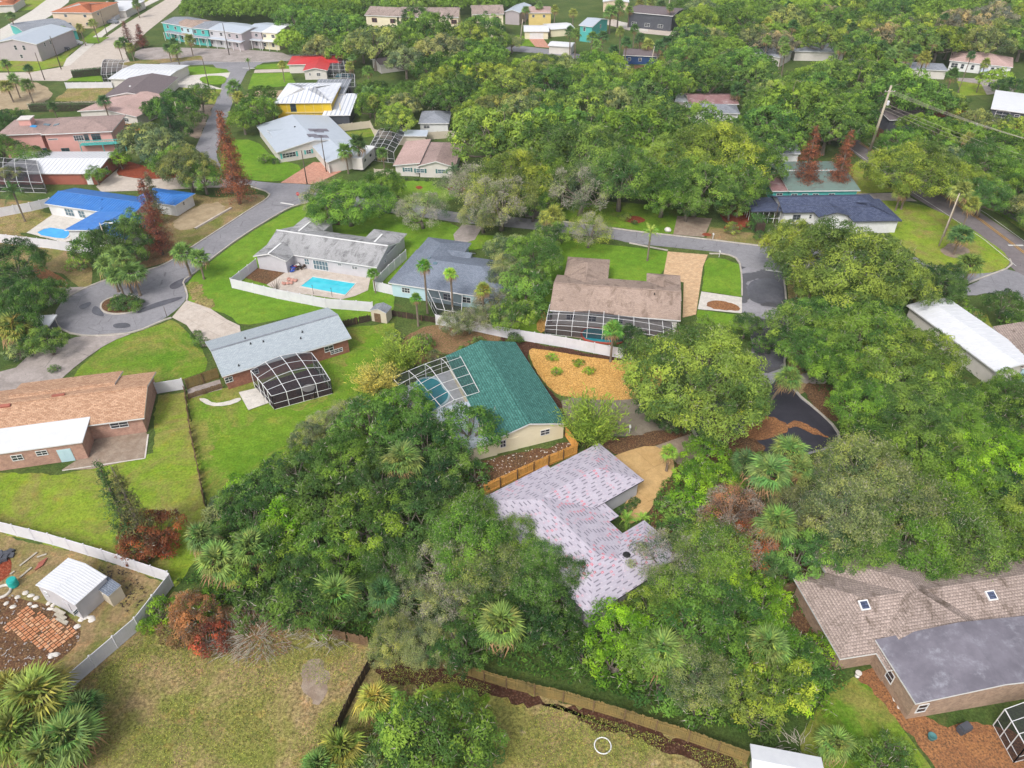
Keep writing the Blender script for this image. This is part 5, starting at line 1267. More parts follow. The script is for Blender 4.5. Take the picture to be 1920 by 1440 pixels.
def oak(seed, R=6.0, Hh=9.0, nc=90, per=110, leaf=.2, sparse=0., twig=.018, flat=.62, spray=0.):
    "returns (crown mesh, trunk mesh); wide oak of radius R and height Hh, clumps over an uneven dome"
    rng = np.random.default_rng(seed); V = R*flat*.85; zc = Hh-V*1.05
    ph = rng.uniform(0, 6.28, 6)
    i = np.arange(nc)+.5; ct = 1-i/nc*1.22; az = i*2.39996+rng.uniform(-.2, .35, nc); ct = np.clip(ct+rng.uniform(-.06, .06, nc), -.32, 1)
    st = np.sqrt(1-ct**2); lob = 1+.10*np.sin(2*az+ph[0])+.08*np.sin(3*az+ph[1])+.07*np.sin(5*az+ph[2])*st+.07*np.sin(ct*7+ph[3])
    rad = lob*rng.uniform(.80, 1.05, nc)
    D = np.stack([st*np.cos(az), st*np.sin(az), ct], 1)
    C = D*rad[:, None]*np.array([R*.88, R*.88, V]); C[:, 2] += zc
    keep = rng.random(nc) > sparse*.45; C, D = C[keep], D[keep]; m = len(C)
    cr = R**.5*.39*rng.uniform(.65, 1.35, m)
    ctone = np.clip(rng.normal(.45, .30, m)+.12*np.sin(D[:, 0]*3+ph[4]), 0, 1)
    P_, O_, T_ = [], [], []
    for k in range(m):
        n = int(per*(cr[k]/(R**.5*.39))**1.6*(1-sparse*.35)); d = unit(rng.normal(size=(n, 3))+D[k]*.55+np.array([0, 0, .45]))
        rr = cr[k]*rng.uniform(.68, 1.02, (n, 1)); bump = 1+.28*np.sin(d[:, :1]*5+k)*np.sin(d[:, 1:2]*5+k*2)
        P_.append(C[k]+d*rr*bump*np.array([1.05, 1.05, .75])); O_.append(d); T_.append(ctone[k]+rng.normal(0, .08, n))
        if spray:
            q = int(n*spray); d2 = unit(d[:q]+rng.normal(size=(q, 3))*.3+np.array([0, 0, .2])); P_.append(C[k]+d2*cr[k]*rng.uniform(.9, 1.7, (q, 1))); O_.append(d2); T_.append(ctone[k]+rng.normal(.1, .15, q))
    Pn = np.concatenate(P_); On = np.concatenate(O_); Tn = np.concatenate(T_)
    U, Vv = leaf_cloud(Pn, On, leaf, rng)
    mi = np.zeros(len(Pn), int)
    nt_ = int(len(Pn)*twig)
    if nt_:
        idx = rng.choice(len(Pn), nt_, replace=False)
        if twig > .1:   # bare twigs keep together on a few clumps
            bad = rng.choice(m, max(2, m//4), replace=False); dist = np.min(np.linalg.norm(Pn[:, None]-C[bad][None], axis=2), 1); idx = np.argsort(dist)[:nt_*2]; idx = idx[rng.random(len(idx)) < .5]
        a = unit(On[idx]+rng.normal(size=(len(idx), 3))*.5); U[idx] = a*leaf*2.6; Vv[idx] = unit(np.cross(a, rng.normal(size=(len(idx), 3))))*.045; mi[idx] = 1
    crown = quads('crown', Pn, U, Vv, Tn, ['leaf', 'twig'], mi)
    g = MB(); r0 = .045*R+.06; top = np.array([0, 0, Hh*.32]); lean = rng.normal(0, .3, 2)
    tp = (lean[0], lean[1], Hh*.3); g.tube([(0, 0, -.1), (lean[0]*.4, lean[1]*.4, Hh*.15), tp], [r0*1.35, r0, r0*.85], 7)
    nb = 9 if not sparse else 14; sel = rng.choice(m, min(nb, m), replace=False)
    for k in sel:
        e = C[k]*(1.1 if sparse > .3 else 1.0); mid = (np.array(tp)*.5+e*.5)+rng.normal(0, .35, 3)*R*.12; mid[2] = (tp[2]*.45+e[2]*.55)
        pts = [tp, tuple(np.array(tp)*.75+mid*.25+rng.normal(0, .1, 3)), tuple(mid), tuple(mid*.4+e*.6+rng.normal(0, .2, 3)), tuple(e)]
        g.tube(pts, [r0*.6, r0*.48, r0*.33, r0*.2, r0*.07], 5)
        for _ in range(3 if sparse else 1):
            j = int(np.argmin(np.linalg.norm(C-(e+rng.normal(0, R*.25, 3)), axis=1))); g.tube([tuple(mid), tuple((mid+C[j])/2+rng.normal(0, .25, 3)), tuple(C[j])], [r0*.26, r0*.17, r0*.05], 4)
    return crown, g
def trunk_mesh(g, m='bark'):
    me = bpy.data.meshes.new('trunk'); me.from_pydata(g.v, [], g.f); me.materials.append(M[m]); me.polygons.foreach_set('use_smooth', [True]*len(me.polygons)); me.update(); return me
OAK = {}
def reg(kind, R, lst, **k):
    OAK[kind] = []
    for sd in lst:
        c, g = oak(sd, R, R*k.get('hr', 1.45), **{a: b for a, b in k.items() if a != 'hr'})
        OAK[kind].append((R, c, trunk_mesh(g), merge_meshes('tree', c, g, ['bark'])))
reg('L', 9.5, (1, 2, 3), nc=230, per=210, leaf=.165, hr=1.1, flat=.6)
reg('M', 6.0, (4, 5, 6, 7, 8), nc=115, per=200, leaf=.14, hr=1.35)
reg('S', 3.2, (9, 10, 11), nc=48, per=170, leaf=.115, hr=1.5, flat=.72)
reg('T', 6.0, (12, 13, 14), nc=100, per=160, leaf=.115, sparse=.45, twig=.22, hr=1.25, spray=.3)
reg('W', 6.0, (15, 16), nc=120, per=190, leaf=.12, sparse=.12, twig=.045, hr=1.35, spray=.4)
reg('F', 6.0, (17, 18, 19, 20), nc=80, per=80, leaf=.26, hr=1.35)
reg('U', 1.6, (21, 22, 23), nc=20, per=70, leaf=.12, hr=1.15, flat=.8)
for k in OAK['F']: pass
COLS = {'G': (.086, .155, .032), 'Y': (.128, .180, .036), 'O': (.132, .160, .068), 'D': (.050, .100, .027), 'B': (.122, .225, .022), 'R': (.20, .062, .036), 'K': (.165, .09, .055), 'P': (.085, .145, .035), 'S': (.16, .15, .09)}
CW = {'G': 'mid green', 'Y': 'yellow green', 'O': 'olive grey', 'D': 'dark green', 'B': 'bright lime green', 'R': 'rust red', 'K': 'brown leaved', 'P': 'dusty green', 'S': 'bare greyish'}
TREES = []   # (root object, x, y, height, what, kind)
def jitter(c, a=.13):
    f = RND.uniform(1-a, 1+a); return (c[0]*f*RND.uniform(.9, 1.12), c[1]*f, c[2]*f*RND.uniform(.8, 1.2), 1)
def put(name, loc, sc, rz, meshes, parts, color, cat, what, group, zs=1, far=None, h=8):
    "meshes: one per part; a far tree is a single mesh"
    x, y = loc
    if far is not None:
        o = bpy.data.objects.new(name, far); COL.objects.link(o); o.color = color
    else:
        o = bpy.data.objects.new(name, None); o.empty_display_size = .5; COL.objects.link(o)
        for me, pn in zip(meshes, parts):
            c = bpy.data.objects.new(pn, me); COL.objects.link(c); c.parent = o; c.color = color
    o.location = (x, y, 0); o.scale = (sc, sc, sc*zs); o.rotation_euler = (0, 0, rz)
    o['category'] = cat; o['group'] = group
    TREES.append([o, x, y, h, what]); return o
def locate(px, py, rp, hfac, hmin=0.):
    "crown centre in the photo + radius in px -> map place and radius in metres"
    z = 4.0
    for _ in range(6):
        g = G(px, py, z); r = rp/P(g.x, g.y, z)[2]; z = hfac*r+hmin
    return g.x, g.y, r
def tree(px, py, rp, col='G', kind=None, hf=None, label=None, name=None):
    if kind is None:
        kind = 'M'
    x, y, r = locate(px, py, rp, .9)
    if kind == 'M' and r > 7.8: kind = 'L'
    if kind == 'M' and r < 4.2: kind = 'S'
    if kind == 'S' and r < 2.2: kind = 'U'
    far = P(x, y, 4)[2] < 8.6
    if far and kind in 'ML': kind = 'F'
    R, c, t, m = RND.choice(OAK[kind]); s = r/R*1.06
    size = 'broad' if r > 8 else 'large' if r > 6 else 'medium' if r > 4.2 else 'small' if r > 2.2 else 'low'
    if kind == 'U' or (kind == 'S' and r < 2.2): nm, wd, cat = 'shrub', 'bush', 'shrub'
    else: nm, wd, cat = 'oak_tree' if kind in 'LMFTW' else 'small_tree', 'oak' if kind in 'LMFTW' else 'tree', 'tree'
    ad = {'T': 'twiggy ', 'W': 'feathery '}.get(kind, '')
    what = label or '%s %s%s %s' % (size, ad, CW[col], wd)
    o = put(name or nm, (x, y), s, RND.uniform(0, 6.28), (c, t), ('crown', 'trunk'), jitter(COLS[col]), cat, what, {'shrub': 'bushes in the gardens', 'tree': 'oaks and other broad crowned trees'}[cat], far=m if (far or r < 2.2) else None, h=r*1.4, zs=RND.uniform(.9, 1.1))
    return o, x, y, r
# ---- palms
def fan_frond(seed, L=1.75, blades=21, droop=.35):
    rng = random.Random(seed); g = MB(); pet = L*.52
    g.tube([(0, 0, 0), (pet*.5, 0, .06), (pet, 0, 0)], [.035, .028, .02], 3)
    for i in range(blades):
        a = (i/(blades-1)-.5)*math.radians(235); d = Vector((math.cos(a), math.sin(a), 0)); bl = (L-pet)*(1.15-.25*abs(a)/2.2)*rng.uniform(.88, 1.1)
        w = .05*L/1.75; n = Vector((-d.y, d.x, 0)); b = Vector((pet, 0, 0)); m1 = b+d*bl*.55+Vector((0, 0, .05-droop*.1)); tip = b+d*bl+Vector((0, 0, -droop*bl*rng.uniform(.6, 1.3)))
        f = .04*(1 if i % 2 else -1)
        g.add([b, m1-n*w+Vector((0, 0, f)), tip, m1+n*w+Vector((0, 0, -f))], [(0, 1, 2, 3)], 0)
    return g
def pin_frond(seed, L=3.0, arch=.9):
    rng = random.Random(seed); g = MB(); pts = []
    for i in range(8): t = i/7; pts.append(Vector((L*t*(1-.12*t), 0, arch*math.sin(t*1.9)*.55-arch*1.1*t*t*t)))
    g.tube(pts, [.04-.004*i for i in range(8)], 3)
    for i in range(26):
        t = .14+.86*i/25; k = min(6, int(t*7)); p = pts[k].lerp(pts[k+1], t*7-k); l = .75*math.sin(.25+t*2.6)+.12
        for sd in (-1, 1):
            tip = p+Vector((l*.45, sd*l*.8, -l*.42*rng.uniform(.6, 1.4))); u = Vector((.045, 0, 0)); g.add([p-u, p+u, tip], [(0, 1, 2)], 0)
    return g
def mesh_of(g, mats, name, tone=None):
    me = bpy.data.meshes.new(name); me.from_pydata(g.v, [], g.f)
    for m in mats: me.materials.append(M[m])
    me.polygons.foreach_set('material_index', g.m)
    a = me.attributes.new('tone', 'FLOAT', 'FACE'); rr = np.random.default_rng(3)
    a.data.foreach_set('value', np.clip(rr.normal(.45, .16, len(g.f)), 0, 1).astype(np.float32) if tone is None else np.asarray(tone, np.float32))
    me.update(); return me
FAN = [mesh_of(fan_frond(s, droop=d), ['frond'], 'frond') for s, d in ((1, .25), (2, .5), (3, .8))]
FAND = [mesh_of(fan_frond(s, droop=1.0, blades=11), ['deadfrond'], 'dead_frond') for s in (5, 6)]
PIN = [mesh_of(pin_frond(s, arch=a), ['frond'], 'frond') for s, a in ((1, .9), (2, 1.4))]
from mathutils import Matrix
def frond_set(n, seed, pin=False, dead=6):
    "list of (mesh index, matrix, dead)"
    rng = random.Random(seed); out = []
    for i in range(n):
        t = (i+.5)/n; el = math.radians(82-118*t**1.05+rng.uniform(-8, 8)) if not pin else math.radians(70-85*t+rng.uniform(-6, 6)); az = i*2.39996+rng.uniform(-.25, .25)
        roll = rng.uniform(-.5, .5); s = rng.uniform(.85, 1.1)*(1 if not pin else .95)
        Mx = Matrix.Translation((0, 0, -.15*t)) @ Matrix.Rotation(az, 4, 'Z') @ Matrix.Rotation(-el, 4, 'Y') @ Matrix.Rotation(roll, 4, 'X') @ Matrix.Scale(s, 4)
        out.append((min(2, int(t*3)) if not pin else int(t > .5), Mx, i >= n-dead))
    return out
def ptrunk(h, r=.17, lean=0., boots=True, m='palmbark'):
    g = MB(); n = max(4, int(h/.5)); pts = [(lean*h*(i/n)**1.6, 0, h*i/n-.05) for i in range(n+1)]
    g.tube(pts, [r*(1.35 if i == 0 else 1.0)*(1+.06*(i % 2)) for i in range(n+1)], 8)
    if boots:
        for i in range(14): a = i*2.4; z = h-.15-i*.055; g.bar((lean*h+r*.8*math.cos(a), r*.8*math.sin(a), z), (lean*h+(r+.28)*math.cos(a), (r+.28)*math.sin(a), z+.28), .09, .05)
    return g
def joined_palm(h, n, seed, pin=False, dead=5, lean=0.):
    g = ptrunk(h, .15, lean); v = list(g.v); f = list(g.f); mi = [2]*len(f)
    src = PIN if pin else FAN
    for k, Mx, dd in frond_set(n, seed, pin, dead):
        me = FAND[k % 2] if (dd and not pin) else src[k]; b = len(v); T = Matrix.Translation((lean*h, 0, h)) @ Mx
        v += [tuple(T @ q.co) for q in me.vertices]; f += [tuple(b+i for i in p.vertices) for p in me.polygons]; mi += [1 if (dd and not pin) else 0]*len(me.polygons)
    m = bpy.data.meshes.new('palm_tree'); m.from_pydata(v, [], f)
    for q in ('frond', 'deadfrond', 'palmbark'): m.materials.append(M[q])
    m.polygons.foreach_set('material_index', mi); a = m.attributes.new('tone', 'FLOAT', 'FACE')
    a.data.foreach_set('value', np.clip(np.random.default_rng(seed).normal(.45, .18, len(f)), 0, 1).astype(np.float32)); m.update(); return m
FARP = [(h, joined_palm(h, 30, int(h*7), lean=l)) for h, l in ((4., .04), (6., .03), (8., .05), (10.5, .02))]
FARPIN = [(h, joined_palm(h, 15, 50+int(h), True)) for h in (4., 6.)]
def palm(px, py, rp, h=5., kind='fan', near=None, lean=0., label=None, col='P'):
    "px, py: centre of the fronds in the photo; h: trunk height"
    g = G(px, py, h); ppm = P(g.x, g.y, h)[2]; r = rp*.9/ppm; sc = r/(1.75 if kind == 'fan' else 2.7)
    near = ppm > 11.5 if near is None else near
    tall = 'tall' if h > 7.5 else 'short' if h < 4 else 'medium height'
    what = label or ('%s cabbage palm' % tall if kind == 'fan' else '%s feather palm' % tall)
    grp = 'cabbage palms' if kind == 'fan' else 'feather palms'
    col = jitter({'P': (.10, .16, .045), 'Y': (.17, .19, .05), 'D': (.05, .10, .035), 'G': (.08, .17, .03), 'L': (.17, .27, .045)}[col])
    if not near:
        src = FARP if kind == 'fan' else FARPIN; H0, me = min(src, key=lambda q: abs(q[0]*sc-h)); o = put('palm_tree', (g.x, g.y), sc, RND.uniform(0, 6.28), (), (), col, 'palm', what, grp, far=me, zs=1, h=h)
        o.scale = (sc, sc, sc*(h/(H0*sc))**.7 if h < H0*sc else h/H0); return o
    o = bpy.data.objects.new('palm_tree', None); COL.objects.link(o); o.location = (g.x-lean*h, g.y, 0); o['category'] = 'palm'; o['group'] = grp
    t = ptrunk(h, .16*max(1, sc*.9), lean, kind == 'fan'); tm = bpy.data.meshes.new('trunk'); tm.from_pydata(t.v, [], t.f); tm.materials.append(M['palmbark']); tm.update()
    link(bpy.data.objects.new('trunk', tm), o)
    n = (36 if sc > .9 else 30) if kind == 'fan' else 17
    for k, Mx, dd in frond_set(n, int(px*7+py), kind != 'fan', dead=8 if kind == 'fan' else 0):
        me = (FAND[k % 2] if dd else FAN[k]) if kind == 'fan' else PIN[k]
        c = bpy.data.objects.new('dead_frond' if (dd and kind == 'fan') else 'frond', me); COL.objects.link(c); c.parent = o; c.color = (col[0]*RND.uniform(.8, 1.3), col[1]*RND.uniform(.85, 1.15), col[2], 1)
        c.matrix_local = Matrix.Translation((lean*h, 0, h)) @ Matrix.Scale(sc, 4) @ Mx
    TREES.append([o, g.x, g.y, h, what]); return o
# ---- conifers
def conifer(seed, H=13., R=2.6, per=30, gaps=.22, mat='leaf', leaf=.17, top=1.):
    rng = np.random.default_rng(seed); P_, O_, T_ = [], [], []; g = MB(); g.tube([(0, 0, 0), (.15, .1, H*.5), (.3, 0, H)], [.24, .15, .03], 7)
    z = 1.2
    while z < H-.3:
        t = z/H; rr = R*(1-t)**.85*top+.25; nb = int(8+rr*3)
        for b in range(nb):
            if rng.random() < gaps: continue
            a = rng.uniform(0, 6.28); L = rr*rng.uniform(.65, 1.15); d = np.array([math.cos(a), math.sin(a), rng.uniform(.05, .35)]); o = np.array([.3*t, .1*t, z]); n = int(per*L/2+6)
            s = rng.uniform(.2, 1, n)**.7; p = o+d*L*s[:, None]+np.array([0, 0, -1])*(s[:, None]**2)*L*.12+rng.normal(0, .1+.05*L, (n, 3)); P_.append(p); O_.append(np.repeat(d[None], n, 0)); T_.append(rng.normal(.4, .2, n)+rng.uniform(-.15, .15))
            if rng.random() < .6: g.tube([tuple(o), tuple(o+d*L*.8)], [.035, .012], 3, cap=False)
        z += rng.uniform(.28, .5)
    Pn, On, Tn = map(np.concatenate, (P_, O_, T_)); U, V = leaf_cloud(Pn, On, leaf, rng, .1, .35)
    return quads('crown', Pn, U, V, Tn, [mat]), trunk_mesh(g)
CON = [conifer(31), conifer(32, 13, 2.2, 24, .15), conifer(33, 13, 1.7, 20, .3)]
def pine(bx, by, tx, ty, wpx, color, label, k=0, cat='tree'):
    "base and tip in the photo"
    b = G(bx, by); ppm = P(b.x, b.y, 4)[2]; z = 2.
    for _ in range(100):
        if P(b.x, b.y, z)[1] <= ty: break
        z += .25
    me, tr = CON[k]; s = z/13.; o = bpy.data.objects.new('pine_tree', None); COL.objects.link(o); o.location = b; R = {0: 2.6, 1: 2.2, 2: 1.7}[k]
    sx = wpx/2/ppm/R*1.1; o.scale = (sx, sx, s); o.rotation_euler = (0, 0, RND.uniform(0, 6))
    for m_, n_ in ((me, 'crown'), (tr, 'trunk')):
        c = link(bpy.data.objects.new(n_, m_), o); c.color = color+(1,)
    tag(o, label, cat); return o
# ---- bamboo
def bamboo(seed, H=5.5, R=1.7):
    rng = np.random.default_rng(seed); g = MB(); P_, O_, T_ = [], [], []
    for i in range(46):
        a = rng.uniform(0, 6.28); sp = rng.uniform(.1, 1)**.6; h = H*rng.uniform(.6, 1.05)*(1-.25*sp); d = np.array([math.cos(a), math.sin(a), 0]); b = d*R*.35*sp
        c = lambda t: b+d*R*1.1*sp*t**1.8+np.array([0, 0, h*(t-.14*sp*t**3)]); g.tube([tuple(c(t)) for t in (0, .35, .7, 1)], [.03, .025, .015, .005], 3, cap=False)
        n = 110; t = rng.uniform(.22, 1, n); p = np.stack([c(x) for x in t])+rng.normal(0, .2, (n, 3)); P_.append(p); O_.append(np.tile(np.array([d[0]*.5, d[1]*.5, .9]), (n, 1))); T_.append(rng.normal(.5, .2, n)+rng.uniform(-.1, .1))
    Pn, On, Tn = map(np.concatenate, (P_, O_, T_)); n = len(Pn); ax = unit(On+rng.normal(size=(n, 3))*.45); U = ax*.2*rng.uniform(.6, 1.4, (n, 1)); V = unit(np.cross(ax, rng.normal(size=(n, 3))))*.05
    me = quads('foliage', Pn, U, V, Tn, ['leaf']); tm = bpy.data.meshes.new('canes'); tm.from_pydata(g.v, [], g.f); tm.materials.append(M['mosswood']); tm.update(); return me, tm
BAM = [bamboo(41), bamboo(42)]
def bam(px, py, wpx, hm, color, label, k=0, dx=0):
    b = G(px, py); ppm = P(b.x, b.y, 2)[2]; o = bpy.data.objects.new('bamboo_clump', None); COL.objects.link(o); o.location = b; sx = wpx/2/ppm/1.9; o.scale = (sx, sx, hm/5.5)
    for m_, n_ in zip(BAM[k], ('foliage', 'canes')): c = link(bpy.data.objects.new(n_, m_), o); c.color = color+(1,)
    tag(o, label, 'bamboo', 'bamboo clumps'); return o
# ================================================================ planting (photo places of the crowns)
T = []
def many(s, kind=None):
    for t in s.split():
        q = t.split(','); k = q[4] if len(q) > 4 else kind; T.append(tree(float(q[0]), float(q[1]), float(q[2]), q[3], k))
# grove in the lower middle
many('750,765,62,G 690,800,62,G 640,860,70,G 800,835,60,D 560,895,62,D 500,920,50,G 455,935,42,D 620,940,70,D 720,900,72,D 800,905,60,D 690,985,70,G 850,945,48,D 540,985,52,B 600,1030,55,G 770,990,62,D 850,1000,55,G')
many('880,812,58,G,S 840,870,45,G 880,975,56,G,W 965,1012,52,G,W 880,1030,75,G,W 1015,1045,50,G,W 820,1060,72,O,T 910,1080,70,O,W 990,1090,62,G,W 1060,1080,48,D,W 760,1120,52,O,T 850,1130,60,O,T 740,1060,60,D,W 930,1140,60,D 1040,1140,45,D 700,1130,50,D 560,1080,50,D 520,1120,40,D 740,1200,48,O,W 800,1210,50,O,W 1000,1180,50,D 1050,1200,44,D')
many('1265,1050,78,O,T 1335,1040,72,G,W 1290,1110,70,G,W 1370,1080,50,B 1220,1150,50,Y 1165,1190,62,B 1290,1180,72,G 1370,1160,66,G 1430,1130,50,B 1220,1230,60,G 1150,1235,44,B 1300,1260,68,O,W 1380,1230,62,G 1450,1210,62,B 1500,1250,52,G 1380,1295,54,Y 1450,1290,62,Y 1310,1318,40,G 1240,1285,44,G 1510,1300,42,B 1425,1335,42,Y 1100,1225,36,G 1540,1210,32,B 1140,1110,30,K')
many('830,1385,92,G 770,1360,60,G 880,1400,60,G 800,1440,70,G 740,1400,50,G 700,1440,50,O')
many('365,1150,46,K 338,1175,36,K 390,1190,34,R 352,1128,30,Y,S 300,1140,28,B,S 378,1168,26,G,S 275,1170,18,B,U 390,1120,30,B,S 430,1090,40,D 480,1130,40,D')
# right hand oaks
many('1310,690,138,Y,L 1370,765,55,Y 1235,765,40,D 1262,790,32,D,S 1590,480,120,Y,L 1500,465,70,Y,M 1680,520,70,Y,M 1560,540,60,Y,M 1625,560,60,G 1560,595,62,G 1640,620,95,G,L 1712,662,82,Y 1580,690,62,G 1680,700,80,Y 1620,760,66,G 1720,770,90,G,L 1770,750,64,G 1820,800,85,G,L 1640,820,60,G 1900,740,60,G')
many('1730,860,80,G 1880,850,78,B 1920,800,60,G 1790,900,70,B 1840,930,65,G 1620,890,90,O,W 1560,900,62,O,T 1680,940,80,O,W 1590,970,80,O,W 1760,960,80,G,W 1700,1010,82,G,W 1620,1040,62,G,W 1800,1010,80,G,W 1880,1000,70,G,W 1740,1070,50,G,W 1560,1030,52,D 1900,930,60,D 1840,1050,40,G')
many('1325,850,45,B,S 1345,905,40,B,S 1300,890,36,B,S 1318,935,30,B,S 1285,925,28,B,U 1378,955,62,K,T 1402,1015,58,R,T 1290,960,30,G,U 1250,940,22,G,U 1270,985,28,G,U 1450,1060,34,D 1500,1050,50,G 1480,950,50,O,W 1530,980,50,O,T 1405,880,40,D')
# oaks in the middle distance
many('925,255,78,Y 1000,262,72,G 960,320,82,Y 1090,275,95,G,L 1180,262,80,G 1255,290,85,Y 1330,270,98,Y,L 1405,305,62,G 1165,335,72,G 1245,355,62,G 1310,345,72,G 1380,345,60,G 1090,345,70,O,T 1030,335,58,G 1040,230,60,G 1230,235,66,G 1300,230,58,G 1430,270,44,G 1370,390,28,G,S 1290,385,36,G,S 1000,380,42,G 940,375,68,O,T 880,345,56,O,T 905,400,44,O,W 790,385,52,O,T 650,360,76,G 610,370,44,O,T 715,350,44,G')
many('1000,480,60,G 1030,450,36,G 960,510,48,O 985,540,44,G 945,470,34,O 960,600,40,G,S 920,590,34,O,T 880,600,34,O,T 1010,575,24,G,S 965,632,15,D,U 1105,430,42,Y,T 1398,612,30,D,S 1180,640,32,D,S 1430,645,20,D,S')
many('225,450,50,D 178,465,38,G 260,425,36,G 240,480,36,D 150,488,22,G,S 30,490,56,D 60,560,50,D 10,550,50,D 40,610,40,D 95,545,30,D,S 350,315,52,O 305,280,50,O 265,265,44,O 380,330,40,G 325,300,46,G 330,195,46,D 300,205,34,D 355,225,26,D,S 375,185,28,G 180,330,20,G,S 225,300,20,B,S 160,300,12,G,S 335,250,26,D')
many('480,210,40,G 455,225,30,G 510,205,26,G,S 490,185,30,G 495,295,12,G,S 515,300,8,D,U 375,640,13,D,U 368,625,10,D,U 30,655,24,O,S 90,640,34,G 60,640,28,D 100,690,10,D,U')
many('1490,575,24,D,S 1760,535,50,D 1700,530,34,D 1800,565,22,G,S 1825,590,24,G,S 1885,575,38,D,S 1900,600,24,G,S 1780,585,22,G,S 1750,600,20,G,S 1910,640,18,G,U 1640,1420,38,G,S 1680,1400,30,G,S 1690,1440,36,G,S')
many('232,560,20,D,S 248,572,14,G,U 215,572,12,G,U 258,565,12,D,U 222,562,14,D,U')
many('1720,300,85,Y,L 1695,318,30,G 1790,330,40,Y 1850,300,58,G 1900,285,50,G 1770,255,50,G 1700,262,44,G 1830,235,40,O 1600,222,44,G 1690,180,60,G 1600,205,44,G 1500,205,70,G 1555,235,62,G 1450,230,56,G 1480,260,40,G 1540,190,50,Y 1610,150,48,G 1560,140,50,G 1660,140,44,G 1740,190,50,G 1720,235,36,G 1780,200,36,Y 1890,340,40,G 1870,360,30,G 1920,330,50,G 1900,390,20,D,S 1890,70,30,G 1870,150,30,D 1900,170,34,D')
many('1430,405,14,D,S 1375,425,15,Y,U 1172,403,11,Y,U 1190,415,6,D,U 1135,425,14,Y,T 1410,420,11,D,U 1425,440,11,D,U 1445,395,14,G,S')
# trees at the top centre
many('600,88,34,O 570,92,24,G 700,85,50,O 740,75,42,G 800,62,52,G 760,110,40,O 830,92,50,O 880,72,46,Y 905,55,40,G 910,100,44,G 960,80,20,O 855,115,30,O 720,30,34,G 650,50,40,G 600,55,42,G 560,40,40,G 545,75,30,D 780,40,34,D 1228,160,55,G 1185,150,40,Y 1165,180,44,G 1395,120,50,G 1420,150,46,G 1365,135,30,O 1340,105,30,G')
many('790,640,22,G,S 815,665,16,O,U 855,600,34,O,T 925,560,38,O,T 895,640,16,D,U 765,665,14,G,U 800,690,14,G,U 740,630,18,Y,S 870,655,12,G,U')
# lone undergrowth in the grove
many('890,885,30,D,S 700,715,20,O,U 660,770,40,O,T 605,790,34,O,T 580,820,34,O,S 560,850,30,Y,S 720,740,24,G,S 780,800,34,G,S 450,900,26,B,S 415,950,30,O,S 430,980,34,G,S')
AVOID = [(850, 420, 880, 440), (305, 25, 535, 125), (545, 100, 665, 160), (515, 145, 670, 228), (500, 215, 700, 345), (735, 255, 870, 345), (1625, 150, 1670, 285), (1705, 572, 1880, 700), (675, 8, 960, 40), (980, 0, 1150, 80), (1160, 0, 1270, 60), (1165, 88, 1240, 130), (1265, 168, 1390, 200), (1440, 262, 1680, 420), (1400, 85, 1590, 98),
         (1690, 90, 1930, 205), (1660, 190, 1725, 240), (100, -20, 350, 200), (-60, -20, 130, 120), (345, 110, 470, 340), (775, 200, 850, 262), (700, 95, 795, 135), (940, 40, 1070, 90)]
pts = [(x, y, r) for _, x, y, r in T]
def scatter(poly, n, rlo, rhi, cols, kind=None, gap=.56, avoid=True, fac=1.):
    W_ = [G(*p, 5) for p in poly]; xs = [p.x for p in W_]; ys = [p.y for p in W_]; done = 0
    for _ in range(n*14):
        if done >= n: break
        x, y = RND.uniform(min(xs), max(xs)), RND.uniform(min(ys), max(ys)); ins = False
        for i in range(len(W_)):
            a, b = W_[i], W_[i-1]
            if (a.y > y) != (b.y > y) and x < (b.x-a.x)*(y-a.y)/(b.y-a.y)+a.x: ins = not ins
        if not ins: continue
        r = RND.uniform(rlo, rhi); px, py, k = P(x, y, r*.9)
        if avoid and any(a-r*k*.55 < px < c+r*k*.55 and b-r*k*.1 < py < d+r*k*1.0 for a, b, c, d in AVOID): continue
        if any((x-a)**2+(y-b)**2 < (gap*(r+c))**2 for a, b, c in pts): continue
        pts.append((x, y, r)); done += 1; T.append(tree(px, py, r*k, RND.choice(cols), kind))
scatter([(560, -12), (1000, -12), (960, 60), (1090, 90), (1240, 160), (1400, 220), (1440, 240), (1440, 300), (1390, 340), (1100, 345), (1020, 300), (960, 220), (860, 235), (745, 225), (690, 200), (670, 150), (700, 130), (640, 100), (560, 95), (545, 60)], 240, 4.2, 7, 'GGYYOD')
scatter([(270, -10), (560, -10), (545, 62), (300, 30), (270, 60), (255, 40), (330, -2)], 34, 4, 6.5, 'GGGDO')
scatter([(1080, 60), (1440, 60), (1440, 160), (1560, 120), (1700, 150), (1760, 260), (1690, 330), (1620, 250), (1480, 270), (1400, 200), (1180, 150)], 90, 4, 6.5, 'GGYOD')
scatter([(1250, 5), (1700, -12), (1990, -12), (1990, 90), (1780, 95), (1620, 140), (1500, 85), (1400, 100), (1290, 70)], 150, 4.5, 8, 'GGYYOS')
scatter([(1700, 220), (1990, 240), (1990, 420), (1880, 380), (1780, 320), (1690, 260)], 26, 4, 6, 'GGYO')
scatter([(1480, 600), (1650, 580), (1830, 745), (1990, 770), (1990, 1050), (1850, 1000), (1560, 1000), (1500, 980), (1560, 860), (1590, 780)], 20, 3.5, 6, 'GGY', avoid=False)
scatter([(560, 860), (800, 760), (880, 900), (1060, 1100), (1080, 1200), (700, 1180), (430, 1110), (400, 990), (480, 900)], 22, 2.4, 4, 'DG', avoid=False)
scatter([(-60, 200), (60, 215), (60, 300), (0, 310), (-60, 330)], 8, 2.5, 4.5, 'DGO', avoid=False)
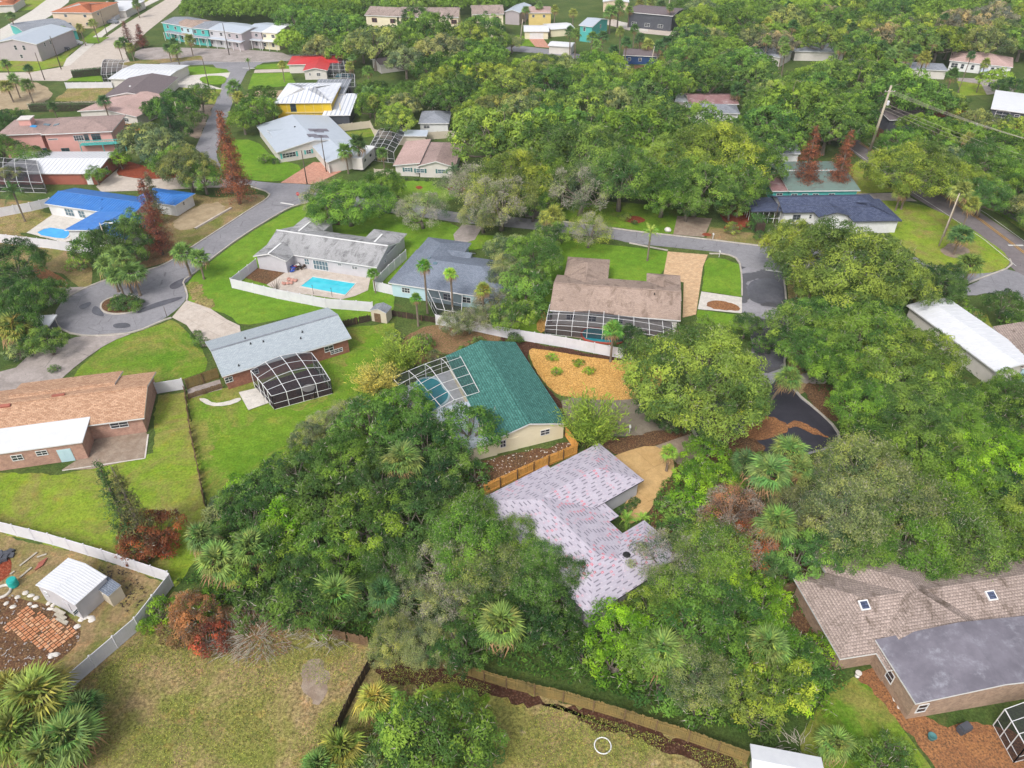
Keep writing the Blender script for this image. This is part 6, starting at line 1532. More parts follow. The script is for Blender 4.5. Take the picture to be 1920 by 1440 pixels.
# past 300 oaks the smallest ones in the photo become one mass
def thin_out():
    oaks = [t for t in TREES if t[0].name.startswith('oak_tree')]
    if len(oaks) <= 296: return
    oaks.sort(key=lambda t: -t[0].scale[0]*P(t[1], t[2], 4)[2]); cut = oaks[296:]; Cs, Us, Vs, Ts, Ks = [], [], [], [], []
    rng = np.random.default_rng(9); cache = {}
    for t in cut:
        o = t[0]; me = o.data
        if me is None: continue
        if me.name not in cache:
            n = sum(1 for p in me.polygons if len(p.vertices) == 4 and p.material_index == 0); v = np.empty(len(me.vertices)*3); me.vertices.foreach_get('co', v); cache[me.name] = v.reshape(-1, 3)[:n*4].reshape(n, 4, 3)
        q = cache[me.name]; q = q[rng.random(len(q)) < .33]; s, z = o.scale[0], o.scale[2]; c = q.mean(1)*[s, s, z]+[t[1], t[2], 0]
        Cs.append(c); Us.append((q[:, 2]-q[:, 0])/2*s*1.6); Vs.append((q[:, 3]-q[:, 1])/1.2*s*1.6); Ts.append(np.full(len(q), rng.uniform(.1, .9))+rng.normal(0, .1, len(q)))
        TREES.remove(t)
        for ch in list(o.children): bpy.data.objects.remove(ch)
        bpy.data.objects.remove(o)
    me = quads('distant_trees', *map(np.concatenate, (Cs, Us, Vs)), np.concatenate(Ts), ['leaf']); o = link(bpy.data.objects.new('distant_trees', me)); o.color = (.10, .165, .03, 1); tag(o, 'small far oak crowns between the houses at the top', 'woodland', kind='stuff')
thin_out()
# far treetops toward the horizon, one mass
def far_wood():
    rng = np.random.default_rng(77); Cs, Os, Ts = [], [], []
    for i in range(1500):
        y = rng.uniform(520, 1500); x = rng.uniform(-1.0, 1.1)*y*.8; r = rng.uniform(4.5, 8)
        if x < -y*.38 and rng.random() < .75: continue
        n = 46; d = unit(rng.normal(size=(n, 3))+np.array([0, 0, .7])); Cs.append(np.array([x, y, r*.75])+d*np.array([r, r, r*.55])*rng.uniform(.8, 1.05, (n, 1))); Os.append(d); Ts.append(np.full(n, rng.uniform(.1, .9))+rng.normal(0, .12, n))
    C, O, T_ = map(np.concatenate, (Cs, Os, Ts)); U, V = leaf_cloud(C, O, 1.1, rng); me = quads('distant_wood', C, U, V, T_, ['leaf']); o = link(bpy.data.objects.new('distant_wood', me)); o.color = (.075, .135, .03, 1)
    tag(o, 'far mass of treetops beyond the last houses', 'woodland', kind='stuff')
far_wood()
def weeds(poly, n, size, color, label, seed, h=.35):
    W_ = [G(*p) for p in poly]; rng = np.random.default_rng(seed); xs = [p.x for p in W_]; ys = [p.y for p in W_]
    x = rng.uniform(min(xs), max(xs), n*3); y = rng.uniform(min(ys), max(ys), n*3); ins = np.zeros(n*3, bool)
    for i in range(len(W_)):
        a, b = W_[i], W_[i-1]
        if a.y == b.y: continue
        ins ^= ((a.y > y) != (b.y > y)) & (x < (b.x-a.x)*(y-a.y)/(b.y-a.y)+a.x)
    x, y = x[ins][:n], y[ins][:n]; k = len(x); f = np.sin(x*.9+seed)+np.sin(y*.8)+np.sin(x*.35-y*.4); hh = h*(1+.5*f)*rng.uniform(.3, 1, k); ok = hh > .06; x, y, hh = x[ok], y[ok], hh[ok]; k = len(x)
    C = np.stack([x, y, hh], 1); U, V = leaf_cloud(C, np.tile([0, 0, 1.], (k, 1)), size, rng); me = quads('undergrowth', C, U, V, rng.normal(.45, .25, k), ['leaf'])
    o = link(bpy.data.objects.new('undergrowth', me)); o.color = color+(1,); tag(o, label, 'undergrowth', kind='stuff')
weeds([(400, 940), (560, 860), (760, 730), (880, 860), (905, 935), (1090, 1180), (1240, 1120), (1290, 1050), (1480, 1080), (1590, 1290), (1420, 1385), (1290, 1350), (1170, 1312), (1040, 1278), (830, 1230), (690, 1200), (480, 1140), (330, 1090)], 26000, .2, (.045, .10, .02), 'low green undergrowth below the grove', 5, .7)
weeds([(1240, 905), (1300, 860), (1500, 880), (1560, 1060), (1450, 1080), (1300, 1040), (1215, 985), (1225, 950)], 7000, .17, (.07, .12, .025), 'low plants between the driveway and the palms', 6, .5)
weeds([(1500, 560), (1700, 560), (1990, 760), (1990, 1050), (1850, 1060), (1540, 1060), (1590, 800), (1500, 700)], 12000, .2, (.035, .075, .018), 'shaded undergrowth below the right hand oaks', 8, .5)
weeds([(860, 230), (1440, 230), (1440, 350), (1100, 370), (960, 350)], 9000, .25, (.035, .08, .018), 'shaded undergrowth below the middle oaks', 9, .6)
weeds([(130, 1300), (262, 1190), (330, 1120), (400, 1190), (480, 1160), (690, 1220), (630, 1375), (600, 1440), (150, 1440)], 24000, .07, (.17, .19, .05), 'tufts of dry grass over the field', 10, .12)
weeds([(640, 1440), (700, 1250), (830, 1260), (1000, 1310), (1170, 1360), (1395, 1430), (1400, 1460)], 22000, .07, (.17, .19, .05), 'tufts of dry grass in the back yard', 11, .12)
# ---- palms: photo place of the crown, radius px, trunk height
for a in ('630,1120,56,4,P 940,1175,56,4.5,P 470,1030,46,4.5,P 410,1055,50,4,P 380,1010,40,4,P 440,1070,36,3,Y 720,1115,38,4,D 755,865,46,6,P 1240,1225,56,4,P 1440,1215,50,4.5,P 1455,985,50,4.5,P 1440,890,52,5,P 1395,870,34,3.5,D 1480,850,44,4.5,P 1500,880,34,4,Y 1440,1060,34,2,D 560,1135,26,1.5,D '
          '70,1310,76,3.5,Y 30,1380,70,3,P 130,1385,66,3,P 20,1300,56,3,Y 90,1420,66,2.5,P 160,1330,46,2.5,D 705,1315,48,2.2,Y 640,1410,56,2,Y 600,1440,48,2,P 1565,1395,42,2,P 1180,960,0,0,P 205,498,30,5,P 225,485,28,6.5,P 250,515,34,4,P 220,520,26,4,P 345,475,27,4.5,P 372,485,24,4,P '
          '30,620,40,3,Y 795,500,19,8.5,G 845,515,17,8,L 700,515,15,3.5,G 780,560,14,5,G 905,545,20,6,Y 1040,405,26,5,Y 1025,410,20,4,Y 1150,620,24,5.5,G 1255,850,22,3,L 1800,445,30,3.5,D 1820,385,20,7,Y 1820,500,32,4,P 1705,345,26,5.5,Y 1690,360,20,4,Y 1800,360,26,9,Y 735,345,20,4,D').split():
    q = a.split(',')
    if float(q[2]) < 1: continue
    palm(float(q[0]), float(q[1]), float(q[2]), float(q[3]), col=q[4])
for a in ('1388,372,36,4,P 1220,437,22,5.5,L 25,362,30,6,D 1175,975,22,.6,L 1205,972,18,.5,L 850,320,16,3,D 465,115,9,3,G').split():
    q = a.split(','); palm(float(q[0]), float(q[1]), float(q[2]), float(q[3]), 'pin', col=q[4], near=float(q[2]) > 20)
palm(1478, 712, 32, 7.2, lean=.34, near=True, label='leaning cabbage palm over the dark cul-de-sac')
for a in ('330,95,13 315,92,12 355,75,11 325,82,10 440,165,17 448,185,14 670,270,18 648,285,16 718,288,13 690,178,17 655,125,10 690,135,12 660,110,9 700,190,12 528,122,9 195,192,14 25,150,12 52,130,10 10,120,10 50,160,14 15,165,16 100,200,10 175,45,10 150,52,9 120,60,11 210,5,9 255,8,9 20,32,10 232,80,12 245,90,10 222,85,9 '
          '1145,25,16 1160,15,14 1175,80,12 1200,75,13 1215,85,13 1235,90,12 1250,80,13 1265,95,13 1280,95,13 1130,70,13 1110,72,13 1080,65,12 1070,60,11 1165,60,10 1190,55,10 1010,12,9 1040,18,9 985,20,9 1075,26,10 1200,8,10 1220,5,10 1240,10,10 1255,15,9 1180,20,9 1150,95,12 1120,85,12 1295,100,12 '
          '1485,50,12 1470,80,11 1560,60,11 1575,90,12 1385,170,16 1475,95,12 1440,45,12 1460,30,12 1500,30,12 1520,25,11 1545,35,12 1620,80,13 1650,90,14 1690,95,15 1715,95,14 1730,110,15 1700,110,14 1670,105,13 1640,70,12 1600,55,12 1785,140,14 1750,80,11 1690,55,10 1440,75,10 1420,60,10 1455,15,10 1480,12,10 1510,8,10 1530,12,10 1415,30,10 1400,20,10 1820,105,9 1850,120,10 1818,260,14 1680,180,14 1870,55,11 1830,30,10 1800,60,10 1770,35,10').split():
    q = list(map(float, a.split(','))); palm(q[0], q[1], q[2]*1.15, RND.choice((4, 5, 6)) if q[0] < 760 or q[1] < 12 else RND.choice((8, 9, 10) if q[0] > 1370 and q[1] < 115 else (5, 6, 7, 8)), col=RND.choice('PPDY'), near=False)
# ---- tall dead or green pines
red = (.19, .07, .042)
pine(450, 383, 437, 205, 62, red, 'tall rust red dead pine beside the street corner'); pine(305, 478, 262, 335, 52, (.15, .05, .035), 'leaning dark red pine in front of the blue roof', 1); pine(300, 420, 268, 322, 40, (.10, .10, .06), 'sparse grey pine top behind the blue roofed house', 2)
pine(1505, 362, 1530, 235, 58, red, 'left of the two rust red dead pines by the green metal roof'); pine(1565, 362, 1590, 240, 50, red, 'right of the two rust red dead pines by the green metal roof', 1)
pine(262, 1030, 218, 862, 60, (.055, .10, .035), 'thin green pine, left of the pair above the rust red bush', 2); pine(282, 1035, 255, 870, 66, (.11, .11, .045), 'thin brownish pine, right of the pair above the rust red bush', 2)
pine(330, 280, 318, 180, 40, (.03, .07, .03), 'dark narrow pine behind the curved street', 1); pine(247, 95, 244, 38, 24, (.12, .06, .055), 'purple brown pine beside the top left road', 2); pine(268, 90, 262, 45, 26, (.16, .055, .05), 'dark red pine beside the turquoise end townhouse', 1)
for a in ('280,1000,52,R 262,1020,34,R 300,1015,30,R').split(): q = a.split(','); T.append(tree(float(q[0]), float(q[1]), float(q[2]), q[3], 'S', label='rust red bush at the foot of the two thin pines'))
# ---- bamboo
bam(1108, 832, 120, 8., (.15, .215, .04), 'tall green bamboo clump at the corner of the green roof'); bam(752, 690, 84, 5.5, (.16, .22, .04), 'bright bamboo clump in the back garden', 1)
bam(708, 735, 88, 4.6, (.30, .27, .08), 'straw yellow bamboo clump left of the pool cage', 0)
# ---- low plants in the mulch garden
for p in ((1035, 667), (1085, 678), (1043, 694), (1105, 693)): T.append(tree(p[0], p[1], 10, 'B', 'U', label='young bright shrub in the golden mulch'))
for p in ((1165, 958), (1175, 951), (1184, 945), (1192, 938)): T.append(tree(p[0], p[1], 9, 'D', 'U', label='round clipped shrub along the white wall'))
for x, y in ((725, 340), (745, 333), (760, 335), (780, 337), (800, 338), (820, 340), (840, 342)): T.append(tree(x, y-2, 4.5, 'D', 'U', label='small clipped bush along the cream front wall'))
def hedge(label, A, B, w, h, color, seed):
    a, b = G(*A), G(*B); L = (b-a).length; d = (b-a)/L; rng = np.random.default_rng(seed); n = int(L*(w+h)*55); t = rng.uniform(0, L, n); s = rng.uniform(-1, 1, n); z = rng.uniform(0, 1, n)
    top = rng.random(n) < .5; z = np.where(top, 1, z); s = np.where(top, s, np.sign(s)); off = np.stack([d.x*t-d.y*s*w/2, d.y*t+d.x*s*w/2, z*h], 1)+rng.normal(0, .07, (n, 3)); C = off+np.array([a.x, a.y, 0.]); O = np.stack([-d.y*s, d.x*s, z], 1)
    U, V = leaf_cloud(C, O, .13, rng); me = quads('hedge', C, U, V, rng.normal(.45, .2, n), ['leaf']); o = link(bpy.data.objects.new('hedge', me)); o.color = color+(1,); tag(o, label, 'hedge')
    g = MB(); g.bar((a.x, a.y, h*.45), (b.x, b.y, h*.45), w*.75, h*.8); g.build('hedge_core', M['darkwood'], o)
hedge('dark clipped hedge beside the barrel shaped cage', (137, 146), (194, 140), 1.6, 2.2, (.025, .07, .02), 1); hedge('thick dark hedge beside the corner lawn', (1655, 528), (1800, 560), 3, 2.8, (.03, .075, .02), 2); hedge('green conical hedge in front of the navy roof', (1412, 420), (1424, 438), 2.2, 2.4, (.05, .12, .035), 3)
hedge('dark hedge mass behind the pink house', (60, 208), (210, 206), 2.6, 2., (.045, .075, .03), 4)
# ---- brush piles
def brush(label, px, py, R, n, seed):
    c = G(px, py); rng = random.Random(seed); g = MB()
    for i in range(n):
        a = rng.uniform(0, 6.28); r = R*rng.random()**.6; p = Vector((c.x+r*math.cos(a)*1.5, c.y+r*math.sin(a)*.8, rng.uniform(.02, .5))); d = Vector((math.cos(a+rng.uniform(-1, 1)), math.sin(a+rng.uniform(-1, 1)), rng.uniform(-.1, .45)))*rng.uniform(.5, 1.5)
        m = p+d*.5+Vector((rng.uniform(-.15, .15), rng.uniform(-.15, .15), .1)); g.tube([p, m, p+d], [.03, .02, .008], 3, cap=False)
    o = g.build('brush_pile', M['twig']); tag(o, label, 'brush pile', kind='stuff')
brush('pile of cut grey branches below the brown fence', 480, 1195, 3.2, 420, 1); brush('small heap of dry twigs on the field', 615, 1205, 1.0, 70, 2); brush('pale dead branches near the bottom right corner', 1500, 1405, 1.3, 60, 3)
# ================================================================ poles, wires, furniture, vehicles
def pole(label, px, py, h, r=.16, m='pole', arm=None, lean=(0, 0), lamp=False, name='utility_pole', can=False):
    b = G(px, py); root = thing(name, b, label, 'utility pole')
    top = (b.x+lean[0], b.y+lean[1], h); g = MB(); g.tube([(b.x, b.y, 0), top], [r, r*.65], 8); g.build('pole', M[m], root, smooth=True)
    if arm:
        for z in arm: g = MB(); g.box((top[0], top[1]-.15, z), 2.4, .12, .14); [g.lathe((top[0]+k, top[1]-.15, z+.07), [(.05, 0), (.07, .1), (.03, .2)], 6, 1) for k in (-1.1, -.4, .4, 1.1)]; g.build('crossarm', [M[m], M['white']], root)
    if can: g = MB(); g.lathe((top[0]+.35, top[1]-.2, h*.72), [(.26, 0), (.3, .05), (.3, .9), (.2, 1.0)], 12); g.build('transformer', M['vinyl'], root, smooth=False)
    if lamp: g = MB(); g.tube([(top[0], top[1], h-.4), (top[0]+.9, top[1], h), (top[0]+1.8, top[1], h)], .04, 6); g.box((top[0]+2., top[1], h-.02), .6, .25, .12); g.build('street_light', M['white'], root)
    return Vector(top)
def wire(label, a, b, sag=.8, r=.022):
    g = MB(); n = 14; g.tube([(a[0]+(b[0]-a[0])*t, a[1]+(b[1]-a[1])*t, a[2]+(b[2]-a[2])*t-sag*4*t*(1-t)) for t in [i/n for i in range(n+1)]], r, 4, cap=False)
    tag(g.build('power_line', M['twig'] if r > .02 else M['black']), label, 'power line', 'overhead power lines')
p1 = pole('tall pale leaning utility pole beside the main road', 1630, 285, 15.5, .36, lean=(.6, 0), arm=(14.2,), can=True)
p2 = pole('slim leaning pole on the corner lawn', 1760, 462, 10, .15, lean=(.9, 1.2))
p3 = pole('thin pole standing in the paver drive of the solar roofed house', 576, 345, 7.5, .13, 'darkpole'); p4 = pole('thin dark pole at the garage of the solar roofed house', 612, 322, 8, .13, 'darkpole')
p5 = pole('pole with a white transformer behind the cabbage palm', 1052, 395, 8, .13, can=True)
p6 = pole('dark pole beside the circular drive', 393, 168, 8.5, .15, 'darkpole'); p7 = pole('dark pole in front of the townhouses', 430, 103, 10, .17, 'darkpole')
p8 = pole('short dark pole right of the vacant strip at left', 84, 150, 8, .15, 'darkpole'); p9 = pole('dark pole by the lilac two storey house', 115, 130, 10, .17, 'darkpole'); pole('dark pole beside the orange terracotta roof', 202, 68, 9, .15, 'darkpole')
p10 = pole('pale pole behind the cul-de-sac palms', 216, 500, 8.5, .14, lamp=True); p11 = pole('tall pale pole at the top among palms', 1250, 48, 14, .25); p12 = pole('pale pole with crossarm above the grey hip roof', 1406, 88, 9, .22, arm=(8.,))
pole('white slanted pole left of the white roofed garage', 975, 82, 8, .2, lean=(.9, 0)); pole('pale pole in the oak wood', 1020, 218, 7, .14); pole('pale pole beside the lawn of the blue wall house', 1219, 130, 7, .16, lean=(.6, 0)); pole('grey pole in the sandy lot by the curved street', 343, 250, 8, .13)
pole('dark lamp post beside the concrete drive', 314, 597, 2.2, .06, 'darkpole', name='lamp_post'); pole('dark thin post on the front lawn by the navy roof', 1449, 433, 6, .1, 'darkpole')
far_ = Vector(G(2080, 430)); far_.z = 12.5
for i, (z, dx) in enumerate(((14.3, -1.1), (14.3, -.4), (14.3, .4), (14.3, 1.1), (11.5, 0), (10.8, 0), (10.1, 0))): wire('thin grey power line %s from the tall pole to the right edge' % ('highest', 'second highest', 'third highest', 'fourth', 'fifth', 'second lowest', 'lowest')[i] if 0 else ['highest', 'second highest', 'third highest', 'middle', 'third lowest', 'second lowest', 'lowest'][i]+' thin power line running right from the tall leaning pole', (p1.x+dx, p1.y-.15, z+.15*i*0), (far_.x+dx, far_.y, z-1.5-.25*i), 1.2)
for i, z in enumerate((7.4, 6.2)): wire(('upper' if i == 0 else 'lower')+' wire crossing above the shaded lawn to the right', (p5.x, p5.y, z), (G(1449, 433).x, G(1449, 433).y, z-1.4), .7, .016)
wire('wire from the corner pole toward the navy roof', (p2.x, p2.y, 8.5), (G(1449, 433).x, G(1449, 433).y, 5.6), .8, .016); wire('thin dark wire over the solar roofed house lawn', tuple(p3), (G(455, 340).x, G(455, 340).y, 6.5), .6, .016); wire('thin wire above the pine needle strip by the cul-de-sac', tuple(p10), (G(345, 440).x, G(345, 440).y, 6.5), .5, .016)
# ---- thin haze in the air
def haze():
    g = MB(); g.box((0, 2100, 32), 5200, 5000, 66.5); o = g.build('haze', hm); o['kind'] = 'stuff'; o['label'] = 'thin pale haze over the whole neighbourhood'
hm = bpy.data.materials.new('haze'); hm.use_nodes = True; _t = hm.node_tree; _t.nodes.remove(_t.nodes['Principled BSDF']); _v = _t.nodes.new('ShaderNodeVolumePrincipled')
_v.inputs['Color'].default_value = (.86, .9, .95, 1); _v.inputs['Density'].default_value = .00018; _v.inputs['Anisotropy'].default_value = .2; _t.links.new(_v.outputs[0], _t.nodes['Material Output'].inputs['Volume'])
if HAZE: haze()
# ---- vehicles
def car(label, px, py, rz, col, kind='car', L=4.6, W=1.85, H=1.5):
    b = G(px, py); root = thing('parked_'+kind, b, label, 'car' if kind != 'pickup' else 'pickup truck', None, rz)
    prof = {'car': [(-.5, .35), (-.5, .85), (-.44, .95), (-.30, 1.0), (-.20, 1.48), (.18, 1.5), (.33, 1.0), (.47, .9), (.5, .7), (.5, .35)],
            'pickup': [(-.5, .45), (-.5, 1.1), (-.12, 1.1), (-.10, 1.75), (.14, 1.75), (.26, 1.15), (.47, 1.05), (.5, .8), (.5, .45)]}[kind]
    g = MB(); n = len(prof); v = [(x*L, s*W/2*(.86 if z > 1.2 else 1), z*H/1.5) for s in (-1, 1) for x, z in prof]
    g.add(v, [tuple(range(n)), tuple(reversed(range(n, 2*n)))]+[(i, i+n, (i+1) % n+n, (i+1) % n) for i in range(n)]); g.build('body', col, root, world=False)
    g = MB(); zt = 1.28*H/1.5 if kind == 'car' else 1.45
    g.box((-.01*L, 0, zt), L*.34 if kind == 'car' else L*.2, W*.94, .26); g.build('window', M['glass'], root, world=False)
    for x in (-.31, .31):
        for s in (-1, 1):
            g = MB(); c = []; 
            for k in range(12): a = k*math.pi/6; c.append((x*L+.34*math.cos(a), .34+.34*math.sin(a)))
            g.add([(p[0], s*(W/2-.2), p[1]) for p in c]+[(p[0], s*(W/2+.02), p[1]) for p in c], [tuple(range(12)), tuple(range(12, 24))]+[(i, (i+1) % 12, (i+1) % 12+12, i+12) for i in range(12)]); wh = g.build('wheel', M['black'], root, world=False)
            g = MB(); g.box((x*L, s*(W/2+.03), .34), .3, .02, .3); g.build('rim', M['alu'], wh, world=False)
    for s in (-1, 1): g = MB(); g.box((L*.498, s*W*.36, .72*H/1.5), .04, .3, .16); g.build('headlight', M['white'], root, world=False)
    return root
car('pale blue pickup truck parked by the long white house', 1842, 142, 1.2, M['greymetal'], 'pickup', 5.4, 2, 1.8); car('dark car on the curved drive at the right edge', 1868, 164, 2.6, M['darkgrey']); car('white car beside the lilac two storey house', 143, 84, .1, M['white']); car('dark car in front of the mint green house', 118, 95, .2, M['darkgrey'])
car('grey car under the orange terracotta roofed house', 212, 44, -.2, M['greyroof']); car('silver car behind the utility pole', 1700, 240, .5, M['greymetal']); car('blue grey car beside the domed oak', 1347, 155, -.5, M['darkgrey']); car('pale car at the carport beside the rusty brown roof', 1276, 150, 1.4, M['white'])
# camper trailer and its neighbour
def trailer(label, A, B, w, h, roof, cat='camper', name='camper_trailer'):
    a, b = G(*A), G(*B); L = (b-a).length; d = (b-a)/L; ang = math.atan2(d.y, d.x); root = thing(name, (a+b)/2, label, cat, None, ang)
    g = MB(); g.box((0, 0, h/2+.35), L, w, h-.3); g.build('body', M['offwhite'], root, world=False); g = MB(); g.box((0, 0, h+.24), L+.1, w+.1, .1); g.build('roof', M[roof], root, world=False)
    for x in (-.25, .2): g = MB(); g.box((x*L, 0, h+.35), .7, .7, .16); g.build('roof_hatch', M['white'], root, world=False)
    for s in (-1, 1):
        for x in (-.3, .1): g = MB(); g.box((x*L, s*(w/2+.01), h*.65+.3), 1.0, .04, .55); g.build('window', M['glass'], root, world=False)
        g = MB(); g.lathe((0, s*w*.4, .0), [(.02, .35), (.35, .34)], 10); g = MB(); g.box((0, s*(w/2-.15), .33), .66, .22, .62); g.build('wheel', M['black'], root, world=False)
trailer('white roofed camper trailer beside the arched cage', (672, 322), (697, 298), 2.5, 2.9, 'white'); trailer('small grey covered trailer left of the camper', (655, 314), (668, 302), 2.0, 1.6, 'greymetal', 'trailer', 'covered_trailer')
# ---- garden chairs
def adirondack(label, px, py, rz):
    b = G(px, py); root = thing('garden_chair', b, label, 'chair', 'yellow garden chairs', rz); Y = M['yellowchair']
    for i in range(5): g = MB(); g.box((-.26+i*.13, -.42, .75), .11, .05, .95-abs(i-2)*.08, ax=(Vector((1, 0, 0)), Vector((0, .93, .36)), Vector((0, -.36, .93)))); g.build('back_slat', Y, root, world=False)
    g = MB(); g.box((0, .0, .36), .62, .62, .05); g.build('seat', Y, root, world=False)
    for s in (-1, 1): g = MB(); g.box((s*.4, 0, .6), .13, .8, .04); g.build('armrest', Y, root, world=False); g = MB(); g.box((s*.36, .28, .3), .07, .09, .6); g.build('leg', Y, root, world=False); g = MB(); g.box((s*.36, -.35, .3), .07, .09, .6); g.build('leg', Y, root, world=False)
M['yellowchair'] = flatm('yellow chair paint', (.80, .58, .03)); M['aqua'] = flatm('turquoise plastic', (.02, .42, .38), rough=.4); M['rose'] = flatm('rose vinyl cushion', (.58, .30, .24)); M['redcloth'] = flatm('red cloth', (.42, .04, .06)); M['bluecloth'] = flatm('blue tarpaulin', (.04, .10, .45))
adirondack('left yellow slatted garden chair by the navy roofed house', 1487, 420, 2.6); adirondack('right yellow slatted garden chair by the navy roofed house', 1506, 421, 3.4)
# ---- things round the turquoise pool
def one(name, label, cat, fn, mats, group=None, smooth=False):
    g = MB(); fn(g); return tag(g.build(name, mats if isinstance(mats, list) else M[mats], smooth=smooth), label, cat, group)
for px, py, lab, a in ((540, 533, 'left rose coloured lounge float beside the turquoise pool', .2), (549, 527, 'right rose coloured lounge float beside the turquoise pool', -.3)):
    b = G(px, py); root = thing('lounge_float', (b.x, b.y, .1), lab, 'pool float', 'rose floats', a)
    for k in (-.6, 0, .6): g = MB(); g.ball((k, 0, .16), .34, .5, .16, 12, 6); g.build('cushion', M['rose'], root, world=False, smooth=True)
    g = MB(); g.ball((-.85, 0, .3), .18, .45, .16, 10, 6); g.build('headrest', M['rose'], root, world=False, smooth=True)
def wheel_up(px, py, r, lab):
    b = G(px, py); root = thing('rubber_tyre', (b.x, b.y, r+.1), lab, 'tyre', 'black tyres against the wall'); g = MB(); n = 16
    pts = [(r*.8*math.cos(2*math.pi*i/n), 0, r*.8*math.sin(2*math.pi*i/n)) for i in range(n+1)]; g.tube(pts, r*.22, 8, cap=False); g.build('tread', M['black'], root, world=False, smooth=True)
    g = MB(); g.tube([(r*.5*math.cos(2*math.pi*i/n), 0, r*.5*math.sin(2*math.pi*i/n)) for i in range(n+1)], .05, 6, cap=False); [g.bar((0, 0, 0), (r*.6*math.cos(a), 0, r*.6*math.sin(a)), .06) for a in (0, 1.26, 2.51, 3.77, 5.03)]; g.build('rim', M['darkgrey'], root, world=False)
wheel_up(650, 512, .72, 'larger black wheel leaning on the white house wall'); wheel_up(663, 515, .55, 'smaller black wheel leaning on the white house wall')
def heap(c, n, r, h, seed, sz=(.3, .7)):
    rg = random.Random(seed)
    def f(g):
        for i in range(n):
            a = rg.uniform(0, 6.28); q = r*rg.random()**.5; s = rg.uniform(*sz)
            ax = Vector((math.cos(a), math.sin(a), rg.uniform(-.3, .3))).normalized(); y = Vector((-ax.y, ax.x, rg.uniform(-.3, .3))).normalized(); g.box((c[0]+q*math.cos(a*3), c[1]+q*math.sin(a*3), .15+rg.uniform(0, h)), s, s*.6, s*.3, ax=(ax, y, ax.cross(y)), m=0)
    return f
for px, py, n, m, lab, r in ((548, 508, 9, 'bluecloth', 'blue cloths heaped by the sliding doors', .7), (556, 503, 10, 'redcloth', 'red cloths heaped by the sliding doors', .8), (552, 505, 6, 'white', 'white cushions heaped by the sliding doors', .9), (566, 505, 8, 'darkwood', 'dark patio chairs stacked by the sliding doors', .9)):
    c = G(px, py); one('cloth_heap', lab, 'heap', heap((c.x, c.y), n, r, .8, px), m)
for px, py, lab in ((588, 552, 'left'), (623, 557, 'right')):
    b = G(px, py); one('sprinkler_post', lab+' thin dark post standing at the near pool edge', 'post', lambda g: (g.tube([(b.x, b.y, 0), (b.x, b.y, 1.7)], .04, 6), g.ball((b.x, b.y, 1.7), .09, .09, .09, 6, 4)), 'darkgrey')
b = G(520, 555); rg = random.Random(4)
def bare(g):
    g.tube([(b.x, b.y, 0), (b.x, b.y, 1)], [.12, .1], 6)
    for i in range(16): a = rg.uniform(0, 6.28); e = (b.x+math.cos(a)*rg.uniform(.6, 1.3), b.y+math.sin(a)*rg.uniform(.6, 1.3), rg.uniform(1.8, 3.4)); g.tube([(b.x, b.y, .7), ((b.x+e[0])/2, (b.y+e[1])/2+.1, e[2]*.65), e], [.06, .04, .012], 4, cap=False)
one('bare_tree', 'leafless small tree in front of the white pool fence', 'tree', bare, 'bark')
# ---- garden at lower left
c = G(27, 1098); one('plastic_barrel', 'turquoise plastic barrel beside the white garden shed', 'barrel', lambda g: (g.lathe((c.x, c.y, 0), [(.42, 0), (.5, .1), (.5, .85), (.44, .95), (.44, 1.0), (.1, 1.02)], 16)), 'aqua', smooth=False)
def tiles():
    "a patch of small orange pavers with open joints"
    pts = up([tuple(G(*p))[:2] for p in [(6, 1178), (50, 1138), (150, 1185), (95, 1226)]]); a, b_ = Vector(pts[0]), Vector(pts[1]); e = (b_-a).normalized(); f = Vector((-e.y, e.x)); root = tag(mk('paved_patch', [(p[0], p[1], .075) for p in pts], [(0, 1, 2, 3)], M['litter']), kind='structure'); g = MB(); u = -1
    while u < 12:
        v = -1
        while v < 12:
            q = a+e*u+f*v; ins = all((pts[(i+1) % 4][0]-pts[i][0])*(q.y-pts[i][1])-(pts[(i+1) % 4][1]-pts[i][1])*(q.x-pts[i][0]) > 0 for i in range(4))
            if ins and RND.random() > .06: g.box((q.x, q.y, .1+RND.uniform(-.01, .01)), .34, .17 if (int(u*2)+int(v*2)) % 2 else .34, .06, math.atan2(e.y, e.x), RND.choice((0, 0, 1)))
            v += .4
        u += .4
    o = g.build('paver', [M['tanroofp'], M['peachp']], root); o['kind'] = 'stuff'
M['tanroofp'] = flatm('orange paver', (.58, .25, .12), sc=3); M['peachp'] = flatm('pale orange paver', (.66, .36, .20), sc=3); tiles()
ORD = ['leftmost', 'second', 'third', 'fourth', 'fifth', 'sixth', 'seventh', 'eighth', 'ninth', 'tenth', 'eleventh', 'twelfth']
def stones(label, pts, s, m, name='stepping_stone', seed=1):
    rg = random.Random(seed); grp = label
    for i, p in enumerate(sorted(pts)):
        label = grp+(', leftmost' if i == 0 else ', %s from left' % ORD[i])
        b = G(*p); g = MB(); g.ball((b.x, b.y, .05), s*rg.uniform(.8, 1.3), s*rg.uniform(.7, 1.1), .12, 7, 4, jit=.25); tag(g.build(name, M[m]), label, 'stone', grp)
stones('pale stone left of the white garden shed', [(12, 1132), (25, 1138), (33, 1120), (48, 1112), (58, 1117), (68, 1122), (56, 1133), (66, 1137), (95, 1142), (100, 1135), (92, 1131)], .3, 'whiteconc')
stones('pale rock edging the orange pavers', [(145, 1175), (152, 1163), (158, 1158), (96, 1230), (104, 1228), (150, 1148), (170, 1158), (172, 1163)], .35, 'offwhite', 'edging_rock')
stones('flat white stone by the tan brick wall', [(1680, 1311), (1690, 1326)], .4, 'whiteconc', 'flat_stone')
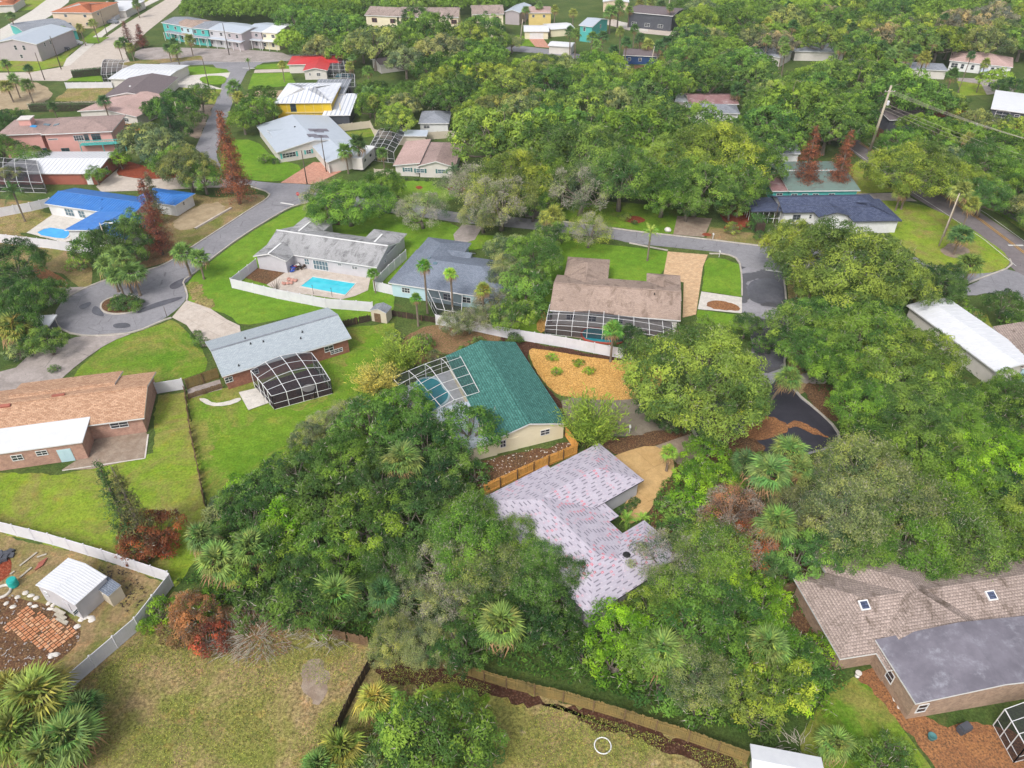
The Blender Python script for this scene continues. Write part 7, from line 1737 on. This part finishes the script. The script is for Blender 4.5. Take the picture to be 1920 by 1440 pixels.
for p, q, lab in (((38, 1062), (70, 1037), 'upper old board lying in the garden grass'), ((20, 1078), (28, 1072), 'short pale board left of the shed'), ((38, 1084), (60, 1065), 'lower old board lying in the garden grass'), ((70, 1046), (88, 1040), 'broken board near the fence corner')):
    a, b2 = G(*p), G(*q); one('old_board', lab, 'board', lambda g: g.bar((a.x, a.y, .12), (b2.x, b2.y, .12), .2, .06), 'twig')
one('red_boards', 'pile of red boards behind the white garden shed', 'boards', lambda g: [g.bar((G(66, 1070).x, G(66, 1070).y+k*.2, .12+k*.02), (G(82, 1060).x, G(82, 1060).y+k*.22, .15), .12, .08) for k in range(5)], 'redwall')
st = G(113, 1156); one('wooden_step', 'weathered timber steps at the white shed door', 'steps', lambda g: [g.box((st.x+k*.28-.1, st.y-k*.42+.3, .42-k*.16), 1.5, .4, .08, -.45) for k in range(3)], 'twig')
def ring(label, px, py, r, m, rad, name, cat, z=.1): c = G(px, py); g = MB(); g.tube([(c.x+r*math.cos(2*math.pi*i/28), c.y+r*math.sin(2*math.pi*i/28), z) for i in range(29)], rad, 6, cap=False); tag(g.build(name, M[m], smooth=True), label, cat)
ring('white hoop lying on the grass near the bottom edge', 1130, 1399, .72, 'white', .06, 'hoop', 'hoop'); ring('grey stone fire ring at the left edge', 5, 1110, .8, 'whiteconc', .16, 'fire_ring', 'fire ring')
for p, col_, n in (((8, 1045), (.03, .1, .02), 'dark tarpaulin corner at the left edge'),): c = G(*p); one('blue_tarpaulin', 'dark blue tarpaulin at the left edge of the garden', 'tarpaulin', heap((c.x, c.y), 6, .6, .1, 3, (.8, 1.4)), 'darkgrey')
# ---- odds by the lower right house
c = G(1745, 1385); one('green_pot', 'green plastic pot at the tan brick wall', 'pot', lambda g: g.lathe((c.x, c.y, 0), [(.25, 0), (.38, .5), (.34, .52), (.1, .4)], 12), 'darkteal')
def grill(g): b = G(1804, 1372); g.box((b.x, b.y, .6), 1.1, .7, .5, .4); g.box((b.x, b.y, .2), .9, .5, .4, .4); g.box((b.x, b.y, .95), .9, .6, .2, .4)
one('covered_grill', 'dark covered grill on the leaf bed by the brick wall', 'grill', grill, 'darkgrey')
c2 = G(1607, 1268); one('garden_statue', 'small pale garden urn at the corner of the weathered hip roof', 'urn', lambda g: g.lathe((c2.x, c2.y, 0), [(.22, 0), (.22, .1), (.1, .2), (.28, .5), (.3, .6), (.22, .62)], 10), 'offwhite')
# ---- cage furniture
c3 = G(580, 735); root = thing('patio_table', (c3.x, c3.y, 0), 'round pale patio table inside the domed cage', 'table'); g = MB(); g.lathe((0, 0, .68), [(.85, 0), (.9, .03), (.9, .06), (.02, .09)], 18); g.build('tabletop', M['offwhite'], root, world=False); g = MB(); g.lathe((0, 0, 0), [(.35, 0), (.06, .08), (.06, .68)], 8); g.build('pedestal', M['darkgrey'], root, world=False)
for i, (x, y) in enumerate(((560, 738), (566, 725), (592, 728), (588, 748))):
    b = G(x, y); root = thing('patio_chair', (b.x, b.y, 0), ['left', 'far', 'right', 'near'][i]+' dark patio chair round the pale table in the domed cage', 'chair', 'dark patio chairs', i*1.5)
    g = MB(); g.box((0, 0, .44), .55, .55, .07); g.build('seat', M['darkwood'], root, world=False); g = MB(); g.box((0, .26, .78), .55, .05, .6); g.build('backrest', M['darkwood'], root, world=False)
    for sx in (-.23, .23):
        for sy in (-.23, .23): g = MB(); g.box((sx, sy, .21), .05, .05, .42); g.build('leg', M['darkwood'], root, world=False)
pool('teal kidney shaped pool inside the cage of the green roofed house', [(778, 722), (790, 711), (812, 710), (826, 718), (830, 730), (842, 738), (838, 752), (822, 764), (806, 778), (792, 770), (796, 748), (784, 738)], 'poolteal', 'paleblue', 2)
patch('pool_deck', 'greyconc', [(738, 733), (858, 690), (900, 772), (806, 803)], 6) if 'greyconc' in M else None
# mailboxes, signs
def mailbox(label, px, py):
    b = G(px, py); root = thing('mailbox', b, label, 'mailbox'); g = MB(); g.box((0, 0, .5), .09, .09, 1.0); g.build('post', M['white'], root, world=False); g = MB(); g.box((0, 0, 1.12), .22, .5, .24); g.build('box', M['white'], root, world=False)
mailbox('white mailbox at the corner of the small lawn', 1348, 482); mailbox('white mailbox post on the kerb by the shaded drive', 1336, 449); mailbox('white mailbox beside the mulch garden gravel', 1180, 812)
b = G(562, 384); root = thing('stop_sign', b, 'red stop sign at the street corner by the twiggy oak', 'sign'); g = MB(); g.tube([(0, 0, 0), (0, 0, 2.6)], .04, 6); g.build('post', M['greymetal'], root, world=False)
g = MB(); g.add([(.38*math.cos(math.pi/8+i*math.pi/4), -.06, 2.4+.38*math.sin(math.pi/8+i*math.pi/4)) for i in range(8)]+[(.38*math.cos(math.pi/8+i*math.pi/4), -.03, 2.4+.38*math.sin(math.pi/8+i*math.pi/4)) for i in range(8)], [tuple(range(8)), tuple(reversed(range(8, 16)))]+[(i, (i+1) % 8, (i+1) % 8+8, i+8) for i in range(8)]); pl = g.build('sign_plate', M['redroof'], root, world=False)
cu = bpy.data.curves.new('letters', 'FONT'); cu.body = 'STOP'; cu.size = .26; cu.align_x = 'CENTER'; cu.align_y = 'CENTER'; cu.extrude = .004; cu.materials.append(M['white']); _c = bpy.data.objects.new('letters', cu); COL.objects.link(_c); bpy.context.view_layer.update(); _me = bpy.data.meshes.new_from_object(_c.evaluated_get(bpy.context.evaluated_depsgraph_get())); bpy.data.objects.remove(_c); to = bpy.data.objects.new('lettering', _me); COL.objects.link(to); to.parent = pl; to.location = (0, -.068, 2.4); to.rotation_euler = (math.pi/2, 0, 0)
b = G(1563, 1268)
bo = G(1186, 418); one('pale_boulder', 'pale round boulder beside the shaded drive', 'boulder', lambda g: g.ball((G(1252, 434).x, G(1252, 434).y, .35), .7, .6, .5, 9, 6, jit=.2), 'offwhite')
def litter_on(label, poly, n, m, s, seed, name):
    W_ = [G(*p) for p in poly]; rg = random.Random(seed); g = MB(); k = 0; xs = [p.x for p in W_]; ys = [p.y for p in W_]
    while k < n:
        x, y = rg.uniform(min(xs), max(xs)), rg.uniform(min(ys), max(ys)); ins = False
        for i in range(len(W_)):
            a, b = W_[i], W_[i-1]
            if (a.y > y) != (b.y > y) and x < (b.x-a.x)*(y-a.y)/(b.y-a.y)+a.x: ins = not ins
        k += 1
        if ins: q = rg.uniform(.5, 1.4)*s; r = rg.uniform(0, 3.1); g.box((x, y, .09), q, q*.45, q*.15, r)
    tag(g.build(name, M[m]), label, 'debris', kind='stuff')
litter_on('pale stones and leaf scraps scattered behind the orange fence', [(870, 870), (940, 855), (1065, 830), (1085, 845), (905, 930), (860, 940)], 500, 'offwhite', .16, 1, 'stone_scraps')
litter_on('scraps and stones in the lower left garden', [(0, 1110), (60, 1120), (165, 1190), (100, 1250), (0, 1330)], 420, 'oldconcrete', .2, 2, 'stone_scraps'); litter_on('scattered rubble by the white garden shed', [(180, 1050), (250, 1075), (280, 1120), (240, 1150), (190, 1090)], 260, 'darkwood', .2, 3, 'rubble')
# ================================================================ labels that single every plant out
def centre(h):
    if h is None: return None
    s = [sum(f, Vector())/len(f) for f in h.slopes]; c = sum(s, Vector())/len(s); return c.x, c.y
LM = [((centre(h) or (x, y)), ph) for x, y, ph, h in LAND]
ORD = ['leftmost', 'second', 'third', 'fourth', 'fifth', 'sixth', 'seventh', 'eighth', 'ninth', 'tenth', 'eleventh', 'twelfth']
by = {}
for o, x, y, h, what in TREES:
    (lx, ly), ph = min(LM, key=lambda q: (q[0][0]-x)**2+(q[0][1]-y)**2); dx, dy = x-lx, y-ly
    rel = ('behind' if dy > 0 else 'in front of') if abs(dy) > abs(dx) else ('right of' if dx > 0 else 'left of')
    by.setdefault('%s %s %s' % (what, rel, ph), []).append((P(x, y, h)[0], o))
for k, v in by.items():
    v.sort(key=lambda q: q[0])
    for i, (_, o) in enumerate(v):
        if len(k.split())+3 > 16: k = ' '.join(w_ for w_ in k.split() if w_ not in ('the', 'a'))
        o['label'] = k if len(v) == 1 else k+(', leftmost' if i == 0 else ', rightmost' if i == len(v)-1 else ', %s from left' % (ORD[i] if i < 12 else '%dth' % (i+1)))
print('TREES', len(TREES), 'OBJ', len(bpy.data.objects), 'max words', max(len(o['label'].split()) for o, *_ in TREES))
